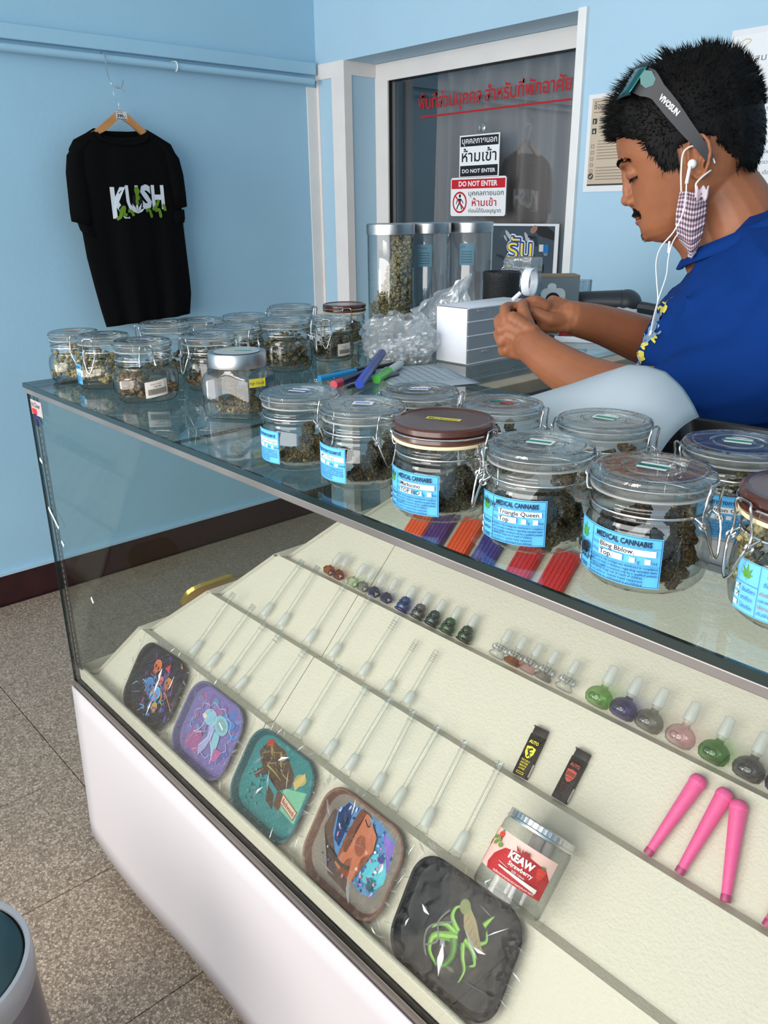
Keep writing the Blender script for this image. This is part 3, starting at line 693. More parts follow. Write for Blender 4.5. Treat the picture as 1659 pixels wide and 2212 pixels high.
def label_en(p, W, H, title, strain, weight, hand=None, scrib=False, checks=(1, 0, 1), bg=srgb(92, 178, 232), ink=srgb(24, 52, 96)):
    """the blue medical label, W x H metres with its lower left corner at the origin"""
    p.rect(0, 0, W, H, bg); p.frame(0.0008, 0.0008, W-0.0008, H-0.0008, 0.0004, ink)
    xd = W*0.27; p.rect(xd, 0.0015, xd+0.0004, H-0.0015, ink); p.rect(0.001, H*0.46, xd, H*0.46+0.0003, ink, 2)
    leaf_art(p, xd*0.5, H*0.66, H*0.28, srgb(70, 150, 60))
    for k, nme in enumerate(('INDICA', 'SATIVA', 'HYBRID')):
        y = H*(0.35-0.145*k); p.rect(0.0022, y-0.0002, 0.0052, y+0.0032, srgb(240, 240, 238), 1)
        if checks[k]: p.stroke([(0.0024, y+0.0014), (0.0036, y+0.0002), (0.0060, y+0.0040)], 0.0006, DK, False)
        p.text(nme, 0.0068, y-0.0002, 0.0042, ink, 0.02, w=xd*0.55)
    p.text(title, xd+W*0.07, H*0.83, 0.0062, srgb(20, 30, 44), 0.03, w=W*0.56)
    p.rect(xd+0.001, H*0.80, W-0.0015, H*0.806, ink)
    p.text('Strain', xd+0.0015, H*0.66, 0.0044, srgb(50, 110, 170)); p.text('Weight', xd+0.0015, H*0.51, 0.0044, srgb(50, 110, 170))
    p.rect(xd+W*0.12, H*0.645, W*0.94, H*0.765, WH); p.rect(xd+W*0.12, H*0.49, xd+W*0.37, H*0.61, WH)
    for q in (0.46, 0.60): p.rect(xd+W*q-0.002, H*0.495, xd+W*q+0.0022, H*0.60, WH)
    p.text('g', xd+W*0.51, H*0.50, 0.004, ink); p.text('oz', xd+W*0.645, H*0.50, 0.004, ink)
    p.text(strain, xd+W*0.13, H*0.665, 0.0058, DK, 0.012); p.text(weight, xd+W*0.13, H*0.505, 0.0062, DK, 0.012)
    p.rect(xd+0.001, H*0.455, W-0.0015, H*0.461, ink)
    lines = ['Medication in this package was distributed in compliance', 'with local state ordinance regarding cannabis laws.', 'It may be legally consumed only by a qualified patient.', 'WARNING! Keep out of reach of children.', 'Do not drive or operate heavy equipment.', 'Distribution to unlicensed is prohibited.']
    for k, t in enumerate(lines):
        p.text(t, xd+0.0015, H*(0.395-k*0.068), 0.0026 if k != 3 else 0.0029, ink, 0.02, w=(W-xd-0.004)*(1 if k < 3 else 0.82))
    if scrib:
        rr = random.Random(5)
        for k in range(16): p.ell(xd*0.55+rr.uniform(-0.008, 0.008), H*0.47+rr.uniform(-0.0035, 0.0035), 0.0022, 0.0022, DK, 0, 8)
    if hand: p.text(hand[0], hand[1], hand[2], hand[3], DK, 0.02, rot=hand[4])
def label_th(p, W, H, strain, weight='', bg=srgb(92, 178, 232), ink=srgb(24, 52, 110)):
    p.rect(0, 0, W, H, bg); p.frame(0.0006, 0.0006, W-0.0006, H-0.0006, 0.0003, ink)
    p.text('กัญชาทางการแพทย์', W*0.10, H*0.80, 0.0062, ink, 0.02, w=W*0.8)
    p.rect(W*0.16, H*0.60, W*0.96, H*0.74, WH); p.text(strain, W*0.18, H*0.63, 0.0056, DK, 0.01, w=min(W*0.76, 0.0034*len(strain)))
    p.rect(W*0.16, H*0.45, W*0.42, H*0.56, WH); p.rect(W*0.50, H*0.46, W*0.58, H*0.55, WH); p.rect(W*0.74, H*0.46, W*0.82, H*0.55, WH)
    p.text('กรัม', W*0.60, H*0.47, 0.0036, ink); p.text('ออนซ์', W*0.84, H*0.47, 0.0036, ink); p.text(weight, W*0.17, H*0.46, 0.0052, DK)
    th = ['คำเตือน ห้ามจำหน่ายให้แก่ผู้ที่มีอายุต่ำกว่า', 'ยี่สิบปี สตรีมีครรภ์ หรือสตรีให้นมบุตร', 'ห้ามขับขี่ยานพาหนะหรือทำงานเกี่ยวกับ', 'เครื่องจักรกลหลังใช้ผลิตภัณฑ์นี้', 'โปรดเก็บให้พ้นมือเด็ก', 'อ่านฉลากก่อนใช้ทุกครั้ง']
    for k, t in enumerate(th): p.text(t, W*0.06, H*(0.37-k*0.062), 0.0028, ink, w=W*(0.88 if k < 4 else 0.6))

def face_ang(x, y):                       # direction from a jar to the viewer's side of the shop
    return math.atan2(CAM_LOC.y-y, CAM_LOC.x-x)
def clip_jar(x, y, label, style='round', lid='glass', s=1.0, clasp=0.0, fill=None, lever=True, lidnote=None, note=None, group=None, sz=1.0):
    j = thing('clip_top_jar', label, 'jar', (x, y, CH+0.0002), (0, 0, 0), group); j.scale = (s, s, s*sz)
    fa = face_ang(x, y); nar = style == 'square'
    body = link('jar_body', jm(('b', style), lambda: MB().lathe(jar_profile(style), 64, fn=sq if nar else None).mesh('jar_body', M_glass, 60)), j)
    if nar: body.rotation_euler.z = fa+clasp*0.3
    bs = link('jar_base', jm('base', lambda: MB().lathe([(0.0, 0.0062), (0.030, 0.0060), (0.040, 0.0075), (0.046, 0.013)], 40).mesh('jar_base', M_lidglass, 60)), j)
    sc = 0.93 if nar else 1.0
    if lid == 'glass':
        l = link('lid', jm('lid', lambda: MB().lathe(LID+[(0.0, 0.0870), (0.0400, 0.0865), (0.0400, 0.0790)][:0], 64).lathe([(0.0, 0.0835), (0.036, 0.0835), (0.0400, 0.0790)], 48).mesh('lid', M_lidglass, 40)), j)
        g = link('gasket', jm('gask', lambda: MB().lathe([(0.0455, 0.0775), (0.0478, 0.0775), (0.0482, 0.0783), (0.0478, 0.0792), (0.0455, 0.0792)], 48).mesh('gasket', M_gasket, 60)), j)
    else:
        l = link('lid', jm('lidb', lambda: MB().lathe([(0.043, 0.0805), (0.0500, 0.0805), (0.0515, 0.0825), (0.0512, 0.0860), (0.0490, 0.0868), (0.0492, 0.0880), (0.0515, 0.0900), (0.0512, 0.0945), (0.0490, 0.0965), (0.0455, 0.0968), (0.0440, 0.0955), (0.0, 0.0955)], 64).mesh('lid', M_brownlid, 30)), j)
        g = link('gasket', jm('gaskb', lambda: MB().lathe([(0.0450, 0.0772), (0.0505, 0.0772), (0.0512, 0.0788), (0.0505, 0.0805), (0.0450, 0.0805)], 48).mesh('gasket', M_gasketc, 60)), j)
    for q in (l, g):
        q.scale = (sc, sc, 1)
    wr = [link('neck_ring', WM[0], j), link('clasp', WM[1], j), link('hinge_wire', WM[3], j), link('lid_ring', WM[4], j)]
    if lever: wr.append(link('lever', WM[2], j))
    for q in wr:
        q.rotation_euler.z = fa+clasp; q.scale = (sc*1.0, sc, 1)
    if lid != 'glass': wr[3].scale = (sc*1.04, sc*1.04, 1)
    if lidnote:
        p = Print(lambda u, v, h: Matrix.Rotation(fa+PI/2+lidnote.get('rot', 0), 3, 'Z') @ Vector((u, v, lidnote.get('z', 0.0938 if lid == 'glass' else 0.0957)+h)))
        for (u0, v0, u1, v1, c, t, tc_) in lidnote['marks']:
            p.rect(u0, v0, u1, v1, c, 1)
            if t: p.text(t, (u0+u1)/2, v0+(v1-v0)*0.22, (v1-v0)*0.75, tc_, 0.01, w=(u1-u0)*0.86, align='c')
        p.build('lid_note', j)
    if note: note(j, fa)
    if fill: fill(j, x, y, s)
    return j
def wrap(j, fa, a_from, W, z0, fn, R=0.0517, tilt=0.0, name='label'):
    """paper label wrapped round the body; a_from is the angle of its left edge from the viewer's direction"""
    a0 = fa+a_from
    p = Print(lambda u, v, h: Vector(((R+h)*math.cos(a0+u/R), (R+h)*math.sin(a0+u/R), z0+v+tilt*u)))
    fn(p); return p.build(name, j)
HEAPS = {}
def stuff_fill(kind, lo, hi, n, seed, lab, R=0.045, s=0.0072):
    def f(j, x, y, sc):
        k = (lo, hi, n, seed % 3, R, s)
        if k not in HEAPS: HEAPS[k] = heap(R, lo, hi, n, 5+seed % 3, s).mesh('dried_flower_buds', None, 180)
        me = HEAPS[k].copy(); me.materials.append(M_bud[kind])
        o = link('dried_flower_buds', me); o.location = (x, y, CH+0.0008); o.scale = (sc, sc, sc); o.rotation_euler.z = seed*1.7
        tag(o, lab, 'dried flowers', kind='stuff')
    return f
def nug_fill(kind, spots, lab, grp, base=0.0085, litter=(0.040, 30)):
    """separate buds: (angle from viewer, radius, height, size)"""
    def f(j, x, y, sc):
        fa = face_ang(x, y)
        for i, (a, r, h, s) in enumerate(spots):
            q = BUDS[(i*3+len(spots)) % 7]; key = ('bud', (i*3+len(spots)) % 7, kind)
            if key not in HEAPS:
                m_ = q.mesh('dried_bud', M_nug[kind], 180); HEAPS[key] = m_
            o = link('dried_bud', HEAPS[key]); o.scale = (s*sc,)*3
            o.location = (x+r*sc*math.cos(fa+a), y+r*sc*math.sin(fa+a), CH+(h+base)*sc); o.rotation_euler = (i*1.3, i*0.7, i*2.1)
            tag(o, lab, 'dried flower', grp)
        o = heap(litter[0], base, base+0.004, litter[1], len(spots), 0.0030).build('flower_crumbs', M_bud['brown' if kind != 'olive' else 'olive'], None, 180)
        o.location = (x, y, CH+0.0005); o.scale = (sc, sc, sc); tag(o, 'small crumbs under the '+grp, 'crumbs', kind='stuff')
    return f
def spots(n, R, h, seed, s=0.0105, bias=None):
    rr = random.Random(seed); o = []
    for k in range(n):
        a = rr.uniform(-PI, PI) if bias is None else rr.gauss(bias, 0.9); r = R*math.sqrt(rr.random())
        o.append((a, r, s*0.45+h*rr.random()*(k/n), s*rr.uniform(0.8, 1.2)))
    return o
TEAL = srgb(30, 138, 118); BLU = srgb(44, 86, 170)
mk = lambda c, t='', w=0.022, h=0.006, tc_=DK: dict(marks=[(-w/2, -h/2, w/2, h/2, c, t, tc_)], rot=-0.25)
white = lambda: (-0.012, -0.008, 0.012, 0.008, srgb(226, 226, 226), '', DK)

# ---- front row, right of the seam
clip_jar(0.756, 0.064, 'clip-top glass jar with blue diagonal tape on its lid, first of the front row', clasp=0.62, s=0.93, sz=1.02, lidnote=dict(marks=[white(), (-0.014, -0.003, 0.014, 0.003, BLU, '', WH)], rot=-0.5),
         note=lambda j, fa: wrap(j, fa, -1.50, 0.048, 0.011, lambda p: label_th(p, 0.048, 0.041, 'St.Jenny Pancake')),
         fill=nug_fill('olive', spots(26, 0.036, 0.034, 4, 0.0115, 0.9), 'olive brown dried bud in the jar with blue diagonal tape', 'buds in the blue-tape front jar'))
clip_jar(0.862, 0.073, 'clip-top glass jar with a wrinkled blue label, second in the front row', clasp=0.50, s=0.95, lidnote=dict(marks=[white(), (-0.009, -0.002, 0.008, 0.003, srgb(80, 110, 190), '', WH)], rot=-0.2),
         note=lambda j, fa: wrap(j, fa, -1.50, 0.056, 0.011, lambda p: label_th(p, 0.056, 0.041, 'GMO (Top)')),
         fill=nug_fill('dark', spots(26, 0.037, 0.036, 9, 0.0115, 0.5), 'dark green dried bud in the jar with a wrinkled blue label', 'buds in the second front-row jar'))
clip_jar(0.990, 0.068, 'clip jar with brown ceramic lid and yellow tape in the front row', lid='brown', clasp=1.05, s=0.99, lidnote=dict(marks=[(-0.018, -0.0045, 0.018, 0.0045, srgb(212, 204, 70), 'Markscino', DK)], rot=-0.35),
         note=lambda j, fa: wrap(j, fa, -1.42, 0.070, 0.0105, lambda p: label_en(p, 0.070, 0.042, 'MEDICAL CANNABIS', 'Markscino', 'TOP B.O', hand=('70/30 I', 0.003, 0.035, 0.0062, -0.1), checks=(1, 0, 1))),
         fill=nug_fill('dark', spots(30, 0.038, 0.030, 14, 0.0115, 0.4), 'dark brown dried bud in the brown-lidded jar', 'buds in the brown-lidded front jar'))
clip_jar(1.103, 0.076, 'front clip jar whose blue label carries a thick 50/40 note', clasp=-1.35, s=0.985, lidnote=dict(marks=[white(), (-0.012, -0.003, 0.010, 0.003, TEAL, '', DK)], rot=-0.3),
         note=lambda j, fa: wrap(j, fa, -1.22, 0.072, 0.0095, lambda p: label_en(p, 0.072, 0.043, 'MEDICAL CANNABIS', 'Triangle Queen.', 'Top', hand=('50/40 IH.', 0.001, 0.0345, 0.0068, -0.1), checks=(1, 0, 1)), tilt=0.03),
         fill=nug_fill('dark', spots(30, 0.038, 0.034, 21, 0.012, 0.3), 'dark green dried bud in the jar with the thick 50/40 note', 'buds in the 50/40 note jar'))
clip_jar(1.214, 0.078, 'large front clip jar with black scribble over its blue label', clasp=1.05, s=1.0, lidnote=dict(marks=[white(), (-0.013, -0.0035, 0.012, 0.0035, TEAL, 'Blingblow', DK)], rot=-0.3),
         note=lambda j, fa: wrap(j, fa, -1.32, 0.082, 0.0115, lambda p: label_en(p, 0.082, 0.042, 'MEDICAL CANNABIS', 'Bling Bblow.', 'Top.', hand=('50/50 H', 0.004, 0.0125, 0.0070, -0.05), scrib=True, checks=(0, 0, 1)), tilt=-0.03),
         fill=nug_fill('brown', [(0.9, 0.030, 0.004, 0.012), (1.2, 0.034, 0.016, 0.011), (0.7, 0.036, 0.003, 0.010), (0.4, 0.030, 0.004, 0.011), (0.1, 0.032, 0.003, 0.010), (-0.3, 0.030, 0.003, 0.010), (-0.9, 0.030, 0.004, 0.010), (1.4, 0.024, 0.022, 0.011), (1.7, 0.030, 0.026, 0.012), (2.0, 0.030, 0.030, 0.011), (2.4, 0.034, 0.034, 0.012), (-2.6, 0.034, 0.026, 0.011), (-2.9, 0.030, 0.034, 0.012), (2.8, 0.02, 0.014, 0.012), (0.5, 0.015, 0.006, 0.012), (-1.5, 0.03, 0.02, 0.011), (-1.9, 0.034, 0.03, 0.011), (1.1, 0.012, 0.012, 0.011)],
                       'brown dried bud in the jar with a scribbled label', 'buds in the scribbled-label jar', litter=(0.040, 60)))
jF = clip_jar(1.333, 0.098, 'clip jar with brown lid cut off by the right border', lid='brown', clasp=-0.95, s=1.02,
         note=lambda j, fa: wrap(j, fa, -0.95, 0.090, 0.010, lambda p: (p.rect(0, 0, 0.09, 0.040, srgb(110, 186, 216)), p.frame(0.0006, 0.0006, 0.0894, 0.0394, 0.0003, BLU), leaf_art(p, 0.011, 0.028, 0.010, srgb(88, 150, 60)), p.rect(0.022, 0.001, 0.0223, 0.039, BLU), p.rect(0.001, 0.0225, 0.022, 0.0228, BLU),
             [(p.rect(0.0025, 0.0165-k*0.0062, 0.0062, 0.0202-k*0.0062, WH), p.stroke([(0.003, 0.0185-k*0.0062), (0.0042, 0.0172-k*0.0062), (0.0068, 0.021-k*0.0062)], 0.0006, DK, False) if k < 2 else 0, p.text(['อินดิกา', 'ซาติวา', 'ไฮบริด'][k], 0.009, 0.0168-k*0.0062, 0.0042, BLU)) for k in range(3)],
             p.text('กัญชาทางการแพทย์', 0.028, 0.033, 0.0055, DK, w=0.045), p.text('ชื่อสายพันธุ์', 0.026, 0.026, 0.004, BLU), p.rect(0.040, 0.0248, 0.07, 0.030, WH),
             [p.text(['คำเตือน ห้ามใช้ในสตรีมีครรภ์', 'และสตรีให้นมบุตร', 'ใช้ตามคำแนะนำแพทย์เท่านั้น', 'เก็บให้พ้นมือเด็ก'][k], 0.024, 0.019-k*0.005, 0.0034, RED if k % 2 == 0 else BLU) for k in range(4)])),
         fill=stuff_fill('olive', 0.008, 0.062, 130, 2, 'olive buds filling the right-most brown-lidded jar', s=0.0085))
# ---- second row, right of the seam
clip_jar(0.836, 0.186, 'clip jar with blue scribbled lid note, behind the front row, nearest the pens', clasp=1.35, s=0.97, sz=0.93, lidnote=dict(marks=[white(), (-0.012, -0.004, 0.012, 0.003, srgb(58, 80, 150), 'JAN', WH)], rot=-0.1), fill=stuff_fill('dark', 0.008, 0.05, 90, 4, 'dark buds in the second-row jar nearest the pens'))
clip_jar(0.950, 0.206, 'clip jar with teal and red tape pieces on the lid', clasp=1.2, s=0.94, sz=0.95, lidnote=dict(marks=[(-0.016, -0.002, 0.000, 0.006, TEAL, 'A', DK), (-0.002, -0.006, 0.016, 0.002, srgb(176, 52, 50), '', DK)], rot=-0.45), fill=stuff_fill('dark', 0.008, 0.05, 90, 5, 'dark buds in the jar with teal and red tape'))
clip_jar(1.076, 0.219, 'clip jar with one green tape on the lid, before the curled paper', clasp=1.15, s=0.99, sz=0.92, lidnote=dict(marks=[white(), (-0.010, -0.004, 0.012, 0.004, srgb(60, 150, 118), '', DK)], rot=-0.4), fill=stuff_fill('brown', 0.008, 0.045, 80, 6, 'brown buds in the jar before the curled paper'))
clip_jar(1.213, 0.228, 'clip jar beside the black tray, teal tape on lid', clasp=-1.25, s=0.99, sz=0.92, lidnote=dict(marks=[white(), (-0.013, -0.003, 0.013, 0.004, TEAL, '', DK)], rot=-0.1),
         note=lambda j, fa: wrap(j, fa, -0.55, 0.055, 0.008, lambda p: label_th(p, 0.055, 0.044, 'Lemon Orange')), fill=stuff_fill('dark', 0.008, 0.04, 70, 7, 'dark buds in the jar beside the black tray'))
# ---- the left cluster
bc = lambda j, fa, a0, z0, tl, R=0.0535: wrap(j, fa, a0, 0.036, z0, lambda p: (p.rect(0, 0, 0.036, 0.025, srgb(206, 198, 188)), p.text('Sativa hybrid', 0.009, 0.019, 0.0034, DK), p.text('THB 400', 0.013, 0.0148, 0.0034, DK, 0.01),
     [p.rect(0.004+k*0.0011, 0.004, 0.004+k*0.0011+[0.0004, 0.0007, 0.0003, 0.0008][(k*7) % 4], 0.013, srgb(50, 44, 42), 1) for k in range(26)]), R=R, tilt=tl, name='barcode_sticker')
clip_jar(0.045, 0.083, 'left-most clip jar at the counter corner, orange mark on lid', style='square', clasp=0.05, s=0.95, lidnote=mk(srgb(196, 128, 110), '', 0.03, 0.007), fill=stuff_fill('olive', 0.008, 0.05, 110, 0, 'olive buds in the left-most jar'))
clip_jar(0.138, 0.097, 'clip jar with blue note, between corner jar and barcode jar', style='square', clasp=-0.55, s=0.97, lidnote=mk(srgb(52, 80, 140), '', 0.026, 0.008),
         note=lambda j, fa: wrap(j, fa, -1.55, 0.03, 0.01, lambda p: label_th(p, 0.03, 0.036, 'K')), fill=stuff_fill('olive', 0.008, 0.052, 110, 1, 'olive buds in the second jar from the left'))
clip_jar(0.283, 0.099, 'squat clip jar with a barcode sticker, front left group', style='square', clasp=0.1, s=1.02, lever=False, lidnote=mk(BLU, '', 0.02, 0.006), note=lambda j, fa: bc(j, fa, -0.05, 0.010, 0.12, 0.0545),
         fill=stuff_fill('brown', 0.008, 0.030, 90, 2, 'brown and pale buds low in the front barcode jar'))
clip_jar(0.092, 0.240, 'clip jar with teal mark, behind the two left-most jars', clasp=-1.15, s=1.0, lidnote=mk(TEAL, '', 0.012, 0.005), fill=stuff_fill('dark', 0.008, 0.03, 60, 3, 'dark buds in the jar with a small teal mark'))
clip_jar(0.060, 0.335, 'clip jar with red dot on the lid, before the T-shirt', clasp=0.4, s=0.94, lidnote=mk(srgb(180, 50, 56), '', 0.008, 0.006), fill=stuff_fill('dark', 0.008, 0.04, 60, 4, 'dark buds in the jar with a red dot'))
clip_jar(0.284, 0.221, 'clip jar with pale blue note, behind the steel-lidded jar', clasp=-0.95, s=0.95, sz=1.05, lidnote=mk(srgb(140, 160, 196), '', 0.02, 0.01), fill=stuff_fill('brown', 0.008, 0.022, 60, 5, 'reddish brown crumbs in the jar behind the steel-lidded jar'))
clip_jar(0.194, 0.336, 'clip jar with pale note, middle of the left cluster', clasp=0.6, s=0.93, lidnote=mk(srgb(150, 166, 190), '', 0.02, 0.008), fill=stuff_fill('dark', 0.008, 0.04, 60, 6, 'dark buds in the middle jar of the left cluster'))
clip_jar(0.064, 0.438, 'clip jar with lilac note at the back left edge', clasp=-1.4, s=0.94, lidnote=mk(srgb(176, 160, 176), '', 0.016, 0.005), fill=stuff_fill('dark', 0.008, 0.04, 60, 7, 'dark buds in the jar with a lilac note'))
clip_jar(0.060, 0.560, 'taller clip jar at the back, right of the T-shirt', clasp=1.2, s=1.0, sz=1.03, fill=stuff_fill('dark', 0.008, 0.04, 60, 8, 'dark buds in the taller back jar'))
clip_jar(0.236, 0.415, 'wide clip jar packed with dark herb, mid-left group', clasp=1.35, s=1.0, sz=1.04, lidnote=mk(srgb(176, 186, 170), '', 0.02, 0.008), fill=stuff_fill('dark', 0.006, 0.060, 260, 9, 'dark herb packing the wide jar', s=0.0060))
clip_jar(0.216, 0.545, 'clip jar with barcode sticker beside the plastic bag', clasp=-0.25, s=0.86, sz=1.1, lidnote=mk(srgb(90, 130, 150), '', 0.012, 0.005), note=lambda j, fa: bc(j, fa, 0.25, 0.014, 0.05, 0.0517), fill=stuff_fill('dark', 0.006, 0.058, 240, 10, 'dark herb packing the back barcode jar', s=0.0060))
clip_jar(0.104, 0.672, 'clip jar with a brown lid at the back of the left group', lid='brown', clasp=0.1, s=0.93, sz=1.05, lever=False, fill=stuff_fill('dark', 0.008, 0.05, 80, 11, 'dark buds in the back brown-lidded jar'))
# ---- the hexagonal jar with a steel lid
hx, hy = 0.486, 0.150; fa = face_ang(hx, hy)
h = thing('steel_lid_jar', 'faceted glass jar with brushed steel lid and yellow sticker', 'jar', (hx, hy, CH+0.0002), (0, 0, fa-0.38))
oct_ = lambda a, z: 1.0 if z > 0.068 else (lambda c: 1+(c-1)*min(1, max(0, (0.070-z)/0.008)))(min(1/max(1e-3, abs(math.cos(((a+PI/4) % (PI/2))-PI/4))), 1.24)*0.93)
MB().lathe([(0, 0.004), (0.032, 0.003), (0.040, 0), (0.0475, 0.003), (0.0490, 0.012), (0.0490, 0.056), (0.0470, 0.064), (0.0420, 0.0700), (0.0400, 0.0735), (0.040, 0.08)], 72, fn=oct_).build('jar_body', M_glass, h, 40)
MB().lathe([(0.0425, 0.0735), (0.0430, 0.0735), (0.0432, 0.0745), (0.0432, 0.0925), (0.0420, 0.0945), (0.0405, 0.0945), (0.0400, 0.0938), (0.0, 0.0938)], 64).build('lid', M_brushed, h, 40)
p = Print(lambda u, v, hh: Matrix.Rotation(PI/2+0.2, 3, 'Z') @ Vector((u, v, 0.0946+hh)))
p.ell(0, 0, 0.034, 0.034, srgb(160, 172, 178), n=40); p.rect(-0.004, -0.001, 0.022, 0.006, TEAL); p.stroke([(-0.018, 0.004), (-0.004, -0.006), (0.008, -0.012)], 0.004, srgb(196, 196, 90)); p.stroke([(-0.012, -0.004), (0.004, -0.001)], 0.002, srgb(210, 200, 90))
p.build('lid_note', h)
# yellow sticker on the right face, frosted handwriting label on the left face
def facemap(ang, dist, z0, u0=0):
    c, s_ = math.cos(ang), math.sin(ang)
    return lambda u, v, hh: Vector(((dist+hh)*c-(u+u0)*s_, (dist+hh)*s_+(u+u0)*c, z0+v))
p = Print(facemap(0.785, 0.0458, 0.047, -0.004)); p.rect(0, 0, 0.026, 0.0125, srgb(228, 206, 30)); p.text('High Cloudz', 0.0125, 0.004, 0.0058, DK, 0.01, w=0.023, align='c'); p.build('yellow_sticker', h)
p = Print(facemap(-0.785, 0.0458, 0.030, -0.031)); 
p.rect(0, 0, 0.06, 0.034, srgb(168, 176, 190)); p.text('April 13: d.atur.', 0.006, 0.025, 0.0075, srgb(50, 50, 60), rot=-0.08); p.text('ตาก Fruits', 0.012, 0.016, 0.0065, srgb(60, 60, 70), rot=0.12)
p.build('handwritten_label', h, thin_glass('matt_label_film', (0.85, 0.87, 0.9), (0.7, 0.72, 0.75), 0.03, 0.4, 2, 0.2, milk=0.3, milkcol=(0.5, 0.53, 0.58)))
nug_fill('olive', spots(30, 0.036, 0.024, 33, 0.0105)+[(-0.35, 0.030, 0.040, 0.012)], 'pale olive dried bud in the steel-lidded jar', 'buds in the steel-lidded jar', litter=(0.036, 60))(h, hx, hy, 1.0)
# ---- three tall canisters
M_can = thin_glass('canister_glass', (0.90, 0.92, 0.93), (0.35, 0.40, 0.42), 0.10, 0.03, 2.0, 0.8)
def canister(x, y, r, hgt, label, fill, sticker=None):
    c = thing('glass_canister', label, 'canister', (x, y, CH+0.0002))
    MB().lathe([(0, 0.004), (r*0.8, 0.003), (r*0.85, 0), (r-0.003, 0.002), (r, 0.010), (r, hgt-0.026), (r-0.004, hgt-0.02)], 48).build('jar_body', M_can, c, 50)
    MB().lathe([(r-0.001, hgt-0.024), (r+0.0015, hgt-0.024), (r+0.0018, hgt-0.022), (r+0.0018, hgt-0.002), (r, hgt), (r-0.003, hgt-0.001), (0, hgt-0.001)], 48).build('lid', M_brushed, c, 40)
    if fill:
        o = heap(r-0.006, 0.006, hgt*0.80, 3000, 3, 0.0060).build('dried_flower_buds', M_bud['olive'], None, 180); o.location = (x, y, CH+0.001); o.rotation_euler.z = 2.35
        tag(o, 'dense olive buds filling the left tall canister', 'dried flowers', kind='stuff')
    if sticker:
        fa = face_ang(x, y); p = Print(lambda u, v, hh: Vector(((r+0.0003+hh)*math.cos(fa-0.5+u/r), (r+0.0003+hh)*math.sin(fa-0.5+u/r), hgt*0.62+v)))
        p.rect(0, 0, 0.035, 0.05, srgb(90, 130, 146)); p.text(sticker, 0.003, 0.04, 0.007, DK); 
        for k in range(5): p.rect(0.004, 0.030-k*0.006, 0.030, 0.032-k*0.006, srgb(60, 90, 110))
        p.build('label', c)
canister(0.072, 0.842, 0.0540, 0.258, 'left tall glass canister with steel lid, full of buds', True)
canister(0.078, 0.960, 0.0530, 0.258, 'middle tall empty glass canister with steel lid', False, 'Cherry')
canister(0.120, 1.064, 0.0525, 0.258, 'right tall empty glass canister with steel lid', False, 'OG')

# ================================================================ goods on the stepped display
def frame_on(k, x, t, off_=0.0, spin=0.0):
    """local frame on sloped panel k: X along the counter, Y up the slope, Z out of the panel; spin turns it in the panel"""
    (yb, zb), (yt, zt) = PN[k]; L = math.hypot(yt-yb, zt-zb); dy, dz = (yt-yb)/L, (zt-zb)/L
    M = Matrix(((1, 0, 0, x), (0, dy, -dz, yb+dy*t-dz*off_), (0, dz, dy, zb+dz*t+dy*off_), (0, 0, 0, 1)))
    return M @ RZ(spin)
def place(o, M): o.matrix_world = M; return o
# ---- glass down-stems (12 on the second step, 7 on the third)
def downstem(L, style):
    r = thing('glass_downstem', 'x', 'downstem')
    Lt = L
    MB().lathe([(0.0035, 0.028), (0.0042, 0.034), (0.0042, Lt-0.004), (0.0038, Lt), (0.0030, Lt)], 14, RX(-PI/2)).lathe([(0.0029, 0.03), (0.0029, Lt)], 12, RX(-PI/2)).build('stem_tube', M_tube, r, 60)
    MB().lathe([(0.0072, 0.008), (0.0076, 0.0085), (0.0062, 0.030), (0.0042, 0.0345)], 18, RX(-PI/2)).build('frosted_joint', M_frost, r, 60)
    MB().lathe([(0.0058, 0.0), (0.0090, 0.0005), (0.0094, 0.0025), (0.0080, 0.0050), (0.0074, 0.0085)], 18, RX(-PI/2)).build('foot_ring', M_tube, r, 60)
    if style == 'slot':
        q = MB()
        q.box(-0.0052, 0.0052, Lt-0.009, Lt, -0.0035, 0.0035).box(-0.0045, 0.0045, Lt-0.016, Lt-0.0145, -0.0044, 0.0044)
        q.build('diffuser_tip', M_clearthick, r)
    else:
        q = MB()
        for i in range(4):
            q.tube([(0.0044*math.cos(a), Lt-0.010-i*0.005, 0.0044*math.sin(a)) for a in [2*PI*k/10 for k in range(10)]], 0.0005, 4, closed=True)
        q.build('diffuser_tip', M_clearthick, r)
    return r
st2 = [(0.2926, 0.300, .146), (0.3546, 0.3685, .146), (0.4109, 0.4213, .130), (0.4514, 0.4696, .126), (0.5361, 0.5429, .126), (0.6312, 0.6307, .133), (0.7029, 0.7007, .128), (0.7512, 0.7525, .129), (0.8137, 0.8034, .133), (0.855, 0.8545, .132), (0.9128, 0.9049, .134), (0.9733, 0.9682, .134)]
st3 = [(0.3868, 0.4025, .132), (0.4417, 0.4464, .134), (0.5219, 0.5285, .130), (0.5881, 0.5959, .130), (0.6657, 0.6709, .117), (0.7269, 0.729, .098), (0.7715, 0.7726, .098)]
ordn = ['first', 'second', 'third', 'fourth', 'fifth', 'sixth', 'seventh', 'eighth', 'ninth', 'tenth', 'eleventh', 'twelfth']
ds_a, ds_b = downstem(0.131, 'slot'), downstem(0.131, 'holes')
first = {'slot': True, 'holes': True}
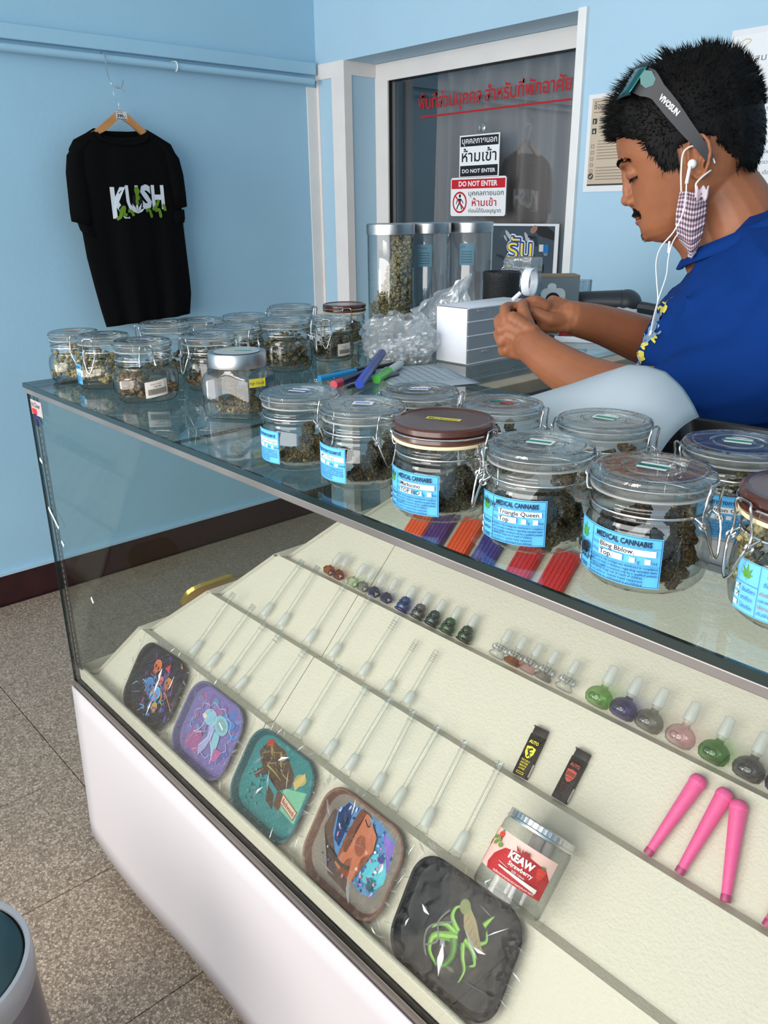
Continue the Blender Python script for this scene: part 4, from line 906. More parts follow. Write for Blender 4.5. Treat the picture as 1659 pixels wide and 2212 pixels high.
for row, lst in ((2, st2), (3, st3)):
    for i, (xb, xt, L) in enumerate(lst):
        sty = 'holes' if row == 3 and i >= 4 else 'slot'; src = ds_a if sty == 'slot' else ds_b
        o = src if first[sty] else copy_tree(src); first[sty] = False
        M = frame_on(row, xb, 0.001, 0.0098, -math.atan2(xt-xb, L))
        o.matrix_world = M @ SCL(1, L/0.131, 1)
        o['label'] = f'clear glass downstem, {ordn[i]} from the left on the {"lower" if row == 2 else "upper"} downstem row'
        o['group'] = 'downstems on the %s step' % ('second' if row == 2 else 'third')
# ---- bowls on the fourth step
def cglass(name, c, dens=0.75): return thin_glass(name, tuple(v**0.62 for v in c), tuple((v**0.9)*0.55 for v in c), 0.07, 0.03, 2.2, 0.8)
GC = {'amber': (0.50, 0.18, 0.05), 'clear': (0.93, 0.94, 0.94), 'palegreen': (0.72, 0.84, 0.66), 'smoke': (0.52, 0.52, 0.52), 'navy': (0.06, 0.08, 0.30), 'blue': (0.05, 0.16, 0.50), 'teal': (0.06, 0.17, 0.18),
      'green': (0.08, 0.26, 0.10), 'dkgreen': (0.06, 0.18, 0.07), 'grey': (0.25, 0.27, 0.28), 'lime': (0.42, 0.66, 0.30), 'violet': (0.14, 0.14, 0.42), 'pink': (0.86, 0.68, 0.72), 'leaf': (0.22, 0.48, 0.16), 'smokelt': (0.48, 0.48, 0.46)}
GM = {k: cglass(k+'_glass', v) for k, v in GC.items()}
def bowl(kind, col, foot=None, big=False):
    b = thing('glass_bowl_piece', 'x', 'glass bowl'); A = RX(-PI/2)     # axis up the slope = +Y
    y0 = 0.0225 if not big else 0.030; s = 1.0 if not big else 1.22
    MB().lathe([(0.0058*s, y0+0.004), (0.0064*s, y0+0.005), (0.0050*s, y0+0.0235*s), (0.0030, y0+0.0245*s)], 18, A).build('frosted_joint', M_frost, b, 50)
    MB().lathe([(0.0040*s, y0-0.006), (0.0040*s, y0+0.002), (0.0056*s, y0+0.005)], 14, A).build('neck', M_tube if kind != 'sculpt' else GM['clear'], b, 60)
    if kind == 'facet':
        q = MB()
        q.lathe([(0, 0.0005), (0.0070, 0.0008), (0.0125, 0.0075), (0.0100, 0.0135), (0.0045, 0.0180)], 8, A); q.sphere(0.0115, 0.0075, 0.004, 0.0065, sub=1)
        q.build('bowl_body', GM[col], b, 10)
        MB().lathe([(0.004, 0.0135), (0.0062, 0.0165), (0.0040, 0.0195)], 12, A).build('glass_collar', GM['clear'], b, 60)
    elif kind == 'sculpt':
        q = MB()
        q.sphere(0, 0.0085, 0.0, 0.0118, 0.0085, 0.0110, 3, None, None, lambda p: 1+0.13*noise.noise(p*3.1))
        q.sphere(0, 0.0185, 0.001, 0.0085, 0.0075, 0.0085, 3, None, None, lambda p: 1+0.16*noise.noise(p*4+Vector((5, 0, 0))))
        for a in (0.8, 2.3): q.sphere(0.006*math.cos(a), 0.014, 0.0075, 0.0032, sub=2)
        q.build('bowl_body', GM[col], b, 60)
        MB().tube([(0.0108*math.cos(a), 0.0015, 0.0108*math.sin(a)) for a in [2*PI*k/20 for k in range(20)]], 0.0016, 6, closed=True).build('base_rim', GM[col], b, 60)
    elif kind == 'star':
        q = MB(); P = []
        for k in range(12):
            a = 2*PI*k/12; r = 0.0150 if k % 2 == 0 else 0.0085; P.append((r*math.cos(a), r*math.sin(a)))
        q.prism(P, 0.0115, 0.0160, A); P2 = [(x*0.75, y*0.75) for x, y in P]; q.prism(P2, 0.0155, 0.0200, A @ RZ(0.26))
        for k in range(6):
            a = 2*PI*k/6; q.sphere(0.0105*math.cos(a), 0.0150, 0.0105*math.sin(a), 0.0032, 0.0045, 0.0032, 2)
        q.build('petals', M_clearthick, b, 20)
        MB().lathe([(0, 0.001), (0.0105, 0.001), (0.0128, 0.0030), (0.0128, 0.0058), (0.0080, 0.0110)], 24, A).build('bowl_foot', GM[foot] if foot and foot != 'clear' else M_clearthick, b, 40)
    elif kind == 'round':
        r = 0.0185
        MB().lathe([(0, 0.0008), (0.010, 0.0006), (0.0155, 0.0030), (r, 0.0100), (r*0.98, 0.0145), (0.0155, 0.0205), (0.0105, 0.0250), (0.0052, 0.0272), (0.0046, 0.0300)], 36, A).build('bowl_body', GM[col], b, 60)
        MB().sphere(-0.004, 0.0100, 0.0135, 0.0050, 0.0050, 0.0040, 3).lathe([(0.0030, 0), (0.0042, 0.0007), (0.0050, 0.0022), (0.0046, 0.0034)], 16, T(0.004, 0.0095, 0.0145)).build('carb_ring', GM[col], b, 60)
    return b
_proto = {}
bl = [(0.464, 'facet', 'amber', '', 0.15, 'amber faceted glass bowl, the left-most of the row'),
      (0.491, 'facet', 'amber', '', -0.15, 'second amber faceted glass bowl from the left'),
      (0.531, 'facet', 'palegreen', '', 0.15, 'pale green glass bowl beside the amber ones'),
      (0.5575, 'facet', 'smoke', '', 0.1, 'smoky grey faceted bowl between green and navy bowls'),
      (0.587, 'facet', 'navy', '', -0.1, 'first navy faceted bowl, at the panel seam'),
      (0.6180, 'facet', 'navy', '', -0.1, 'second navy faceted bowl with clear side knob'),
      (0.6590, 'sculpt', 'blue', '', 0, 'bright blue sculpted glass bowl'),
      (0.6945, 'sculpt', 'grey', '', 0, 'charcoal grey sculpted glass bowl'),
      (0.7270, 'sculpt', 'teal', '', 0, 'dark teal sculpted glass bowl'),
      (0.7605, 'sculpt', 'green', '', 0, 'mid green sculpted glass bowl'),
      (0.7965, 'sculpt', 'dkgreen', '', 0, 'darkest green sculpted bowl, last of the sculpted ones'),
      (0.8640, 'star', 'clear', 'clear', 0, 'clear petal-shaped glass bowl, first of five'),
      (0.8920, 'star', 'clear', 'amber', 0, 'petal-shaped glass bowl with amber foot'),
      (0.9200, 'star', 'clear', 'pink', 0, 'petal-shaped glass bowl with faint pink foot'),
      (0.9480, 'star', 'clear', 'smoke', 0, 'petal-shaped glass bowl with smoky foot'),
      (0.9830, 'star', 'clear', 'clear', 0, 'clear petal-shaped bowl standing apart at the end'),
      (1.0375, 'round', 'lime', '', 0, 'lime green round glass bowl'),
      (1.0745, 'round', 'violet', '', 0, 'deep violet blue round glass bowl'),
      (1.1110, 'round', 'smokelt', '', 0, 'smoky round glass bowl between violet and pink'),
      (1.1535, 'round', 'pink', '', 0, 'pale pink round glass bowl'),
      (1.1965, 'round', 'leaf', '', 0, 'leaf green round glass bowl'),
      (1.2385, 'round', 'grey', '', 0, 'dark grey round glass bowl near the right border'),
      (1.2765, 'round', 'navy', '', 0, 'navy round glass bowl cut by the right border')]
for x, kind, col, foot, sp, lab in bl:
    b = bowl(kind, col, foot, kind == 'round')
    r = {'facet': 0.0135, 'sculpt': 0.013, 'star': 0.0145, 'round': 0.0190}[kind]
    b.matrix_world = frame_on(4, x, 0.0005, r, -sp*0.5)
    b['label'] = lab; b['group'] = 'glass bowls along the fourth step'
# ---- two flat lighters
def lighter(x, xt, lab, col, emblem, body):
    L = 0.070; o = thing('flat_lighter', lab, 'lighter', group=None)
    MB().rbox(-0.0105, 0.0105, 0, L*0.84, 0, 0.0085, 0.0012).build('body', pmat(body+'_lighter', srgb(16, 14, 15), 0.35, spec=0.15), o)
    MB().rbox(-0.0095, 0.0100, L*0.84, L, 0.0008, 0.0082, 0.0010).rbox(-0.0115, -0.0085, L*0.975, L*1.0, 0.001, 0.008, 0.0006).build('thumb_cap', M_black, o)
    MB().box(0.0105, 0.0112, 0.004, 0.022, 0.002, 0.006).build('gas_window', M_steel, o)
    p = Print(lambda u, v, h: Vector((u, v, 0.0086+h)))
    c = col
    p.text('AUTO', 0, L*0.66, 0.0060, c, 0.03, w=0.0145, align='c')
    sh_ = [(-0.0070, 0.041), (0, 0.0425), (0.0070, 0.041), (0.0066, 0.033), (0.0035, 0.0275), (0, 0.0255), (-0.0035, 0.0275), (-0.0066, 0.033)]
    p.poly(sh_, c)
    if emblem == 'horse':
        p.stroke([(-0.001, 0.028), (0.0005, 0.032), (-0.002, 0.035), (0.0, 0.0385), (0.003, 0.0392)], 0.0026, DK); p.stroke([(0.0005, 0.034), (0.004, 0.0345)], 0.0013, DK, False); p.stroke([(-0.001, 0.035), (-0.0035, 0.038), (-0.0045, 0.036)], 0.0012, DK); p.stroke([(0.0, 0.031), (0.003, 0.030), (0.0025, 0.028)], 0.0012, DK)
        for k, t in enumerate(('THE CAR IS', 'ANOTHER', 'MAN\'S', 'LOVER')): p.text(t, 0, 0.0210-k*0.0038, 0.0036, c, 0.01, align='c', w=0.013-k*0.0012)
        p.frame(-0.0055, 0.0035, 0.0055, 0.0065, 0.0006, c)
    else:
        for z in (0.0375, 0.034, 0.0305): p.rect(-0.0064, z, 0.0064, z+0.0008, DK)
        p.rect(-0.005, 0.0338, 0.005, 0.0368, DK); p.text('Auto', 0, 0.0342, 0.0034, c, 0.02, align='c', w=0.008)
        for k, t in enumerate(('THE CAR IS', 'ANOTHER', 'MAN\'S', 'LOVER')): p.text(t, 0, 0.0205-k*0.0038, 0.0034, srgb(92, 34, 28), 0.0, align='c', w=0.013-k*0.0012)
    p.build('printing', o)
    o.matrix_world = frame_on(3, x, 0.0008, 0.0006, -math.atan2(xt-x, 0.07))
lighter(0.990, 0.987, 'black flat lighter with yellow shield print', srgb(236, 214, 40), 'horse', 'yellowprint')
lighter(1.0535, 1.0537, 'black flat lighter with orange-red shield print', srgb(186, 70, 48), 'bar', 'redprint')
# ---- pink cone tubes
M_pink = pmat('pink_plastic', srgb(224, 82, 140), 0.42, spec=0.4); M_pink2 = pmat('dark_pink_plug', srgb(160, 40, 92), 0.4)
def cone(xb, xt, L, lab):
    o = thing('cone_tube', lab, 'tube', group='pink cone tubes')
    A = RX(-PI/2)
    MB().lathe([(0.0052, 0.0075), (0.0096, L-0.0115)], 28, A).build('tube', M_pink, o, 60)
    MB().lathe([(0.0098, L-0.0120), (0.0103, L-0.0115), (0.0103, L-0.0090), (0.0098, L-0.0055), (0.0072, L-0.0015), (0.0035, L), (0, L)], 28, A).build('cap', M_pink, o, 50)
    MB().lathe([(0, 0), (0.0050, 0.0003), (0.0056, 0.0012), (0.0056, 0.0078), (0.0048, 0.0082)], 24, A).build('plug', M_pink2, o, 50)
    o.matrix_world = frame_on(3, xb, 0.0005, 0.0085, -math.atan2(xt-xb, L))
cone(1.1803, 1.1975, 0.112, 'pink cone tube, left one of three leaning together')
cone(1.2199, 1.2290, 0.111, 'pink cone tube, middle one, leaning right')
cone(1.2745, 1.2436, 0.110, 'pink cone tube leaning left against its neighbour')
cone(1.3190, 1.3300, 0.110, 'pink cone tube cut off by the right border')
# ---- strawberry jar leaning on the second step
kj = thing('strawberry_jar', 'clear screw jar with red strawberry wrapper and ridged metal lid', 'jar')
A = RX(-PI/2); KR, KL = 0.0435, 0.094
MB().lathe([(0, 0.002), (KR*0.86, 0.0015), (KR*0.95, 0.0), (KR, 0.004), (KR, KL-0.016), (KR*0.965, KL-0.011), (KR*0.93, KL-0.009)], 48, A).build('jar_body', M_glass, kj, 50)
MB().lathe([(KR*0.99, KL-0.0105), (KR*1.0, KL-0.0095), (KR*1.0, KL-0.0075), (KR*0.97, KL-0.0065), (KR*0.97, KL), (KR*0.94, KL+0.001), (0, KL+0.001)], 90, A, fn=lambda a, z: 1+0.006*math.cos(a*45)*(1 if z > KL-0.0068 and z < KL+0.0005 else 0)).build('lid', pmat('lid_metal', (0.55, 0.57, 0.59), 0.28, 1.0), kj, 20)
p = Print(lambda u, v, h: Vector(((KR+0.0004+h)*math.sin(u/KR), 0.022+v, (KR+0.0004+h)*math.cos(u/KR))))
CR = srgb(236, 120, 96)
p.rect(-0.062, 0, 0.056, 0.046, srgb(240, 196, 186)); p.rect(-0.062, 0, -0.040, 0.046, CR); p.poly([(-0.02, 0.0), (0.056, 0), (0.056, 0.024), (0.045, 0.033), (0.02, 0.036), (-0.008, 0.030), (-0.020, 0.018), (-0.024, 0.006)], srgb(186, 26, 34))
def berry(x, y, s):
    p.poly([(x-s, y+s*0.6), (x-s*0.6, y+s), (x+s*0.6, y+s), (x+s, y+s*0.6), (x+s*0.7, y-s*0.4), (x, y-s*1.3), (x-s*0.7, y-s*0.4)], srgb(216, 52, 44))
    for a in (-0.5, 0, 0.5): p.poly([(x, y+s*0.9), (x+s*0.7*math.sin(a)-s*0.2, y+s*1.5), (x+s*0.9*math.sin(a)+s*0.2, y+s*1.45)], srgb(80, 130, 60))
    for k in range(5): p.rect(x-s*0.5+k*s*0.25, y-s*0.1+(k % 2)*s*0.35, x-s*0.42+k*s*0.25, y+(k % 2)*s*0.35, srgb(250, 200, 120), 1)
berry(-0.052, 0.034, 0.0048); berry(-0.042, 0.026, 0.0038); berry(-0.022, 0.038, 0.0050); berry(0.040, 0.026, 0.006)
for k in range(4): p.ell(-0.030+k*0.005, 0.034-(k % 2)*0.005, 0.0034, 0.0026, srgb(110, 146, 56), k)
for k in range(5): p.poly([(0.012, 0.034), (0.004+k*0.004, 0.040), (0.007+k*0.004, 0.034)], srgb(150, 20, 26))
p.text('KEAW', 0.016, 0.0235, 0.0115, WH, 0.05, w=0.030, align='c'); p.text('Strawberry', 0.019, 0.0165, 0.0068, WH, 0.02, w=0.029, align='c')
p.text('SIZE 110mm', 0.019, 0.0115, 0.0034, WH, w=0.015, align='c'); p.stroke([(-0.006, 0.0145), (0.006, 0.0128)], 0.0004, WH, False)
p.poly([(-0.004, 0.0095), (0.008, 0.0092), (0.044, 0.0045), (0.044, 0.0095), (0.008, 0.0110), (-0.004, 0.0110)], srgb(236, 232, 224))
p.text('ผลิตจากกระดาษคุณภาพดี', 0.018, 0.0018, 0.0036, WH, w=0.050, align='c')
p.build('wrapper', kj)
kj.matrix_world = frame_on(2, 1.078, 0.0005, KR+0.0008, 0)
for i in range(3):
    q = thing('paper_cone', 'pale paper cone standing inside the strawberry jar', 'paper cone', group='paper cones in the strawberry jar')
    MB().lathe([(0.002, 0), (0.0065, 0.078)], 14, A).build('cone', pmat('cone_paper', srgb(206, 196, 196), 0.7), q, 60)
    q.matrix_world = frame_on(2, 1.066+i*0.012, 0.004, KR-0.016+(i % 2)*0.01, 0.05*(i-1))

# ---- five rolling trays in cellophane on the lowest step
TW, TH, TR = 0.169, 0.134, 0.038
def tray(x, lab, rim, art, spin=0.0, w=TW, h=TH, glint=0, inner=None):
    o = thing('rolling_tray', lab, 'tray')
    outer = rrect(w, h, TR, 8); n = len(outer); mb = MB(); V = []; F = []
    for (k, z) in ((1.0, 0.013), (0.985, 0.0145), (0.955, 0.0135), (0.90, 0.0035), (0.885, 0.003)):
        V += [(px*k, py*k+h/2, z) for px, py in outer]
    for i in range(4):
        for j in range(n): F.append((i*n+j, i*n+(j+1) % n, (i+1)*n+(j+1) % n, (i+1)*n+j))
    F.append(tuple(4*n+j for j in range(n)))
    m0 = len(V); V += [(px*k, py*k+h/2, z) for k, z in ((0.99, 0.012), (0.90, 0.001)) for px, py in outer]
    for j in range(n): F += [(j, m0+j, m0+(j+1) % n, (j+1) % n)]; F.append((m0+j, m0+n+j, m0+n+(j+1) % n, m0+(j+1) % n))
    F.append(tuple(m0+n+j for j in reversed(range(n))))
    mb.add(V, F); mb.build('tray_body', rim, o, 40)
    p = Print(lambda u, v, hh: Vector((u, v+h/2, 0.0031+hh)), 0.000025); art(p, w*0.885, h*0.885); p.build('printed_design', o, M_glossink)
    # cellophane sleeve with crinkles
    rr_ = random.Random(int(x*1000)); sd = rr_.random()*50
    c = MB(); ww, hh2 = w*1.10+0.014, h*1.02+0.030
    def cf(u, v):
        a = (u-.5)*2; b = (v-.5)*2; e = max(abs(a), abs(b)); z = 0.0175-0.0105*max(0, e-0.80)/0.2
        q = (u*9+sd, v*7, 0); cr = abs(fbm(q, 3)); cr2 = abs(fbm((u*23+sd, v*19, 3), 2))
        z += (0.0026*cr+0.0012*cr2)*(0.15+1.7*max(0, e-0.6)/0.4)
        return ((u-.5)*ww+0.002*fbm((v*8, sd, 0)), h/2+(v-.5)*hh2+0.002*fbm((u*8, sd, 5)), max(0.0155 if e < 0.80 else 0.004, z))
    c.grid(cf, 64, 54); c.build('cellophane_wrap', M_film, o, None)
    q = MB()  # pale slivers on the sleeve: folds with their glints put into the colour
    for k in range(46):
        e_ = rr_.random(); ed = k < 34
        if ed:
            t_ = rr_.uniform(0, 2*PI); X0, Y0 = (ww/2-.006)*max(-1, min(1, 1.25*math.cos(t_))), (hh2/2-.006)*max(-1, min(1, 1.25*math.sin(t_)))
            an = math.atan2(Y0, X0)+rr_.gauss(0, .5); L_ = rr_.uniform(.006, .020); z_ = 0.0125+rr_.uniform(0, .006)
            X0 -= math.cos(an)*L_*.7; Y0 -= math.sin(an)*L_*.7
        else:
            X0, Y0 = rr_.uniform(-w*.36, w*.36), rr_.uniform(-h*.36, h*.36); an = rr_.uniform(0, 2*PI); L_ = rr_.uniform(.010, .045); z_ = 0.0185
        wd_ = rr_.uniform(.0004, .0016) if ed or e_ > .3 else rr_.uniform(.002, .005); c0, s0 = math.cos(an), math.sin(an); tl = rr_.gauss(0, .0016)
        P_ = [(X0, Y0, z_), (X0+c0*L_*.4-s0*wd_, Y0+s0*L_*.4+c0*wd_, z_+tl+.0008), (X0+c0*L_, Y0+s0*L_, z_-.001), (X0+c0*L_*.5+s0*wd_, Y0+s0*L_*.5-c0*wd_, z_-tl)]
        q.add([(a_, b_+h/2, c_) for a_, b_, c_ in P_], [(0, 1, 2), (0, 2, 3)])
    tag(q.build('fold_glint', M_foldglint, o, None), kind='stuff')
    o.matrix_world = frame_on(1, x, -0.0015, 0.0015, spin)
def clipsub(p, w, h): return None
def swirl(p, cx, cy, r, n, c, wd):
    p.stroke([(cx+r*(1-k/n)*math.cos(k*0.9), cy+r*(1-k/n)*math.sin(k*0.9)) for k in range(n)], wd, c)
def base_sheet(p, w, h, c): p.poly(rrect(w, h, TR*0.86, 6), c)
def skull(p, x, y, s, c, c2, rot=0):
    ca, sa = math.cos(rot), math.sin(rot); R_ = lambda u, v: (x+(u*ca-v*sa)*s, y+(u*sa+v*ca)*s)
    p.poly([R_(*q) for q in ((-0.9, 0.2), (-0.75, 0.8), (-0.2, 1.1), (0.4, 1.05), (0.85, 0.6), (0.9, 0.0), (0.55, -0.35), (0.5, -0.95), (-0.4, -0.95), (-0.5, -0.4), (-0.85, -0.2))], c)
    p.ell(*R_(-0.38, 0.05), 0.24*s, 0.27*s, c2, rot, 12); p.ell(*R_(0.38, 0.05), 0.24*s, 0.27*s, c2, rot, 12); p.poly([R_(0, -0.15), R_(0.12, -0.4), R_(-0.12, -0.4)], c2)
    for k in range(5): p.stroke([R_(-0.3+k*0.15, -0.6), R_(-0.3+k*0.15, -0.92)], 0.07*s, c2, False)
    p.stroke([R_(*q) for q in ((-0.9, 0.2), (-0.75, 0.8), (-0.2, 1.1), (0.4, 1.05), (0.85, 0.6), (0.9, 0.0))], 0.08*s, tuple(min(1, q*2.0+0.05) for q in c))
def art1(p, w, h):
    rr = random.Random(2); base_sheet(p, w, h, srgb(30, 28, 40))
    for k in range(46):
        p.ell(rr.gauss(0.004, 0.026), rr.gauss(-0.008, 0.024), rr.uniform(0.003, 0.010), rr.uniform(0.002, 0.005), rr.choice([srgb(74, 60, 130), srgb(54, 104, 170), srgb(120, 58, 110), srgb(84, 48, 90)]), rr.uniform(0, 3), 9)
    for k in range(22):
        x, y = rr.gauss(0, 0.028), rr.gauss(-0.01, 0.026); p.stroke([(x, y), (x+rr.gauss(0, .007), y+rr.gauss(0, .007)), (x+rr.gauss(0, .011), y+rr.gauss(0, .011))], 0.0014, rr.choice([srgb(90, 170, 220), srgb(90, 190, 220), srgb(220, 130, 60), srgb(170, 90, 160)]))
    skull(p, -0.022, 0.028, 0.013, srgb(198, 96, 60), srgb(60, 30, 36), -0.2); skull(p, 0.030, 0.012, 0.011, srgb(190, 110, 40), srgb(40, 36, 80), -0.4); skull(p, -0.024, -0.010, 0.014, srgb(62, 112, 172), srgb(30, 40, 90), 0.1)
    skull(p, 0.008, -0.016, 0.013, srgb(90, 160, 210), srgb(180, 80, 90), -0.3); skull(p, 0.020, -0.038, 0.009, srgb(180, 140, 70), srgb(60, 60, 140), 0.3); skull(p, 0.008, 0.010, 0.008, srgb(200, 100, 110), srgb(50, 30, 60), 0.3)
    p.poly([(0.006, 0.036), (0.018, 0.048), (0.022, 0.032)], srgb(200, 50, 70)); p.stroke([(0.022, -0.004), (0.030, -0.014), (0.028, -0.02), (0.038, -0.024)], 0.0013, srgb(200, 190, 60))
def art2(p, w, h):
    rr = random.Random(4); base_sheet(p, w, h, srgb(112, 98, 150))
    for k in range(60):
        x, y = rr.uniform(-w*.42, w*.42), rr.uniform(-h*.38, h*.38); p.ell(x, y, rr.uniform(0.004, 0.016), rr.uniform(0.003, 0.008), rr.choice([srgb(128, 108, 160), srgb(96, 112, 160), srgb(136, 98, 140), srgb(92, 124, 160), srgb(120, 88, 130)]) if x < 0.02 else rr.choice([srgb(70, 110, 170), srgb(84, 90, 150), srgb(100, 120, 170)]), rr.uniform(0, 3), 12)
    for k in range(12):
        a = 2*PI*k/12; p.stroke([(w*.36*math.cos(a), h*.34*math.sin(a)), (w*.40*math.cos(a+.3), h*.38*math.sin(a+.3)), (w*.33*math.cos(a+.5), h*.33*math.sin(a+.5))], 0.0016, srgb(150, 160, 200))
    p.poly([(-0.050, -0.018), (-0.02, -0.01), (0.0, -0.028), (-0.01, -0.05), (-0.04, -0.048)], srgb(150, 84, 130))
    C2 = srgb(128, 172, 188)
    p.poly([(-0.034, 0.012), (-0.026, 0.026), (-0.008, 0.030), (0.008, 0.020), (0.004, 0.006), (-0.016, 0.004)], C2); p.ell(0.022, 0.018, 0.021, 0.015, srgb(120, 170, 180), -0.2); p.ell(0.023, 0.018, 0.015, 0.010, srgb(120, 150, 150), -0.2); p.stroke([(0.014, 0.020), (0.030, 0.014)], 0.0028, srgb(190, 226, 230), False)
    p.poly([(-0.008, 0.006), (0.0, -0.012), (-0.012, -0.034), (-0.004, -0.050), (0.008, -0.030), (0.012, -0.004), (0.010, 0.008)], srgb(150, 150, 190)); p.poly([(0.012, 0.004), (0.016, -0.018), (0.032, -0.036), (0.034, -0.014), (0.030, 0.002)], C2)
    p.ell(-0.028, 0.014, 0.006, 0.004, srgb(220, 190, 160)); p.poly([(0.030, -0.020), (0.052, -0.016), (0.046, -0.036), (0.030, -0.044)], srgb(166, 92, 138))
    for pts in ([(-0.034, 0.012), (-0.026, 0.026), (-0.008, 0.030), (0.006, 0.020), (0.0, 0.006), (0.002, -0.012), (-0.012, -0.034)], [(0.004, 0.008), (0.012, -0.014), (0.030, -0.030), (0.034, -0.046)], [(-0.02, 0.004), (-0.03, -0.014), (-0.04, -0.02)]): p.stroke(pts, 0.0014, srgb(180, 190, 214))
    for k in range(26): p.ell(rr.uniform(-w*.42, w*.42), rr.uniform(-h*.42, h*.42), 0.0007, 0.0007, srgb(220, 215, 235), 0, 6)
def art3(p, w, h):
    rr = random.Random(5); base_sheet(p, w, h, srgb(46, 112, 112))
    p.poly([(-0.068, -0.02), (0.066, -0.028), (0.062, 0.02), (0.03, 0.03), (-0.066, 0.02)], srgb(50, 120, 122)); p.poly([(0.02, 0.004), (0.068, 0.02), (0.068, -0.03), (0.028, -0.026)], srgb(110, 166, 134))
    p.poly([(-0.018, -0.006), (0.006, -0.014), (0.016, -0.034), (-0.004, -0.030)], srgb(70, 52, 40))
    BR_ = srgb(74, 54, 40)
    p.poly([(-0.050, 0.052), (-0.062, 0.026), (-0.040, 0.008), (-0.010, 0.004), (0.010, -0.006), (0.022, 0.006), (0.034, 0.012), (0.030, 0.030), (0.012, 0.040), (-0.010, 0.052)], BR_)
    p.poly([(0.010, -0.004), (0.014, -0.028), (0.030, -0.030), (0.026, -0.004)], srgb(86, 60, 46)); p.poly([(-0.04, 0.010), (-0.056, -0.006), (-0.044, -0.012), (-0.026, 0.004)], BR_)
    for pts in ([(-0.045, 0.048), (-0.030, 0.030), (-0.034, 0.016)], [(-0.016, 0.046), (-0.004, 0.028), (0.006, 0.020), (0.024, 0.018)], [(-0.034, 0.016), (-0.010, 0.014), (0.008, 0.010)]): p.stroke(pts, 0.0034, srgb(150, 136, 70), taper=True)
    for k in range(14): p.stroke([(rr.uniform(-.06, .01), rr.uniform(.01, .05)), (rr.uniform(-.06, .01), rr.uniform(.01, .05))], 0.0012, rr.choice([srgb(130, 108, 70), srgb(40, 28, 22), srgb(160, 90, 60)]), False)
    p.poly([(-0.052, 0.050), (-0.040, 0.056), (-0.036, 0.046), (-0.052, 0.040)], srgb(160, 50, 36)); p.ell(0.046, 0.030, 0.013, 0.009, srgb(150, 150, 90), 0.5); p.poly([(0.034, 0.02), (0.05, 0.044), (0.054, 0.034), (0.044, 0.012)], srgb(190, 160, 100))
    p.poly([(0.024, -0.003), (0.066, -0.012), (0.064, -0.026), (0.026, -0.018)], srgb(150, 60, 60)); p.poly([(0.0255, -0.0045), (0.0645, -0.013), (0.0625, -0.0245), (0.0275, -0.0170)], srgb(196, 180, 150))
    p.text('Backwoods', 0.028, -0.0145, 0.0095, srgb(150, 36, 40), 0.03, w=0.034, rot=-0.20)
    for k in range(30): p.ell(rr.uniform(-.062, -.02), rr.uniform(-.05, -.0), rr.uniform(.001, .004), rr.uniform(.001, .002), rr.choice([srgb(40, 84, 92), srgb(70, 140, 140), srgb(36, 70, 80)]), rr.uniform(0, 3), 8)
def art4(p, w, h):
    rr = random.Random(6); base_sheet(p, w, h, srgb(126, 116, 106)); p.poly([(-0.07, 0.0), (-0.045, -0.02), (-0.03, -0.05), (0.02, -0.054), (0.0, -0.03), (-0.03, -0.012), (-0.05, 0.03), (-0.066, 0.03)], srgb(92, 74, 64))
    p.poly([(-0.058, 0.03), (-0.045, 0.052), (0.02, 0.055), (0.055, 0.045), (0.064, 0.0), (0.056, -0.034), (0.036, -0.040), (0.0, -0.034), (-0.03, -0.022), (-0.05, 0.0)], srgb(86, 128, 170))
    p.poly([(0.022, 0.01), (0.060, 0.03), (0.064, -0.01), (0.05, -0.03), (0.016, -0.02)], srgb(92, 176, 186)); p.poly([(-0.056, 0.03), (-0.045, 0.05), (-0.03, 0.05), (-0.03, -0.01), (-0.044, -0.005)], srgb(44, 58, 96)); p.poly([(0.03, 0.046), (0.056, 0.042), (0.064, 0.0), (0.054, 0.016)], srgb(126, 100, 176))
    for k in range(90):
        x, y = rr.uniform(-.054, .060), rr.uniform(-.038, .05); p.ell(x, y, rr.uniform(.0012, .004), rr.uniform(.0008, .0022), rr.choice([srgb(60, 90, 150), srgb(120, 180, 200), srgb(100, 80, 150), srgb(190, 190, 220), srgb(52, 60, 90), srgb(180, 120, 150)]), rr.uniform(0, 3), 8)
    leaf_art(p, -0.036, 0.016, 0.018, srgb(34, 52, 72)); leaf_art(p, 0.046, -0.028, 0.018, srgb(44, 84, 92)); leaf_art(p, 0.046, 0.012, 0.014, srgb(70, 60, 130))
    BD = srgb(178, 106, 76)
    p.poly([(-0.018, 0.054), (-0.024, 0.020), (-0.018, -0.010), (-0.024, -0.030), (-0.012, -0.034), (-0.006, -0.014), (0.002, -0.008), (0.008, -0.036), (0.016, -0.036), (0.016, 0.0), (0.030, 0.016), (0.026, 0.036), (0.008, 0.044), (0.0, 0.054)], BD)
    p.poly([(-0.018, 0.054), (-0.024, 0.020), (-0.018, -0.010), (-0.012, -0.008), (-0.012, 0.03), (-0.006, 0.054)], srgb(110, 66, 48)); p.ell(0.006, 0.012, 0.010, 0.014, srgb(140, 80, 58), 0.3); p.stroke([(-0.004, 0.046), (0.006, 0.040), (0.008, 0.048)], 0.002, srgb(70, 36, 30))
    p.stroke([(-0.046, -0.020), (-0.012, -0.026), (0.004, -0.022)], 0.0055, srgb(74, 66, 60)); 
    for k in range(12): x, y = rr.uniform(0.015, .056), rr.uniform(-.03, .02); p.ell(x, y, 0.0026, 0.0018, rr.choice([srgb(214, 140, 130), srgb(230, 225, 210), srgb(190, 130, 170)]), rr.uniform(0, 3), 6)
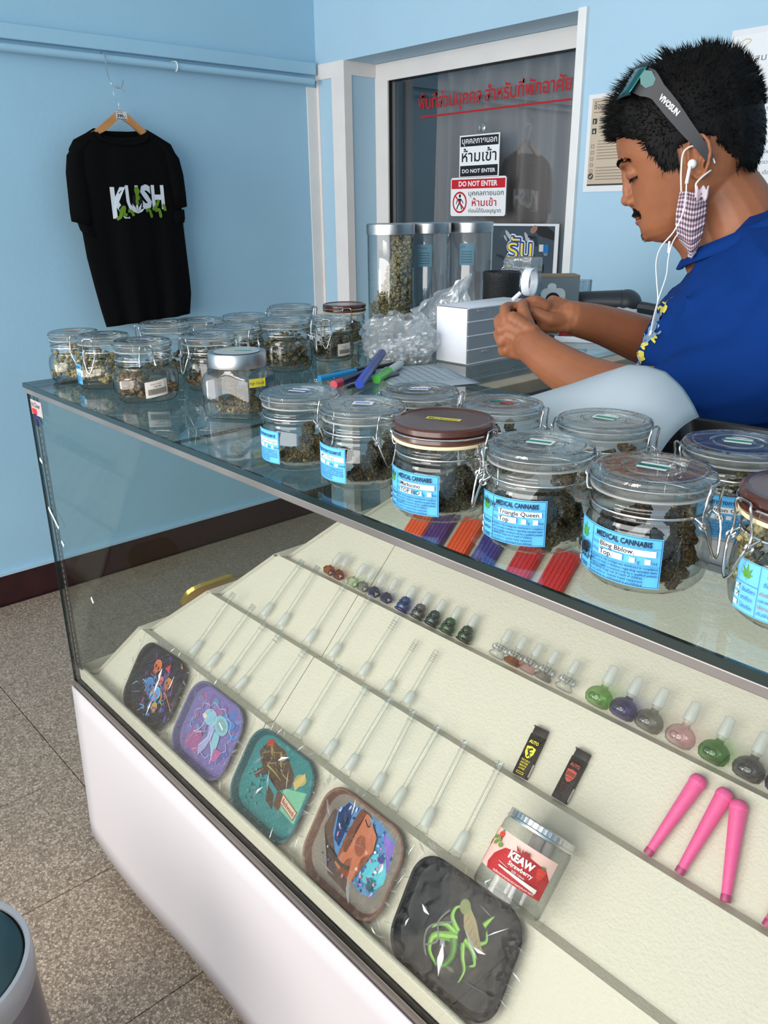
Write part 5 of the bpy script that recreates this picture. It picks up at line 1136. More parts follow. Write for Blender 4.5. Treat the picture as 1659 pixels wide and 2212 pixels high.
def art5(p, w, h):
    rr = random.Random(8); base_sheet(p, w, h, srgb(20, 22, 26)); G1, G2, G3 = srgb(96, 146, 62), srgb(58, 100, 48), srgb(144, 188, 84)
    for k in range(30): p.ell(rr.gauss(0.005, .02), rr.gauss(-0.02, .016), rr.uniform(.004, .012), rr.uniform(.002, .006), rr.choice([srgb(52, 50, 42), srgb(44, 44, 42), srgb(60, 56, 44)]), rr.uniform(0, 3), 10)
    def curl(pts, w0, c): p.stroke(pts, w0, c, taper=True); p.stroke([(x+0.0006, y+0.0006) for x, y in pts], w0*0.4, G3 if c == G1 else G1, taper=True)
    curl([(0.0, 0.004), (-0.014, 0.014), (-0.014, 0.026), (-0.006, 0.032)], 0.008, G1); curl([(0.0, 0.0), (-0.018, 0.002), (-0.030, -0.004), (-0.036, -0.012)], 0.008, G1)
    curl([(0.002, -0.004), (-0.014, -0.010), (-0.030, -0.020), (-0.028, -0.036), (-0.012, -0.046)], 0.013, G1); curl([(-0.002, -0.006), (0.004, -0.022), (-0.002, -0.040), (-0.016, -0.044)], 0.012, G2)
    curl([(0.012, -0.004), (0.018, -0.018), (0.026, -0.030), (0.024, -0.046)], 0.007, G1); curl([(0.012, 0.0), (0.026, -0.004), (0.036, -0.016), (0.030, -0.022)], 0.008, G1); curl([(0.016, 0.004), (0.030, 0.006), (0.040, 0.014), (0.036, 0.024)], 0.008, G1); curl([(0.03, 0.028), (0.034, 0.036), (0.038, 0.044)], 0.007, G1)
    p.poly([(0.006, 0.036), (0.018, 0.028), (0.036, 0.006), (0.044, 0.0), (0.034, -0.002), (0.018, 0.002), (0.006, 0.012), (0.0, 0.024)], srgb(146, 132, 96)); 
    for k in range(6): p.stroke([(0.008+k*0.005, 0.030-k*0.005), (0.004+k*0.006, 0.012-k*0.002)], 0.0009, srgb(96, 80, 56), False)
    p.ell(-0.002, 0.034, 0.008, 0.009, srgb(120, 128, 84)); 
    for pts in ([(-0.02, 0.02), (-0.03, 0.0), (-0.022, -0.02), (-0.036, -0.034)], [(-0.01, 0.01), (-0.038, -0.01), (-0.04, -0.03), (-0.03, -0.044)]): p.stroke(pts, 0.0022, srgb(110, 112, 108))
M_t = lambda n, c: pmat(n, c, 0.4, spec=0.2)
tray(0.258, 'black rolling tray with glowing skulls print, in cellophane', M_t('tray_black_rim', srgb(26, 26, 34)), art1, 0.05)
tray(0.447, 'lilac rolling tray with swirling pastel figure print', M_t('tray_lilac_rim', srgb(96, 92, 128)), art2, 0.0)
tray(0.640, 'teal rolling tray with brown figure and small red lettering', M_t('tray_teal_rim', srgb(40, 88, 92)), art3, 0.0)
tray(0.834, 'brown rimmed rolling tray with blue floral figure print', M_t('tray_brown_rim', srgb(124, 92, 78)), art4, 0.0)
tray(1.030, 'black rolling tray with green leaves and horn print', M_t('tray_dark_rim', srgb(22, 22, 24)), art5, 0.05, w=0.176, h=0.140)
# gold-rimmed tray on the side flight, seen edge-on behind the corner
g = thing('gold_tray', 'gold-rimmed tray standing behind the display corner', 'tray', (0.098, 0.262, 0.598), (0, 0, 0))
Mg = Matrix(((0, -0.64, -0.76, 0), (1, 0, 0, 0), (0, 0.76, -0.64, 0), (0, 0, 0, 1)))
Mg = T(0, 0, 0) @ Matrix(((0, 0.66, -0.75, 0), (-1, 0, 0, 0), (0, 0.75, 0.66, 0), (0, 0, 0, 1)))
MB().prism(rrect(0.12, 0.085, 0.03), 0.002, 0.010, Mg @ T(0, 0.045, 0)).build('tray_body', pmat('gold_foil', (0.75, 0.50, 0.08), 0.25, 0.9), g, 30)
# ---- coloured gas lighters on the top step, seen through the glass
cols = [('orange', srgb(232, 92, 44), 0.578), ('purple', srgb(86, 44, 110), 0.624), ('orange', srgb(230, 84, 40), 0.682), ('violet', srgb(64, 46, 128), 0.738), ('red', srgb(206, 44, 48), 0.812), ('red', srgb(206, 46, 46), 0.874)]
labs = ['orange lighter, left-most under the brown-lidded jar', 'purple lighter under the brown-lidded jar', 'orange lighter between the two purple ones', 'violet blue lighter between the orange and red ones', 'red lighter left of the last one', 'right-most red lighter of the coloured row']
for i, (nm, c, x) in enumerate(cols):
    o = thing('gas_lighter', labs[i], 'lighter', group='coloured lighters on the top step')
    mt = pmat(nm+'_plastic', c, 0.35)
    q = MB().rbox(-0.0215, 0.0215, 0, 0.072, 0, 0.014, 0.005)
    q.build('body', mt, o)
    q = MB()
    for k in range(5): q.rbox(-0.0160+k*0.0080-0.0012, -0.0160+k*0.0080+0.0012, 0.005, 0.066, 0.014, 0.0154, 0.0004)
    q.build('grip_rib', mt, o)
    MB().cyl((-0.012, 0.068, 0.006), (0.012, 0.068, 0.006), 0.005, n=14).rbox(-0.014, 0.014, 0.062, 0.072, 0.001, 0.011, 0.002).build('lighter_head', pmat('head_metal', (0.5, 0.5, 0.5), 0.3, 1.0) if i == 0 else bpy.data.materials['head_metal'], o)
    o.matrix_world = frame_on(5, x, 0.002, 0.001, 0.0)

# ================================================================ things standing and lying on the counter
ZT = CH+0.0004
# crumpled clear bag with white filters
def crumple(name, parent, cx, cy, rx, ry, h, seed, mat, open_top=True, amp=0.16):
    mb = MB(); n, m_ = 56, 22
    def fn(u, v):
        a = 2*PI*u; t = v
        prof = 0.82+0.25*math.sin(min(1, t*1.1)*PI)-0.25*max(0, t-0.75)
        d = Vector((math.cos(a), math.sin(a), 0)); cr = abs(noise.fractal(Vector((d.x*2.6+seed, d.y*2.6, t*3.5)), 1, 2, 3))
        cr2 = noise.noise(Vector((d.x*7+seed, d.y*7, t*9)))
        r = prof*(1-amp+amp*1.8*cr+0.05*cr2)
        return (cx+rx*r*d.x, cy+ry*r*d.y, h*(t*(1+0.16*noise.noise(Vector((d.x*2, d.y*2, seed)))*(t > 0.6))+0.0))
    mb.grid(fn, n, m_)
    if not open_top: pass
    return mb.build(name, mat, parent, None)
bgm = thing('plastic_bag', 'crumpled clear plastic bag of white filters beside the drawer box', 'bag', (0.318, 0.640, ZT))
crumple('bag_film', bgm, 0, 0, 0.083, 0.070, 0.088, 3.0, M_bag)
flt = heap(0.062, 0.001, 0.040, 500, 8, 0.0045).build('white_filters', pmat('filter_white', srgb(232, 234, 236), 0.7), None, 180); flt.location = (0.318, 0.640, ZT+0.001)
tag(flt, 'small white filters inside the crumpled bag', 'filters', kind='stuff')
zb = thing('zip_bag', 'loose clear zip bag standing up before the tall canisters', 'bag', (0.300, 0.775, ZT))
q = MB()
q.grid(lambda u, v: ((u-.5)*0.13*0.67+0.02*fbm((u*3, v*3, 1), 3), (u-.5)*0.13*0.74+0.012*fbm((u*5, v*4, 7), 3), 0.002+v*(0.085+0.075*u)+0.008*noise.noise(Vector((u*6, v*4, 2)))), 30, 24)
q.build('bag_film', M_bag, zb, None).modifiers.new('s', 'SOLIDIFY').thickness = 0.0006
# white drawer box, drawers to the seat side
ox0, ox1, oy0, oy1, oz = 0.375, 0.458, 0.685, 0.890, 0.110
ob = thing('drawer_box', 'white plastic desk drawer box with clear drawers', 'drawer box', (ox0, oy0, ZT))
M_wp = pmat('white_plastic', srgb(232, 234, 240), 0.35)
lx, ly = ox1-ox0, oy1-oy0
MB().rbox(0, lx, 0, 0.003, 0, oz, 0.001).rbox(0, lx, ly-0.003, ly, 0, oz, 0.001).rbox(0, lx, 0, ly, oz-0.003, oz, 0.001).rbox(0, lx, 0, ly, 0, 0.003, 0.001).rbox(0, 0.003, 0, ly, 0, oz, 0.001).build('case', M_wp, ob)
rows = [(0.003, 0.028, 2), (0.030, 0.055, 1), (0.057, 0.082, 1), (0.084, 0.107, 3)]
M_drw = thin_glass('drawer_plastic', (0.82, 0.86, 0.9), (0.6, 0.65, 0.7), 0.08, 0.1, 2, 0.5, milk=0.45, milkcol=(0.80, 0.84, 0.88))
for z0, z1, n in rows:
    for k in range(n):
        y0 = 0.004+(ly-0.008)*k/n; y1 = 0.004+(ly-0.008)*(k+1)/n-0.0015
        d = MB().box(lx-0.001, lx+0.001, y0, y1, z0, z1).box(0.005, lx-0.001, y0, y0+0.001, z0, z1-0.003).box(0.005, lx-0.001, y1-0.001, y1, z0, z1-0.003).box(0.005, lx, y0, y1, z0, z0+0.001).build('drawer', M_drw, ob, None)
        MB().rbox(lx+0.001, lx+0.005, (y0+y1)/2-0.010, (y0+y1)/2+0.010, z1-0.006, z1-0.003, 0.0005).build('pull', M_drw, d)
    MB().box(lx-0.003, lx+0.0015, 0.003, ly-0.003, z1, z1+0.002).build('shelf_edge', M_wp, ob, None)
rr = random.Random(9)
for i, (y, z, l) in enumerate(((0.03, 0.088, 0.02), (0.10, 0.088, 0.025), (0.06, 0.061, 0.05), (0.14, 0.034, 0.06), (0.05, 0.008, 0.04))):
    o = thing('small_part', 'pale pieces stored inside the clear drawers', 'part', (ox0+0.045, oy0+y, ZT+z), group='pieces in the clear drawers')
    MB().rbox(-0.018, 0.018, -l/2, l/2, 0, 0.012, 0.002).build('piece', pmat('pale_piece%d' % i, rr.choice([srgb(200, 190, 170), srgb(180, 186, 190), srgb(90, 96, 104)]), 0.6), o)
# magnifier lamp ring
lp = thing('magnifier', 'white hand magnifier leaning up on the drawer box', 'magnifier', (0.448, 0.850, ZT+oz))
dM = Vector((0.668, 0.744, 0)); nv = Vector((0.744, -0.668, 0))
def onv(a, z, w=0): return dM*a+Vector((0, 0, z))+nv*w
tilt = Matrix((( dM.x*0.62, 0, nv.x*0.9, 0), (dM.y*0.62, 0, nv.y*0.9, 0), (0, 1, 0, 0), (0, 0, 0, 1)))
ce = onv(0.022, 0.037)
MR = Matrix.Translation(ce) @ nv.lerp(dM, 0.62).normalized().to_track_quat('Z', 'Y').to_matrix().to_4x4()
MB().lathe([(0.0235, -0.008), (0.0265, -0.009), (0.0275, -0.006), (0.0275, 0.006), (0.0265, 0.008), (0.0235, 0.007), (0.0235, -0.008)], 40, MR).build('ring', M_wp, lp, 40)
MB().lathe([(0, -0.001), (0.0235, 0)], 32, MR).build('lens', M_glass, lp, 60)
MB().tube([onv(0.004, 0.016), onv(-0.012, 0.0015)], 0.0042, 10).build('handle', M_wp, lp)
# black pot, clear jar, camera box at the far end
pt = thing('black_pot', 'black textured cylindrical pot behind the drawer box', 'pot', (0.250, 1.030, ZT))
MB().lathe([(0, 0.002), (0.040, 0.0), (0.0425, 0.002), (0.0425, 0.130), (0.0435, 0.132), (0.0435, 0.148), (0.041, 0.150), (0.039, 0.149), (0.038, 0.140), (0, 0.138)], 48).build('body', pmat('black_rubber', (0.012, 0.012, 0.013), 0.55, bump=1.0, bump_scale=320), pt)
cj = thing('clear_jar', 'clear plastic screw jar behind the black pot', 'jar', (0.209, 1.160, ZT))
MB().lathe([(0, 0.002), (0.044, 0), (0.047, 0.004), (0.047, 0.125), (0.043, 0.132), (0.043, 0.138)], 40).build('jar_body', M_can, cj, 50)
MB().lathe([(0.0455, 0.140), (0.0465, 0.142), (0.0455, 0.150), (0.0465, 0.152), (0.0465, 0.172), (0.044, 0.174), (0, 0.174)], 40).build('lid', thin_glass('clear_lid', (0.85, 0.87, 0.88), (0.5, 0.52, 0.52), 0.12, 0.1, 2, 0.6, milk=0.25), cj, 40)
fa_ = face_ang(0.209, 1.16); p = Print(lambda u, v, hh: Vector(((0.0474+hh)*math.cos(fa_-0.5+u/0.0474), (0.0474+hh)*math.sin(fa_-0.5+u/0.0474), 0.06+v)))
p.text('SMART', 0.004, 0.0, 0.014, DK, 0.05, w=0.036); p.rect(0.0, -0.030, 0.044, -0.004, srgb(120, 140, 140)); p.build('label', cj)
cb_ = thing('camera_box', 'grey box with a white camera picture near the door', 'box', (0.155, 1.370, ZT), (0, 0, 0.84))
MB().rbox(-0.058, 0.058, -0.035, 0.035, 0, 0.118, 0.002).build('carton', pmat('grey_carton', srgb(112, 124, 130), 0.6), cb_)
MB().rbox(-0.058, 0.058, -0.036, 0.036, 0.113, 0.119, 0.001).build('carton_lid', pmat('kraft_edge', srgb(150, 128, 100), 0.7), cb_)
p = Print(lambda u, v, hh: Vector((u, -0.0352-hh, v)))
p.poly([(x-0.012, y+0.060) for x, y in rrect(0.066, 0.052, 0.016)], srgb(206, 212, 214)); p.ell(-0.012, 0.055, 0.020, 0.020, srgb(34, 38, 42)); p.ell(-0.012, 0.055, 0.011, 0.011, srgb(70, 90, 100)); p.ell(-0.016, 0.090, 0.012, 0.009, srgb(216, 220, 222)); p.rect(-0.055, 0.015, -0.01, 0.024, srgb(170, 40, 44)); p.rect(-0.055, 0.030, -0.048, 0.10, srgb(70, 130, 120))
p.build('printing', cb_)
tp = thing('red_tape', 'small red adhesive tape roll beside the hand', 'tape', (0.395, 1.115, ZT)); MB().lathe([(0.018, 0), (0.028, 0), (0.028, 0.02), (0.018, 0.02), (0.018, 0)], 32).build('roll', pmat('red_tape', srgb(170, 30, 36), 0.35), tp)
# tumbler, hair dryer, crumpled papers near the back wall
cu_ = thing('glass_tumbler', 'ribbed clear tumbler before the blue back wall', 'tumbler', (0.165, 1.480, ZT))
MB().lathe([(0, 0.006), (0.0225, 0.005), (0.0235, 0), (0.0240, 0.01), (0.0262, 0.080), (0.0262, 0.098), (0.0250, 0.098), (0.0236, 0.012), (0, 0.010)], 48, fn=lambda a, z: 1+0.018*math.cos(a*12)*(z < 0.078)).build('body', M_can, cu_, 50)
MB().tube([(0.0258*math.cos(2*PI*k/32), 0.0258*math.sin(2*PI*k/32), 0.0975+0.0008*noise.noise(Vector((k, 0, 0)))) for k in range(32)], 0.0016, 6, closed=True).build('rim', M_clearthick, cu_)
hd = thing('hair_dryer', 'dark grey heat gun lying by the back wall, orange switch', 'heat gun', (0.275, 1.500, ZT+0.0))
M_dg = pmat('dark_grey_plastic', srgb(44, 48, 54), 0.4)
u1 = Vector((0.80, 0.60, 0)).normalized()
MB().cyl(Vector((-0.115, -0.055, 0.042)), Vector((0.0, 0.010, 0.042)), 0.026, 0.034, 24).build('barrel', M_dg, hd)
MB().sphere(0.012, 0.018, 0.040, 0.040, 0.038, 0.038, 3).build('motor_housing', M_dg, hd, 180)
MB().tube(bez([(0.02, 0.015, 0.035), (0.07, 0.03, 0.030), (0.13, 0.04, 0.022), (0.17, 0.045, 0.018)]), 0.016, 10).build('handle', M_dg, hd)
MB().sphere(0.042, -0.012, 0.022, 0.011, 0.011, 0.011, 2).build('switch', pmat('orange_plastic', srgb(206, 72, 34), 0.4), hd, 180)
def crumpled_paper(name, lab, x, y, s, col, seed, flat=0.45):
    q = MB(); q.sphere(0, 0, s*flat*0.8, s, s*0.8, s*flat, 3, None, None, lambda p_: 0.72+0.5*abs(noise.fractal(p_*2.2+Vector((seed, 0, 0)), 1, 2, 3)))
    o = q.build(name, pmat(name+str(seed)+'_paper', col, 0.8), None, 8); z0 = min(v[2] for v in q.v)
    o.location = (x, y, ZT-z0); tag(o, lab, 'paper'); return o
crumpled_paper('crumpled_tissue', 'crumpled white tissue heap in front of the heat gun', 0.355, 1.395, 0.055, srgb(196, 200, 206), 1)
crumpled_paper('candy_wrapper', 'dark red foil wrapper beside the tissue', 0.415, 1.455, 0.034, srgb(92, 22, 28), 2, 0.3)
crumpled_paper('candy_wrapper', 'bright red foil wrapper at the shirt front', 0.455, 1.415, 0.032, srgb(170, 38, 44), 3, 0.3)
crumpled_paper('candy_wrapper', 'grey striped wrapper between the red ones', 0.440, 1.345, 0.030, srgb(140, 132, 132), 4, 0.25)
sr = thing('small_tray', 'shallow dark tray holding the wrappers', 'tray', (0.43, 1.40, ZT)); sr.location.z = ZT
MB().tube([(0.06, -0.16, 0.004), (0.10, -0.05, 0.004)], 0.003, 6).build('white_stick', M_wp, sr)
# dark dish with white edge below the wrists
dd = thing('work_tray', 'dark metal working tray with white rim under the wrists', 'tray', (0.435, 1.130, ZT), (0, 0, 0.55))
MB().rbox(-0.070, 0.070, -0.050, 0.050, 0, 0.010, 0.003).build('pan', pmat('dark_pan', srgb(28, 24, 22), 0.35), dd)
MB().rbox(-0.074, 0.074, -0.054, -0.048, 0.0, 0.013, 0.001).rbox(-0.074, 0.074, 0.048, 0.054, 0.0, 0.013, 0.001).build('rim', M_wp, dd)
# ---- pens lying in front of the drawer box
def pen(name, lab, a, b, r, cb, cc, capf, z=0.0, clip=True, plug=None):
    a, b = Vector(a), Vector(b); o = thing(name, lab, 'pen', group='pens lying before the drawer box'); d = (b-a).normalized(); m_ = a.lerp(b, capf)
    MB().cyl(m_, b, r*0.92, r*0.92, 14).build('barrel', pmat(name+lab[:6]+'b', cb, 0.3), o)
    MB().cyl(a, m_, r*0.9, r, 14).build('cap', pmat(name+lab[:6]+'c', cc, 0.3), o)
    if clip:
        up = Vector((0, 0, r)); MB().tube([m_+up-d*0.002, m_+up*1.35-d*0.02, a.lerp(m_, 0.3)+up*1.2], 0.0009, 5).build('clip', M_steel, o)
    return o
pen('blue_marker', 'thick dark blue permanent marker propped across the pens', (0.492, 0.382, ZT+0.012), (0.368, 0.545, ZT+0.030), 0.0090, srgb(46, 60, 130), srgb(36, 66, 176), 0.38, clip=False)
pen('cyan_pen', 'bright cyan capped pen pointing at the plastic bag', (0.392, 0.374, ZT+0.0085), (0.378, 0.520, ZT+0.0085), 0.0062, srgb(12, 18, 34), srgb(30, 140, 200), 0.62)
pen('red_pen', 'dark ball pen with a red end cap', (0.452, 0.358, ZT+0.0085), (0.402, 0.490, ZT+0.0085), 0.0082, srgb(44, 36, 70), srgb(190, 50, 66), 0.16)
pen('green_marker', 'white and bright green highlighter', (0.470, 0.440, ZT+0.0088), (0.392, 0.570, ZT+0.0088), 0.0085, srgb(190, 206, 204), srgb(60, 180, 50), 0.5)
pen('black_pen', 'thin black pen lying under the others', (0.362, 0.405, ZT+0.0042), (0.362, 0.610, ZT+0.0042), 0.0040, srgb(20, 20, 22), srgb(24, 24, 26), 0.5)
pen('grey_pen', 'clear thin pen under the marker', (0.470, 0.370, ZT+0.0042), (0.440, 0.520, ZT+0.0042), 0.0038, srgb(90, 90, 100), srgb(30, 30, 34), 0.2)
# ---- papers
M_paper = pmat('white_paper', srgb(166, 178, 186), 0.7, bump=0.1, bump_scale=40)
gs = thing('grid_sheet', 'sheet with a printed table lying behind the second row', 'paper', (0.47, 0.545, ZT+0.0003), (0, 0, -0.42))
MB().grid(lambda u, v: ((u-.5)*0.21, (v-.5)*0.15, 0.0002+0.0015*math.sin(u*5)**2*v), 16, 10).build('sheet', M_paper, gs, 180).modifiers.new('s', 'SOLIDIFY').thickness = 0.0003
p = Print(lambda u, v, hh: Vector((u, v, 0.0004+0.0015*math.sin((u/0.21+.5)*5)**2*(v/0.15+.5)+hh)))
for k in range(9): p.rect(-0.095, -0.066+k*0.0155, 0.060, -0.0652+k*0.0155, srgb(90, 98, 110))
for k in range(8): p.rect(-0.095+k*0.0220, -0.066, -0.0942+k*0.0220, 0.0588, srgb(90, 98, 110), 1)
p.text('รายการสินค้า', -0.09, 0.062, 0.009, srgb(60, 66, 80)); p.build('printing', gs)
ps = thing('price_list', 'flat white sheet under the second row of jars', 'paper', (0.92, 0.380, ZT+0.0003), (0, 0, 0.25))
MB().grid(lambda u, v: ((u-.5)*0.29, (v-.5)*0.20, 0.0005), 4, 4).build('sheet', M_paper, ps, None).modifiers.new('s', 'SOLIDIFY').thickness = 0.0003
p = Print(lambda u, v, hh: Vector((u, v, 0.0007+hh)))
p.rect(-0.13, 0.045, 0.05, 0.0458, DK); 
for k in range(7): p.rect(-0.13, 0.082-k*0.012, -0.02+0.01*(k % 3), 0.0835-k*0.012, srgb(120, 126, 136))
p.build('printing', ps)
cp = thing('curled_paper', 'large white sheet curling up before the seated man', 'paper', (0.0, 0.0, 0.0))
def curl(u, v):            # a roll-curled sheet standing on its lower edge
    x = 0.775+u*0.330
    tab = [(0, 1.105), (.09, 1.112), (.18, 1.139), (.47, 1.178), (.59, 1.196), (.70, 1.211), (.776, 1.2125), (.85, 1.209), (.918, 1.196), (.967, 1.180), (1.0, 1.165)]
    top = next(a[1]+(b[1]-a[1])*(u-a[0])/(b[0]-a[0]) for a, b in zip(tab, tab[1:]) if u <= b[0]+1e-6)
    z = ZT+0.0008+(top-ZT)*math.sin(v*PI/2)
    y = 0.268+0.095*(1-math.cos(v*PI/2))+0.012*math.sin(u*3)*v
    return (x+0.012*(1-v)*(1-u)*0, y, z)
cpo = MB().grid(curl, 40, 24).build('sheet', M_paper, cp, 180); cpo.modifiers.new('s', 'SOLIDIFY').thickness = 0.0003
# black plastic tray at the right border
bt = thing('black_tray', 'black plastic tray with sloped sides at the right border', 'tray', (1.155, 0.425, ZT), (0, 0, 0.10))
q = MB(); o_ = rrect(0.26, 0.13, 0.02, 4); n = len(o_); V = []; F = []
for k, z in ((0.84, 0.0), (0.86, 0.002), (0.965, 0.030), (1.0, 0.033), (1.0, 0.0345), (0.96, 0.0320), (0.855, 0.0045), (0.0, 0.0045)):
    V += [(x*k, y*k, z) for x, y in o_]
for i in range(7):
    for j in range(n): F.append((i*n+j, i*n+(j+1) % n, (i+1)*n+(j+1) % n, (i+1)*n+j))
F.append(tuple(reversed(range(n)))); q.add(V, F); q.build('body', pmat('tray_black', (0.010, 0.010, 0.011), 0.28), bt, 30)
for i, (x, y) in enumerate(((1.15, 0.43), (1.175, 0.44))):
    o = link('dried_bud', HEAPS[('bud', 0, 'olive')] if ('bud', 0, 'olive') in HEAPS else BUDS[0].mesh('dried_bud', M_nug['olive'], 180)); o.scale = (0.011,)*3; o.location = (x, y, ZT+0.0165); tag(o, 'olive dried bud lying in the black tray', 'dried flower', 'buds in the black tray')

# ================================================================ T-shirt, hanger, hook
tx = -1.405
TSH = thing('t_shirt', 'black T-shirt with silver and green chest lettering on the blue wall', 'T-shirt', (tx, 0.92, 1.62))
M_cloth = pmat('black_cotton', (0.0025, 0.0025, 0.003), 0.9, spec=0.1, bump=0.25, bump_scale=500)
rowsL = [(1.661, .827), (1.640, .790), (1.619, .746), (1.590, .726), (1.540, .722), (1.480, .724), (1.420, .728), (1.360, .733), (1.310, .736), (1.238, .740), (1.137, .754), (1.061, .766), (0.993, .779)]
rowsR = [(1.665, 1.012), (1.645, 1.055), (1.618, 1.108), (1.590, 1.122), (1.540, 1.128), (1.480, 1.128), (1.420, 1.128), (1.360, 1.129), (1.310, 1.130), (1.199, 1.134), (1.137, 1.136), (1.089, 1.136), (1.012, 1.123)]
def tsf(side):
    def f(u, v):
        t = v*(len(rowsL)-1); i = min(int(t), len(rowsL)-2); k = t-i
        zl = rowsL[i][0]*(1-k)+rowsL[i+1][0]*k; yl = rowsL[i][1]*(1-k)+rowsL[i+1][1]*k
        zr = rowsR[i][0]*(1-k)+rowsR[i+1][0]*k; yr = rowsR[i][1]*(1-k)+rowsR[i+1][1]*k
        y = yl*(1-u)+yr*u; z = zl*(1-u)+zr*u
        dip = 0.0
        if v < 0.17:      # neckline scoop
            c = (y-0.918)/0.095
            if abs(c) < 1: dip = (0.032 if side > 0 else 0.010)*math.sqrt(1-c*c)*(1-v/0.17)
        z -= dip
        w = math.sin(PI*min(1, max(0, u)))**0.5
        th = 0.024*w*(0.35+0.65*min(1, v*3))
        fold = 0.007*math.sin(u*15+v*2)*v+0.005*math.sin(u*29+1.3+v*3)*v*v+0.006*fbm((u*3, v*3, side*4), 2)
        return (side*(th)+fold*w, y-0.92, z-1.62)
    return f
q = MB().grid(tsf(1), 48, 60).grid(tsf(-1), 48, 60, flip=True); q.build('shirt_body', M_cloth, TSH, 180).modifiers.new('s', 'SOLIDIFY').thickness = 0.0015
def sleeve(pts, nm='sleeve'):      # (y, z, half width) down the arm
    mb = MB(); n = 20; V = []; F = []
    for i, (y, z, w, dy, dz) in enumerate(pts):
        for k in range(n):
            a = 2*PI*k/n; V.append((0.020*math.sin(a)*(1+0.12*math.sin(3*a+i)), y-0.92+w*math.cos(a)*dy, z-1.62+w*math.cos(a)*dz))
    for i in range(len(pts)-1):
        for k in range(n): F.append((i*n+k, i*n+(k+1) % n, (i+1)*n+(k+1) % n, (i+1)*n+k))
    mb.add(V, F); o = mb.build(nm, M_cloth, TSH, 180); o.modifiers.new('s', 'SOLIDIFY').thickness = 0.002; return o
sleeve([(0.775, 1.615, 0.030, 1, .35), (0.755, 1.580, 0.040, 1, .25), (0.748, 1.520, 0.044, 1, .1), (0.745, 1.450, 0.043, 1, 0.02), (0.742, 1.385, 0.042, 1, -0.1), (0.742, 1.352, 0.041, 1, -0.2)])
sleeve([(0.752, 1.350, 0.030, 1, -0.2), (0.758, 1.322, 0.030, 1, -0.35), (0.765, 1.310, 0.026, 1, -0.3)], 'sleeve_cuff')
sleeve([(1.075, 1.618, 0.030, 1, -.3), (1.100, 1.580, 0.036, 1, -.25), (1.108, 1.520, 0.040, 1, -.1), (1.112, 1.450, 0.040, 1, 0.0), (1.114, 1.400, 0.038, 1, 0.15)])
sleeve([(1.108, 1.392, 0.030, 1, 0.1), (1.108, 1.360, 0.030, 1, 0.15), (1.106, 1.345, 0.028, 1, 0.15)], 'sleeve_cuff')
cl_ = [(0.006+0.0115, -0.093+0.0*k, 0.0) for k in range(1)]
nk = []
for k in range(21):
    c = -1+2*k/20; nk.append((0.013+0.010*math.sqrt(max(0, 1-c*c)), 0.918+0.095*c-0.92, 1.648-0.034*math.sqrt(max(0, 1-c*c))-1.62-0.004))
MB().tube(nk, 0.0055, 8).build('collar_rib', M_cloth, TSH, 180)
MB().box(-0.004, -0.003, -0.020, -0.004, -0.035, -0.020).build('neck_tag', pmat('woven_tag', srgb(210, 214, 220), 0.7), TSH, None)
# printed front: lettering with green drips, projected onto the cloth
def shirtmap(u, v, h):
    y, z = 0.948+u, 1.425+v
    yl = .728; yr = 1.129; uu = (y-yl)/(yr-yl)
    vv = 0.5+(1.42-z)/0.6*0.45
    w = math.sin(PI*min(1, max(0, uu)))**0.5; th = 0.024*w
    vi = next((i for i in range(len(rowsL)-1) if rowsL[i][0] >= z >= rowsL[i+1][0]), 6); vv = (vi+(rowsL[vi][0]-z)/(rowsL[vi][0]-rowsL[vi+1][0]))/(len(rowsL)-1)
    fold = 0.007*math.sin(uu*15+vv*2)*vv+0.005*math.sin(uu*29+1.3+vv*3)*vv*vv+0.006*fbm((uu*3, vv*3, 4), 2)
    return Vector((th+fold*w+0.0022+h*6, y-0.92, z-1.62))
p = Print(shirtmap); SV = srgb(206, 214, 222); GD = srgb(92, 132, 28)
p.text('K', -0.104, -0.052, 0.135, SV, 0.045, w=0.062); p.text('U', -0.050, -0.030, 0.115, SV, 0.03, w=0.050); p.text('S', 0.006, -0.022, 0.105, SV, 0.05, w=0.045); p.text('H', 0.052, -0.024, 0.108, SV, 0.04, w=0.050)
p.ell(-0.008, -0.004, 0.020, 0.030, (0.004, 0.004, 0.005)); 
for k, (a, l) in enumerate(((0, .045), (.5, .04), (-.5, .04), (1.0, .036), (-1.0, .036))): p.poly([(-0.012, -0.042), (-0.012+l*.5*math.sin(a)-.004*math.cos(a), -0.042+l*.5*math.cos(a)+.004*math.sin(a)), (-0.012+l*math.sin(a), -0.042+l*math.cos(a)), (-0.012+l*.5*math.sin(a)+.004*math.cos(a), -0.042+l*.5*math.cos(a)-.004*math.sin(a))], SV)
for pts in ([(-0.094, -0.060), (-0.080, -0.052), (-0.074, -0.030), (-0.062, -0.020), (-0.066, -0.040), (-0.055, -0.048)], [(-0.050, -0.032), (-0.036, -0.036), (-0.030, -0.050)], [(-0.012, 0.045), (-0.006, 0.030), (-0.010, 0.015), (0.000, 0.008)], [(-0.006, 0.02), (-0.012, 0.0), (-0.010, -0.012)], [(0.020, -0.034), (0.034, -0.030), (0.040, -0.050)], [(0.048, -0.030), (0.060, -0.022), (0.070, -0.010), (0.076, 0.004)], [(0.058, -0.034), (0.074, -0.030), (0.078, -0.048)], [(0.090, -0.012), (0.096, -0.02), (0.098, -0.034)]):
    p.stroke(pts, 0.011, GD)
p.ell(0.040, -0.050, 0.006, 0.008, GD); p.ell(0.078, -0.050, 0.006, 0.008, GD); p.ell(-0.009, 0.034, 0.010, 0.014, GD)
p.build('chest_print', TSH)
hg_ = thing('wooden_hanger', 'varnished wooden coat hanger carrying the black T-shirt', 'hanger', (tx, 0.92, 1.70))
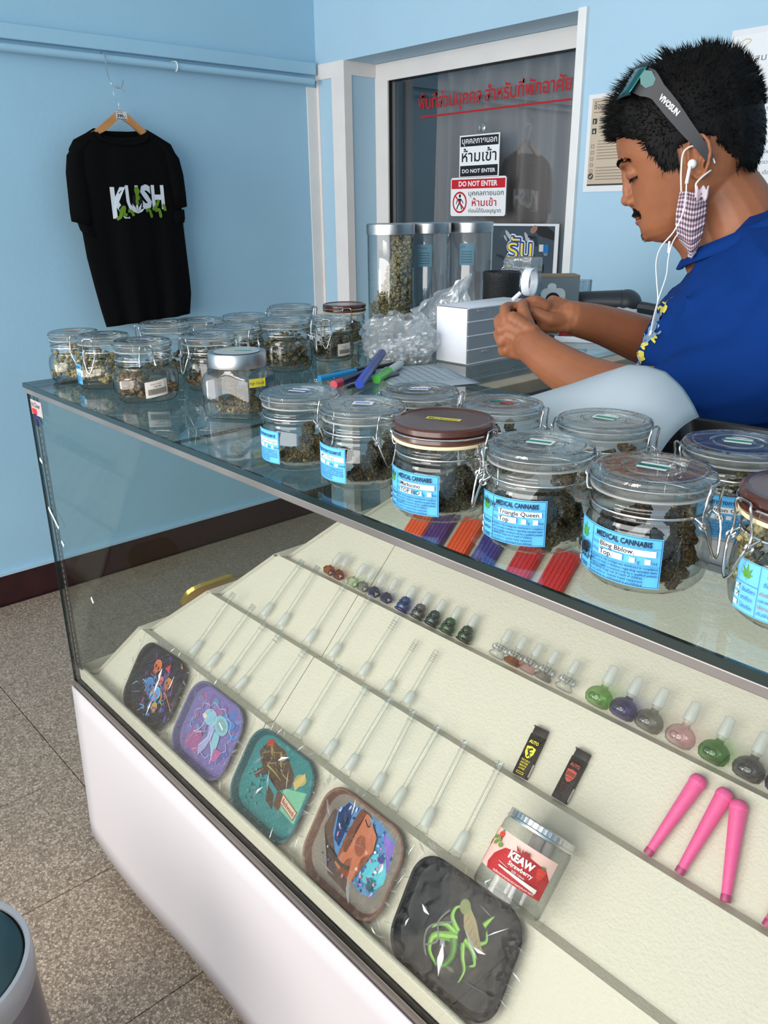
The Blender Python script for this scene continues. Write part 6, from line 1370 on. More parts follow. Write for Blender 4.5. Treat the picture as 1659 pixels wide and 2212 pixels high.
M_hw = pmat('varnished_wood', srgb(196, 134, 68), 0.3, noise_scale=30, noise_amt=0.2, coat=0.3)
hp = [(-0.160, -0.082), (-0.085, -0.040), (-0.036, -0.004), (-0.012, 0.014), (0.0, 0.020), (0.022, 0.016), (0.050, -0.006), (0.100, -0.046), (0.150, -0.074)]
lo = [(0.148, -0.090), (0.086, -0.064), (0.034, -0.022), (0.008, -0.008), (-0.010, -0.012), (-0.050, -0.044), (-0.092, -0.064), (-0.156, -0.096)]
MB().prism(hp[::-1]+lo[::-1], -0.006, 0.006, Matrix(((0, 0, 1, 0), (1, 0, 0, 0), (0, 1, 0, 0), (0, 0, 0, 1)))).build('hanger_body', M_hw, hg_, 40)
MB().tube(bez([(0, 0.002, 0.018), (0, 0.003, 0.042), (0, -0.010, 0.066), (0, -0.009, 0.086), (0, 0.004, 0.096), (0, 0.020, 0.090), (0, 0.034, 0.078)]), 0.0016, 6).build('hook', M_steel, hg_)
p = Print(lambda u, v, hh: Vector((0.0062+hh, u, v)))
p.rect(-0.014, -0.010, 0.026, 0.016, srgb(206, 206, 206)); p.text('390.-', -0.010, -0.003, 0.014, DK, 0.04, w=0.032); p.text('Free T-shirt', -0.011, 0.0105, 0.0045, DK, 0.03); p.rect(-0.012, -0.009, 0.024, -0.0065, srgb(60, 60, 60)); p.build('price_tag', hg_)
sh_ = thing('s_hook', 'bent wire S-hook over the blue wall pipe', 'hook', (-1.43, 0.92, 1.86))
MB().tube(bez([(-0.048, -0.008, 0.022), (-0.040, -0.010, 0.040), (-0.026, -0.010, 0.042), (-0.012, -0.010, 0.028), (-0.006, -0.012, 0.0), (0.010, -0.016, -0.030), (0.022, -0.014, -0.058), (0.025, 0.002, -0.070), (0.025, 0.022, -0.066), (0.025, 0.030, -0.044)]), 0.0016, 6).build('wire', M_steel, sh_)
# steel drum bin at the lower left border
bn = thing('waste_bin', 'grey metallic round bin at the lower left border', 'bin', (0.500, -0.420, 0))
MB().lathe([(0, 0.0), (0.140, 0.0), (0.1415, 0.006), (0.1285, 0.375)], 64).build('bin_body', pmat('bin_steel', srgb(136, 136, 146), 0.28, 0.7, noise_scale=7, noise_amt=0.3), bn, 40)
MB().lathe([(0.1285, 0.372), (0.1315, 0.373), (0.1325, 0.382), (0.1325, 0.412), (0.1300, 0.420), (0.1240, 0.420), (0.1225, 0.412)], 64).build('bin_rim', pmat('bin_rim', srgb(160, 162, 168), 0.3, 0.4), bn, 40)
MB().lathe([(0.1225, 0.408), (0.118, 0.416), (0.09, 0.424), (0, 0.428)], 64).build('bin_lid', pmat('bin_lid', srgb(36, 58, 64), 0.15), bn, 40)

# ================================================================ the seated man
# body frame: s runs backwards (away from where he faces), w sideways towards the shop, z up
K = 1.05; KS = 0.95
PO = Vector((0.877, 0.681, 0.0)); PS = Vector((0.874, 0.486, 0)).normalized(); PW = Vector((0.486, -0.874, 0)).normalized()
PMX = Matrix(((PS.x*K*KS, PW.x*K, 0, PO.x), (PS.y*K*KS, PW.y*K, 0, PO.y), (0, 0, K, 1.39*(1-K)), (0, 0, 0, 1)))     # (s, w, z) -> world
# this frame is left-handed, so meshes built in it are flipped once at the end
man = thing('person', 'man in blue T-shirt looking down, sunglasses on his head, earphones in', 'person', (PO.x, PO.y, 0))
def to_man(mb):
    m2 = MB(); m2.v = [tuple(Vector(PMX @ Vector(v))-Vector((PO.x, PO.y, 0))) for v in mb.v]; m2.f = [tuple(reversed(f)) for f in mb.f]; m2.c = list(mb.c); m2.col = mb.col; return m2
def mpart(mb, name, mat, sm=60, par=None): return to_man(mb).build(name, mat, par or man, sm)
def remeshed(mb, name, mat, vox, smooth_it=2, par=None, fac=0.5):
    o = to_man(mb).build(name, None, par or man, None)
    r = o.modifiers.new('r', 'REMESH'); r.mode = 'VOXEL'; r.voxel_size = vox; r.use_smooth_shade = True
    if smooth_it:
        s_ = o.modifiers.new('s', 'SMOOTH'); s_.factor = fac; s_.iterations = smooth_it
    dg = bpy.context.evaluated_depsgraph_get(); me = bpy.data.meshes.new_from_object(o.evaluated_get(dg)); old = o.data
    o.modifiers.clear(); o.data = me; bpy.data.meshes.remove(old); me.name = name; me.materials.clear(); me.materials.append(mat)
    for p_ in me.polygons: p_.use_smooth = True
    return o
def limb(mb, pts, n=20):
    """tapered limb through (s, w, z, radius[, flatten])"""
    P = bez([q[:3] for q in pts], 6); rs = []
    for i in range(len(pts)-1):
        for k in range(6): rs.append(pts[i][3]+(pts[i+1][3]-pts[i][3])*k/6)
    rs.append(pts[-1][3])
    mb.tube(P, 1, n, rs=rs)
    for e in (0, -1): mb.sphere(*P[e], rs[e]*0.98, sub=2)
    for i in range(0, len(P), 3): mb.sphere(*P[i], rs[i]*0.985, sub=2)
TAU = math.radians(17); HC = (0.010, 0.0, 1.455)
Uv = Vector((-math.sin(TAU), 0, math.cos(TAU))); Fv = Vector((-math.cos(TAU), 0, -math.sin(TAU))); Lv = Vector((0, 1, 0))
def H(f, l, u): return Vector(HC)+Fv*f+Lv*l+Uv*u
# head slices: up, front, back, half width
SL = [(-.106, .050, .024, .016), (-.102, .0600, .010, .026), (-.097, .0715, .000, .034), (-.088, .0835, -.012, .0425), (-.078, .0885, -.028, .0495), (-.070, .0888, -.040, .0540), (-.060, .0890, -.052, .0580), (-.048, .0905, -.064, .0625), (-.036, .0905, -.072, .0665),
      (-.022, .0890, -.080, .0700), (-.008, .0880, -.0855, .0725), (.004, .0900, -.0885, .0738), (.016, .0965, -.0900, .0742), (.026, .1000, -.0905, .0742), (.042, .0995, -.0900, .0745), (.058, .0960, -.0870, .0730), (.074, .0880, -.0800, .0680), (.088, .0750, -.0690, .0590), (.099, .0560, -.0530, .0460), (.107, .0330, -.0330, .0280), (.111, .0080, -.0120, .0080)]
hb = MB(); n = 48; V = []; F = []
for (u, ff, fb, wd) in SL:
    c = ff-0.075 if ff > .075 else (ff+fb)/2
    c = max((ff+fb)/2, min(c, 0.01))
    for k in range(n):
        a = 2*PI*k/n; ca, sa = math.cos(a), math.sin(a)
        f_ = c+(ff-c)*(abs(ca)**0.86)*(1 if ca > 0 else 0) - (c-fb)*(abs(ca)**0.95)*(1 if ca <= 0 else 0)
        ex = 0.88 if u > -0.03 else 0.95
        l_ = wd*(1 if sa > 0 else -1)*abs(sa)**ex
        if ca > 0.3 and u < -0.02: l_ *= 0.97
        V.append(H(f_, l_, u))
for i in range(len(SL)-1):
    for k in range(n): F.append((i*n+k, i*n+(k+1) % n, (i+1)*n+(k+1) % n, (i+1)*n+k))
F.append(tuple(range(n-1, -1, -1))); F.append(tuple((len(SL)-1)*n+k for k in range(n)))
hb.add(V, F)
def fr(dirL=1): pass
def hs(f, l, u, rf, rl, ru, sub=3):       # ellipsoid in head axes
    Vv, Ff = ico(sub); hb.add([H(f+p.x*rf, l+p.y*rl, u+p.z*ru) for p in Vv], Ff)
hs(.094, 0, -.004, .0065, .0075, .020); hs(.0955, 0, -.018, .0075, .0080, .014); hs(.0985, 0, -.0295, .0095, .0095, .0085); hs(.0925, .0105, -.0335, .0085, .0062, .0065); hs(.0925, -.0105, -.0335, .0085, .0062, .0065); hs(.0900, 0, -.040, .006, .006, .006)
hs(.0925, 0, .0185, .0095, .036, .0075); hs(.0860, .027, .019, .011, .016, .007); hs(.0860, -.027, .019, .011, .016, .007)
for s_ in (1, -1):
    hs(.0800, s_*.0300, .0010, .0135, .0150, .0105)           # closed-down eyelid mound
hs(.0885, 0, -.0530, .0080, .0200, .0048); hs(.0880, .006, -.0525, .0082, .006, .0045); hs(.0880, -.006, -.0525, .0082, .006, .0045); hs(.0860, 0, -.0640, .0075, .0165, .0050); hs(.078, 0, -.0830, .0105, .0180, .0120)
# ears
for s_ in (1, -1):
    W_ = s_*.0745
    hs(-.001, W_-s_*.001, -.012, .0120, .0050, .0240)
    pts = [H(.006, W_+s_*.002, -.030), H(.0075, W_+s_*.004, -.008), H(.005, W_+s_*.005, .008), H(-.004, W_+s_*.009, .0165), H(-.0150, W_+s_*.0130, .0130), H(-.0200, W_+s_*.0150, .000), H(-.0180, W_+s_*.0130, -.014), H(-.0120, W_+s_*.009, -.026), H(-.004, W_+s_*.005, -.034), H(.003, W_+s_*.003, -.033)]
    hb.tube(bez(pts, 4), 0.0030, 8)
    hb.tube(bez([H(-.003, W_+s_*.005, .006), H(-.0110, W_+s_*.0085, .001), H(-.0120, W_+s_*.0080, -.012), H(-.006, W_+s_*.005, -.022)], 4), 0.0022, 8)
# neck and upper chest, forearms, hands
sk = hb
limb(sk, [(0.045, 0, 1.415, .050), (0.070, 0, 1.385, .055), (0.092, 0, 1.345, .060), (0.110, 0, 1.300, .074)])
limb(sk, [(0.010, 0, 1.372, .036), (0.040, 0, 1.350, .042), (0.070, 0, 1.310, .050)])
sk.sphere(0.125, 0, 1.27, .085, .150, .070, 3)
# near (left) arm: shoulder, elbow, wrist
limb(sk, [(0.145, .165, 1.240, .050), (0.105, .185, 1.190, .044), (0.035, .175, 1.160, .040)])
limb(sk, [(0.035, .175, 1.160, .039), (-0.030, .155, 1.152, .0385), (-0.090, .125, 1.155, .0375), (-0.145, .095, 1.172, .0325), (-0.185, .072, 1.191, .0275), (-0.200, .062, 1.199, .0265)])
# far (right) arm
limb(sk, [(0.120, -.170, 1.255, .048), (0.105, -.195, 1.170, .043), (0.085, -.170, 1.125, .040)])
limb(sk, [(0.085, -.170, 1.125, .040), (0.030, -.130, 1.160, .041), (-0.045, -.090, 1.192, .0370), (-0.100, -.058, 1.214, .0305), (-0.140, -.030, 1.226, .0265), (-0.150, -.024, 1.229, .0262)])
def finger(pts, r0, r1):
    P = bez(pts, 5); N_ = len(P); sk.tube(P, 1, 12, rs=[r0+(r1-r0)*i/(N_-1) for i in range(N_)]); sk.sphere(*P[-1], r1*0.98, sub=2); sk.sphere(*P[0], r0*0.98, sub=2)
    for f_ in (0.34, 0.67): i = int(f_*(N_-1)); sk.sphere(*P[i], (r0+(r1-r0)*f_)*1.07, sub=2)
def palm(p, q, wv, hw, th):
    p, q, wv = Vector(p), Vector(q), Vector(wv).normalized(); d = q-p; nn = d.normalized().cross(wv)
    for i in range(5):
        for k in range(-2, 3):
            c = p+d*(i/4)+wv*(hw*k/2*(0.72+0.28*i/4)); sk.sphere(c.x, c.y, c.z, th*(1-0.12*abs(k)), sub=2)
    for i in range(4): sk.tube([p+d*(i/4), p+d*((i+1)/4)], th, 8)
# near hand: back of the hand to the viewer, fingers curled towards the far hand, pinching
palm((-0.200, .060, 1.200), (-0.236, .050, 1.210), (0.25, 0.25, 0.9), .026, .0155)
kn = [(-0.240, .052, 1.232), (-0.246, .056, 1.217), (-0.245, .056, 1.201), (-0.238, .052, 1.187)]
finger([kn[0], (-0.247, .030, 1.245), (-0.238, .008, 1.246), (-0.222, -.006, 1.241)], .0098, .0074)
finger([kn[1], (-0.256, .030, 1.228), (-0.248, .008, 1.228), (-0.232, -.002, 1.228)], .0100, .0078)
finger([kn[2], (-0.256, .030, 1.208), (-0.250, .010, 1.204), (-0.234, .004, 1.206)], .0098, .0076)
finger([kn[3], (-0.248, .028, 1.190), (-0.240, .012, 1.186), (-0.226, .008, 1.190)], .0088, .0068)
finger([(-0.205, .050, 1.222), (-0.216, .036, 1.238), (-0.222, .016, 1.248), (-0.224, -.002, 1.250)], .0120, .0085)
# far hand: seen from the thumb side, index and thumb meeting the near hand's fingertips
palm((-0.150, -.024, 1.229), (-0.186, -.018, 1.234), (0.15, -0.75, 0.55), .026, .0155)
finger([(-0.188, -.010, 1.246), (-0.206, -.004, 1.254), (-0.220, .000, 1.249), (-0.228, -.002, 1.240)], .0100, .0076)
finger([(-0.190, -.026, 1.238), (-0.210, -.024, 1.242), (-0.222, -.016, 1.232), (-0.218, -.010, 1.222)], .0102, .0078)
finger([(-0.188, -.040, 1.228), (-0.206, -.040, 1.228), (-0.214, -.030, 1.218), (-0.206, -.022, 1.210)], .0098, .0076)
finger([(-0.182, -.052, 1.218), (-0.196, -.052, 1.214), (-0.202, -.042, 1.206), (-0.194, -.034, 1.202)], .0088, .0068)
finger([(-0.160, -.006, 1.226), (-0.178, .006, 1.228), (-0.198, .008, 1.236), (-0.214, .004, 1.240)], .0118, .0086)
M_skin = pmat('brown_skin', srgb(156, 98, 66), 0.48, spec=0.35, noise_scale=14, noise_amt=0.10, sss=0.10, bump=0.12, bump_scale=260, col2=srgb(140, 86, 57))
body = remeshed(sk, 'body', M_skin, 0.0024, 3)
# lower body in dark trousers, seated on a stool behind the counter
lw_ = MB(); org = Vector((PO.x, PO.y, 0)); PIN = PMX.inverted()
def wl(mb, pts):           # limb given in world coordinates
    limb(mb, [tuple(PIN @ Vector(q_[:3]))+(q_[3],) for q_ in pts])
hc_ = PIN @ Vector((1.03, 0.79, 0.80)); lw_.sphere(hc_.x, hc_.y, hc_.z, .125, .150, .12, 3)
wl(lw_, [(1.00, 0.715, 0.77, .080), (0.88, 0.690, 0.755, .072), (0.735, 0.690, 0.71, .058), (0.745, 0.690, 0.45, .052), (0.75, 0.690, 0.13, .042)])
wl(lw_, [(1.00, 0.870, 0.77, .080), (0.88, 0.890, 0.755, .072), (0.735, 0.900, 0.71, .058), (0.745, 0.900, 0.45, .052), (0.75, 0.900, 0.13, .042)])
remeshed(lw_, 'trousers', pmat('dark_trousers', srgb(34, 36, 44), 0.8), 0.008, 4)
for y_ in (0.690, 0.900):
    MB().sphere(0.725-PO.x, y_-PO.y, 0.046, .115, .044, .044, 3).build('shoe', M_black, man, 180)
stl = thing('stool', 'dark round stool under the seated man', 'stool', (1.03, 0.79, 0.0))
MB().lathe([(0, 0.63), (0.14, 0.63), (0.155, 0.64), (0.155, 0.655), (0.14, 0.662), (0, 0.662)], 40).build('seat', M_black, stl)
for k in range(4):
    a = PI/4+k*PI/2; MB().cyl((0.17*math.cos(a), 0.17*math.sin(a), 0), (0.11*math.cos(a), 0.11*math.sin(a), 0.635), 0.012, n=12).build('leg', M_steel, stl)
# T-shirt
ts = MB()
def ring(mb, rows, n=40):
    V = []; F = []
    for (s0, z0, rf, rb, rw, e) in rows:
        for k in range(n):
            a = 2*PI*k/n; ca, sa = math.cos(a), math.sin(a); r = rf if ca > 0 else rb
            V.append((s0-(1 if ca > 0 else -1)*r*abs(ca)**e, rw*(1 if sa > 0 else -1)*abs(sa)**e, z0))
    for i in range(len(rows)-1):
        for k in range(n): F.append((i*n+k, (i)*n+(k+1) % n, (i+1)*n+(k+1) % n, (i+1)*n+k))
    F.append(tuple(range(n-1, -1, -1))); F.append(tuple((len(rows)-1)*n+k for k in range(n))); mb.add(V, F)
ring(ts, [(0.165, 0.84, .150, .110, .150, .85), (0.150, 0.95, .165, .115, .150, .85), (0.140, 1.05, .175, .120, .150, .85), (0.132, 1.14, .172, .125, .180, .82), (0.135, 1.20, .166, .125, .205, .80), (0.140, 1.25, .152, .115, .205, .80), (0.140, 1.29, .128, .100, .185, .85), (0.130, 1.322, .098, .078, .140, .9), (0.118, 1.345, .075, .065, .095, .95)])
# shirt rises round the neck
limb(ts, [(0.118, 0.05, 1.325, .055), (0.140, .120, 1.290, .060), (0.148, .165, 1.245, .064), (0.115, .185, 1.195, .062), (0.030, .178, 1.162, .054)])
limb(ts, [(0.118, -0.05, 1.325, .055), (0.135, -.120, 1.295, .060), (0.135, -.165, 1.255, .064), (0.118, -.185, 1.195, .062), (0.095, -.180, 1.150, .060)])
limb(ts, [(0.140, 0, 1.350, .050), (0.135, 0, 1.33, .07), (0.130, 0, 1.30, .09)])
for i, (s0, w0, z0, s1, w1, z1, r) in enumerate(((-0.02, .06, 1.20, .10, .17, 1.10, .020), (-0.01, .10, 1.24, .10, .16, 1.19, .016), (-0.045, .03, 1.12, .05, .14, 1.05, .020), (.02, .13, 1.27, .11, .15, 1.25, .014), (-0.035, -.02, 1.16, .03, .10, 1.14, .016))):
    ts.tube([(s0, w0, z0), ((s0+s1)/2, (w0+w1)/2+.008, (z0+z1)/2), (s1, w1, z1)], r, 10)
M_shirt = pmat('blue_cotton', srgb(7, 48, 112), 0.85, spec=0.12, sheen=0.0, bump=0.3, bump_scale=600)
shirt = remeshed(ts, 'shirt', M_shirt, 0.0055, 7)
# folds: push the surface a little along its normal with soft noise
for v in shirt.data.vertices:
    c_ = v.co; rg_ = 1-abs(noise.noise(Vector((c_.x*7+c_.z*13, c_.y*7-c_.z*9, c_.z*4)))); v.co = c_+v.normal*(0.010*rg_**5-0.004+0.0045*noise.noise(Vector((c_.x*12-c_.z*9, c_.y*12+c_.z*14, c_.z*6)))+0.0014*noise.noise(c_*45))
# crew collar: ring where the neck leaves the shirt
cr = [(0.024, .022, 1.3180), (0.018, .000, 1.3150), (0.024, -.026, 1.3200), (0.034, -.060, 1.336), (0.085, -.080, 1.358), (0.140, -.072, 1.376), (0.172, -.030, 1.388), (0.176, .010, 1.390), (0.160, .055, 1.384), (0.120, .084, 1.368), (0.070, .078, 1.345), (0.030, .052, 1.326)]
Pc_ = [Vector(q) for q in cr]; cc_ = []
for i in range(len(Pc_)):
    p0, p1, p2, p3 = Pc_[i-1], Pc_[i], Pc_[(i+1) % len(Pc_)], Pc_[(i+2) % len(Pc_)]
    for k in range(5):
        t = k/5; cc_.append(0.5*((2*p1)+(p2-p0)*t+(2*p0-5*p1+4*p2-p3)*t*t+(3*p1-p0-3*p2+p3)*t**3))
cen = sum(cc_, Vector())/len(cc_); q = MB(); V = []; F = []
for p_ in cc_:
    o_ = (p_-cen); o_.z = 0; o_.normalize()
    for dx, dz in ((-0.006, 0.000), (-0.003, 0.006), (0.002, 0.006), (0.007, -0.002), (0.011, -0.012)): V.append(p_+o_*dx+Vector((0, 0, dz)))
m_ = len(cc_)
for i in range(m_):
    for k in range(4): a = i*5+k; b = ((i+1) % m_)*5+k; F.append((a, b, b+1, a+1))
q.add(V, F); co = mpart(q, 'collar', M_shirt, 180); co.modifiers.new('s', 'SOLIDIFY').thickness = 0.003
# ---- printed strokes laid on the cloth by closest point
def bvh_of(o): me = o.data; return BVHTree.FromPolygons([v.co for v in me.vertices], [tuple(p_.vertices) for p_ in me.polygons])
bs_, bb_ = bvh_of(shirt), bvh_of(body)
def L2(p_): return (PMX @ Vector(p_))-org
def onto(bvh, s_, w_, z_, lift):
    # cast sideways from the viewer's side
    d = L2((s_, w_-1, z_))-L2((s_, w_, z_)); h = bvh.ray_cast(L2((s_, 0.6, z_)), d.normalized(), 1.2)
    if h[0] is None: h = bvh.find_nearest(L2((s_, w_, z_)))
    return h[0]+h[1]*lift
pr = MB()
def ribbon(pts, wd, col, lift=0.0012, bvh=None, mb=None):
    P = bez([(a, 0, b) for a, b in pts], 5); V = []; F = []
    for i, c_ in enumerate(P):
        t = (P[min(i+1, len(P)-1)]-P[max(i-1, 0)]).normalized(); q_ = Vector((-t.z, 0, t.x))*wd/2*(0.5+0.5*math.sin(PI*i/(len(P)-1))+0.2)
        for k in (-1, 1): e = c_+q_*k; V.append(onto(bvh or bs_, e.x, 0.08, e.z, lift))
    for i in range(len(P)-1): F.append((2*i, 2*i+1, 2*i+3, 2*i+2))
    (mb or pr).add(V, F, None, col)
YL, GY = srgb(222, 208, 84), srgb(120, 150, 176)
for pts, wd, c_ in ([(-.012, 1.292), (-.020, 1.284), (-.024, 1.272)], .005, YL), ([(-.022, 1.276), (-.030, 1.262), (-.024, 1.250), (-.014, 1.258), (-.016, 1.270)], .005, YL), ([(-.026, 1.250), (-.036, 1.243)], .004, YL), ([(-.006, 1.275), (-.010, 1.262)], .003, YL), \
        ([(-.002, 1.262), (-.006, 1.252)], .004, YL), ([(-.014, 1.246), (-.030, 1.226)], .004, GY), ([(-.010, 1.240), (-.030, 1.214)], .005, GY), ([(-.008, 1.250), (-.020, 1.236)], .003, GY), ([(-.006, 1.232), (-.028, 1.208)], .003, GY), ([(-.020, 1.222), (-.034, 1.204)], .004, GY), \
        ([(-.010, 1.222), (-.018, 1.218), (-.012, 1.214)], .004, YL), ([(-.022, 1.210), (-.030, 1.206), (-.026, 1.202)], .004, YL), ([(-.024, 1.192), (-.032, 1.186), (-.036, 1.190)], .004, YL):
    ribbon(pts, wd, c_)
ribbon([(-.030, 1.236), (-.036, 1.228)], .003, YL)
WHT = srgb(214, 218, 220)
for k in range(7): ribbon([(-.026-k*.0016, 1.196-k*.006), (-.044-k*.0010, 1.192-k*.006)], .008, YL if k == 0 else (srgb(50, 64, 84) if k in (3,) else WHT))
o = pr.build('shirt_print', M_ink, man, None)
# ---- hair: a cap plus thousands of short spikes
M_hair = pmat('black_hair', (0.004, 0.0035, 0.0035), 0.6, spec=0.15)
def hairline(ang, u):      # True where hair grows; ang 0 = front, seen round the head
    a = abs(ang)
    if a < 0.55: lim = 0.050
    elif a < 1.00: lim = 0.050-(a-0.55)*0.030
    elif a < 1.22: lim = 0.036-(a-1.00)*0.22
    elif a < 1.50: lim = -0.012
    elif a < 1.95: lim = 0.012
    elif a < 2.25: lim = 0.004-(a-1.95)*0.10
    else: lim = -0.034-(a-2.25)*0.012
    return u > lim
rr = random.Random(12); hm = MB(); cap = MB(); cnt = 0
Vc, Fc = ico(5); keep = {}; VV = []; FF = []
def skull_pt(a, u, add=0.0):
    for i in range(len(SL)-1):
        if SL[i][0] <= u <= SL[i+1][0]:
            k = (u-SL[i][0])/(SL[i+1][0]-SL[i][0]); ff, fb, wd = [SL[i][j]*(1-k)+SL[i+1][j]*k for j in (1, 2, 3)]; break
    else: ff, fb, wd = SL[-1][1:]
    c = max((ff+fb)/2, min(ff-0.075 if ff > .075 else (ff+fb)/2, 0.01)); ca, sa = math.cos(a), math.sin(a)
    f_ = c+(ff-c)*abs(ca)**0.86 if ca > 0 else c-(c-fb)*abs(ca)**0.95
    return f_, wd*(1 if sa > 0 else -1)*abs(sa)**0.88
def thick(a, u):     # hair thickness over the scalp
    t = 0.006+0.013*min(1, max(0, (u-0.035)/0.06))
    if abs(a) < 0.9: t += 0.006*max(0, min(1, (u-0.055)/0.03))
    if abs(a) > 2.2: t += 0.006
    return t
NU, NA = 34, 80; idx = {}
for i in range(NU+1):
    u = -0.070+(0.1105+0.070)*i/NU
    for k in range(NA):
        a = -PI+2*PI*k/NA; f_, l_ = skull_pt(a, min(u, 0.1105)); t = 0.75*thick(a, u) if hairline(a, u) else -0.006
        dirv = Vector((f_, l_, (u-0.01)*0.9)); dirv.normalize(); p_ = Vector((f_, l_, u))+dirv*t
        idx[(i, k)] = len(VV); VV.append(H(p_.x, p_.y, p_.z))
for i in range(NU):
    for k in range(NA):
        u = -0.070+(0.1105+0.070)*(i+0.5)/NU; a = -PI+2*PI*(k+0.5)/NA
        if hairline(a, u): FF.append((idx[(i, k)], idx[(i, (k+1) % NA)], idx[(i+1, (k+1) % NA)], idx[(i+1, k)]))
topc = len(VV); VV.append(H(-0.002, 0, 0.128))
for k in range(NA): FF.append((idx[(NU, k)], idx[(NU, (k+1) % NA)], topc))
cap.add(VV, FF); hr = mpart(cap, 'hair', M_hair, 180)
for q_ in range(15000):
    u = rr.uniform(-0.068, 0.112); a = rr.uniform(-PI, PI)
    if not hairline(a, u+rr.uniform(-.003, .001)): continue
    f_, l_ = skull_pt(a, min(u, .1105)); 
    if u > 0.108: f_, l_ = f_*rr.random(), l_*rr.random()
    n_ = Vector((f_, l_, (u-0.01)*1.0)).normalized(); t = thick(a, u)
    base_ = Vector((f_, l_, u))+n_*t*0.45
    fwd = Vector((1, 0, 0)) if abs(a) < 1.2 else Vector((0.1, 0, -0.35))
    if u > 0.06 and abs(a) >= 1.0: fwd = Vector((0.45, 0, 0.4))
    d = (n_*1.0+fwd*(0.75 if abs(a) < 1.2 and u < 0.085 else 0.35)+Vector((rr.gauss(0, .22), rr.gauss(0, .22), rr.gauss(0, .22)))).normalized()
    if u < 0.03 and abs(a) > 1.1: d = (n_*(0.35 if abs(a) < 2.1 else 0.7)+Vector((0.15, 0, -1))+Vector((rr.gauss(0, .2),)*3)).normalized()
    ln = (t*0.50+0.004)*rr.uniform(0.7, 1.25)*(1.5 if abs(a) < 0.8 and u > 0.045 else 1)
    if u < 0.03 and abs(a) > 1.1: ln = 0.009*rr.uniform(.6, 1.2)
    s_ = d.cross(Vector((rr.random(), rr.random(), rr.random()))).normalized()*rr.uniform(0.0005, 0.0011); s2 = d.cross(s_).normalized()*s_.length
    mid = base_+d*ln*0.55; tip = mid+(d+Vector((0.15, 0, -0.12))).normalized()*ln*0.5
    P_ = [base_+s_, base_-s_*.5+s2, base_-s_*.5-s2, mid+s_*.6, mid-s_*.3+s2*.6, mid-s_*.3-s2*.6, tip]
    hm.add([H(*p_) for p_ in P_], [(0, 1, 4, 3), (1, 2, 5, 4), (2, 0, 3, 5), (3, 4, 6), (4, 5, 6), (5, 3, 6)])
o = mpart(hm, 'hair_strands', M_hair, 180, hr); o['kind'] = 'stuff'
# eyebrows, lashes, moustache, chin hairs
fh = MB()
def bristle(f, l, u, d, ln, r=0.0005):
    b = H(f, l, u); t = H(f+d[0]*ln, l+d[1]*ln, u+d[2]*ln); fh.tube([b, b.lerp(t, .5), t], r, 3, rs=[r, r*.8, r*.2])
def onhead(l, u, lift=0.0005):        # front of the face at lateral l and height u
    o_ = L2(H(0.16, l, u)); d = (L2(H(0, l, u))-o_).normalized(); h = bb_.ray_cast(o_, d, 0.3)
    return (h[0], h[1]) if h[0] is not None else (L2(H(0.09, l, u)), (L2(H(1, 0, 0))-L2(H(0, 0, 0))).normalized())
def hair_on(mb, l, u, dl, du, ln, r):
    p_, n_ = onhead(l, u); d = (L2(H(0, dl, du))-L2(H(0, 0, 0))+n_*0.35).normalized()*ln
    mb.tube([p_, p_+d*.5, p_+d], r, 3, rs=[r, r*.8, r*.25])
br_ = MB()
for s_ in (1, -1):
    for k in range(150):
        t = rr.random(); l = s_*(0.012+t*0.036); u = 0.0165+0.005*math.sin(t*2.2)-0.004*max(0, t-.6)+rr.gauss(0, .0013)
        hair_on(br_, l, u, s_*0.8, 0.35-0.5*t, 0.006, 0.00055)
    for k in range(40):
        t = k/39; l = s_*(0.019+t*0.025); hair_on(br_, l, -0.0050-0.0015*math.sin(t*PI), s_*0.15, -0.8, 0.0045, 0.0005)
tag(br_.build('eyebrows_and_lashes', M_hair, man, 180), kind='stuff')
mo = MB()
for s_ in (1, -1):
    for k in range(200):
        t = rr.random()**0.8; l = s_*(0.003+t*0.024); hair_on(mo, l, -0.0450-0.0085*t+rr.gauss(0, .0020), s_*0.7, -0.7, 0.0050, 0.0005)
    for k in range(24): hair_on(mo, s_*rr.uniform(0, .014), -0.080-rr.random()*.012, s_*0.2, -1, 0.0035, 0.0003)
tag(mo.build('moustache', M_hair, man, 180), kind='stuff')
lip = MB()
def lipstrip(u0, amp, wd, hw):
    V = []; F = []
    for k in range(21):
        t = -1+2*k/20; l = t*hw
        for j in (-1, 0, 1):
            p_, n_ = onhead(l, u0+amp*(1-t*t)+j*wd*(1-abs(t)**2.2)); V.append(p_+n_*0.0004)
    for k in range(20):
        for j in (0, 1): a = k*3+j; F.append((a, a+1, a+4, a+3))
    lip.add(V, F)
lipstrip(-.0560, .0015, .0020, .022); lipstrip(-.0635, -.0012, .0026, .020)
lip.build('lips', pmat('lip_skin', srgb(140, 78, 66), 0.45), man, 180)
ml = MB(); 
V = []
for k in range(21): t = -1+2*k/20; p_, n_ = onhead(t*.023, -.0595+0.0005*math.cos(t*6)); V.append(p_+n_*0.0005)
ml.tube(V, 0.0006, 5); ml.build('mouth_line', pmat('mouth_dark', srgb(60, 30, 26), 0.6), man, 180)
for s_ in (1, -1):
    V = []
    for k in range(15): t = k/14; p_, n_ = onhead(s_*(.018+t*.027), -.0045-0.0018*math.sin(t*PI)); V.append(p_+n_*0.0002)
    MB().tube(V, 0.0008, 5).build('eye_line', M_black, man, 180)
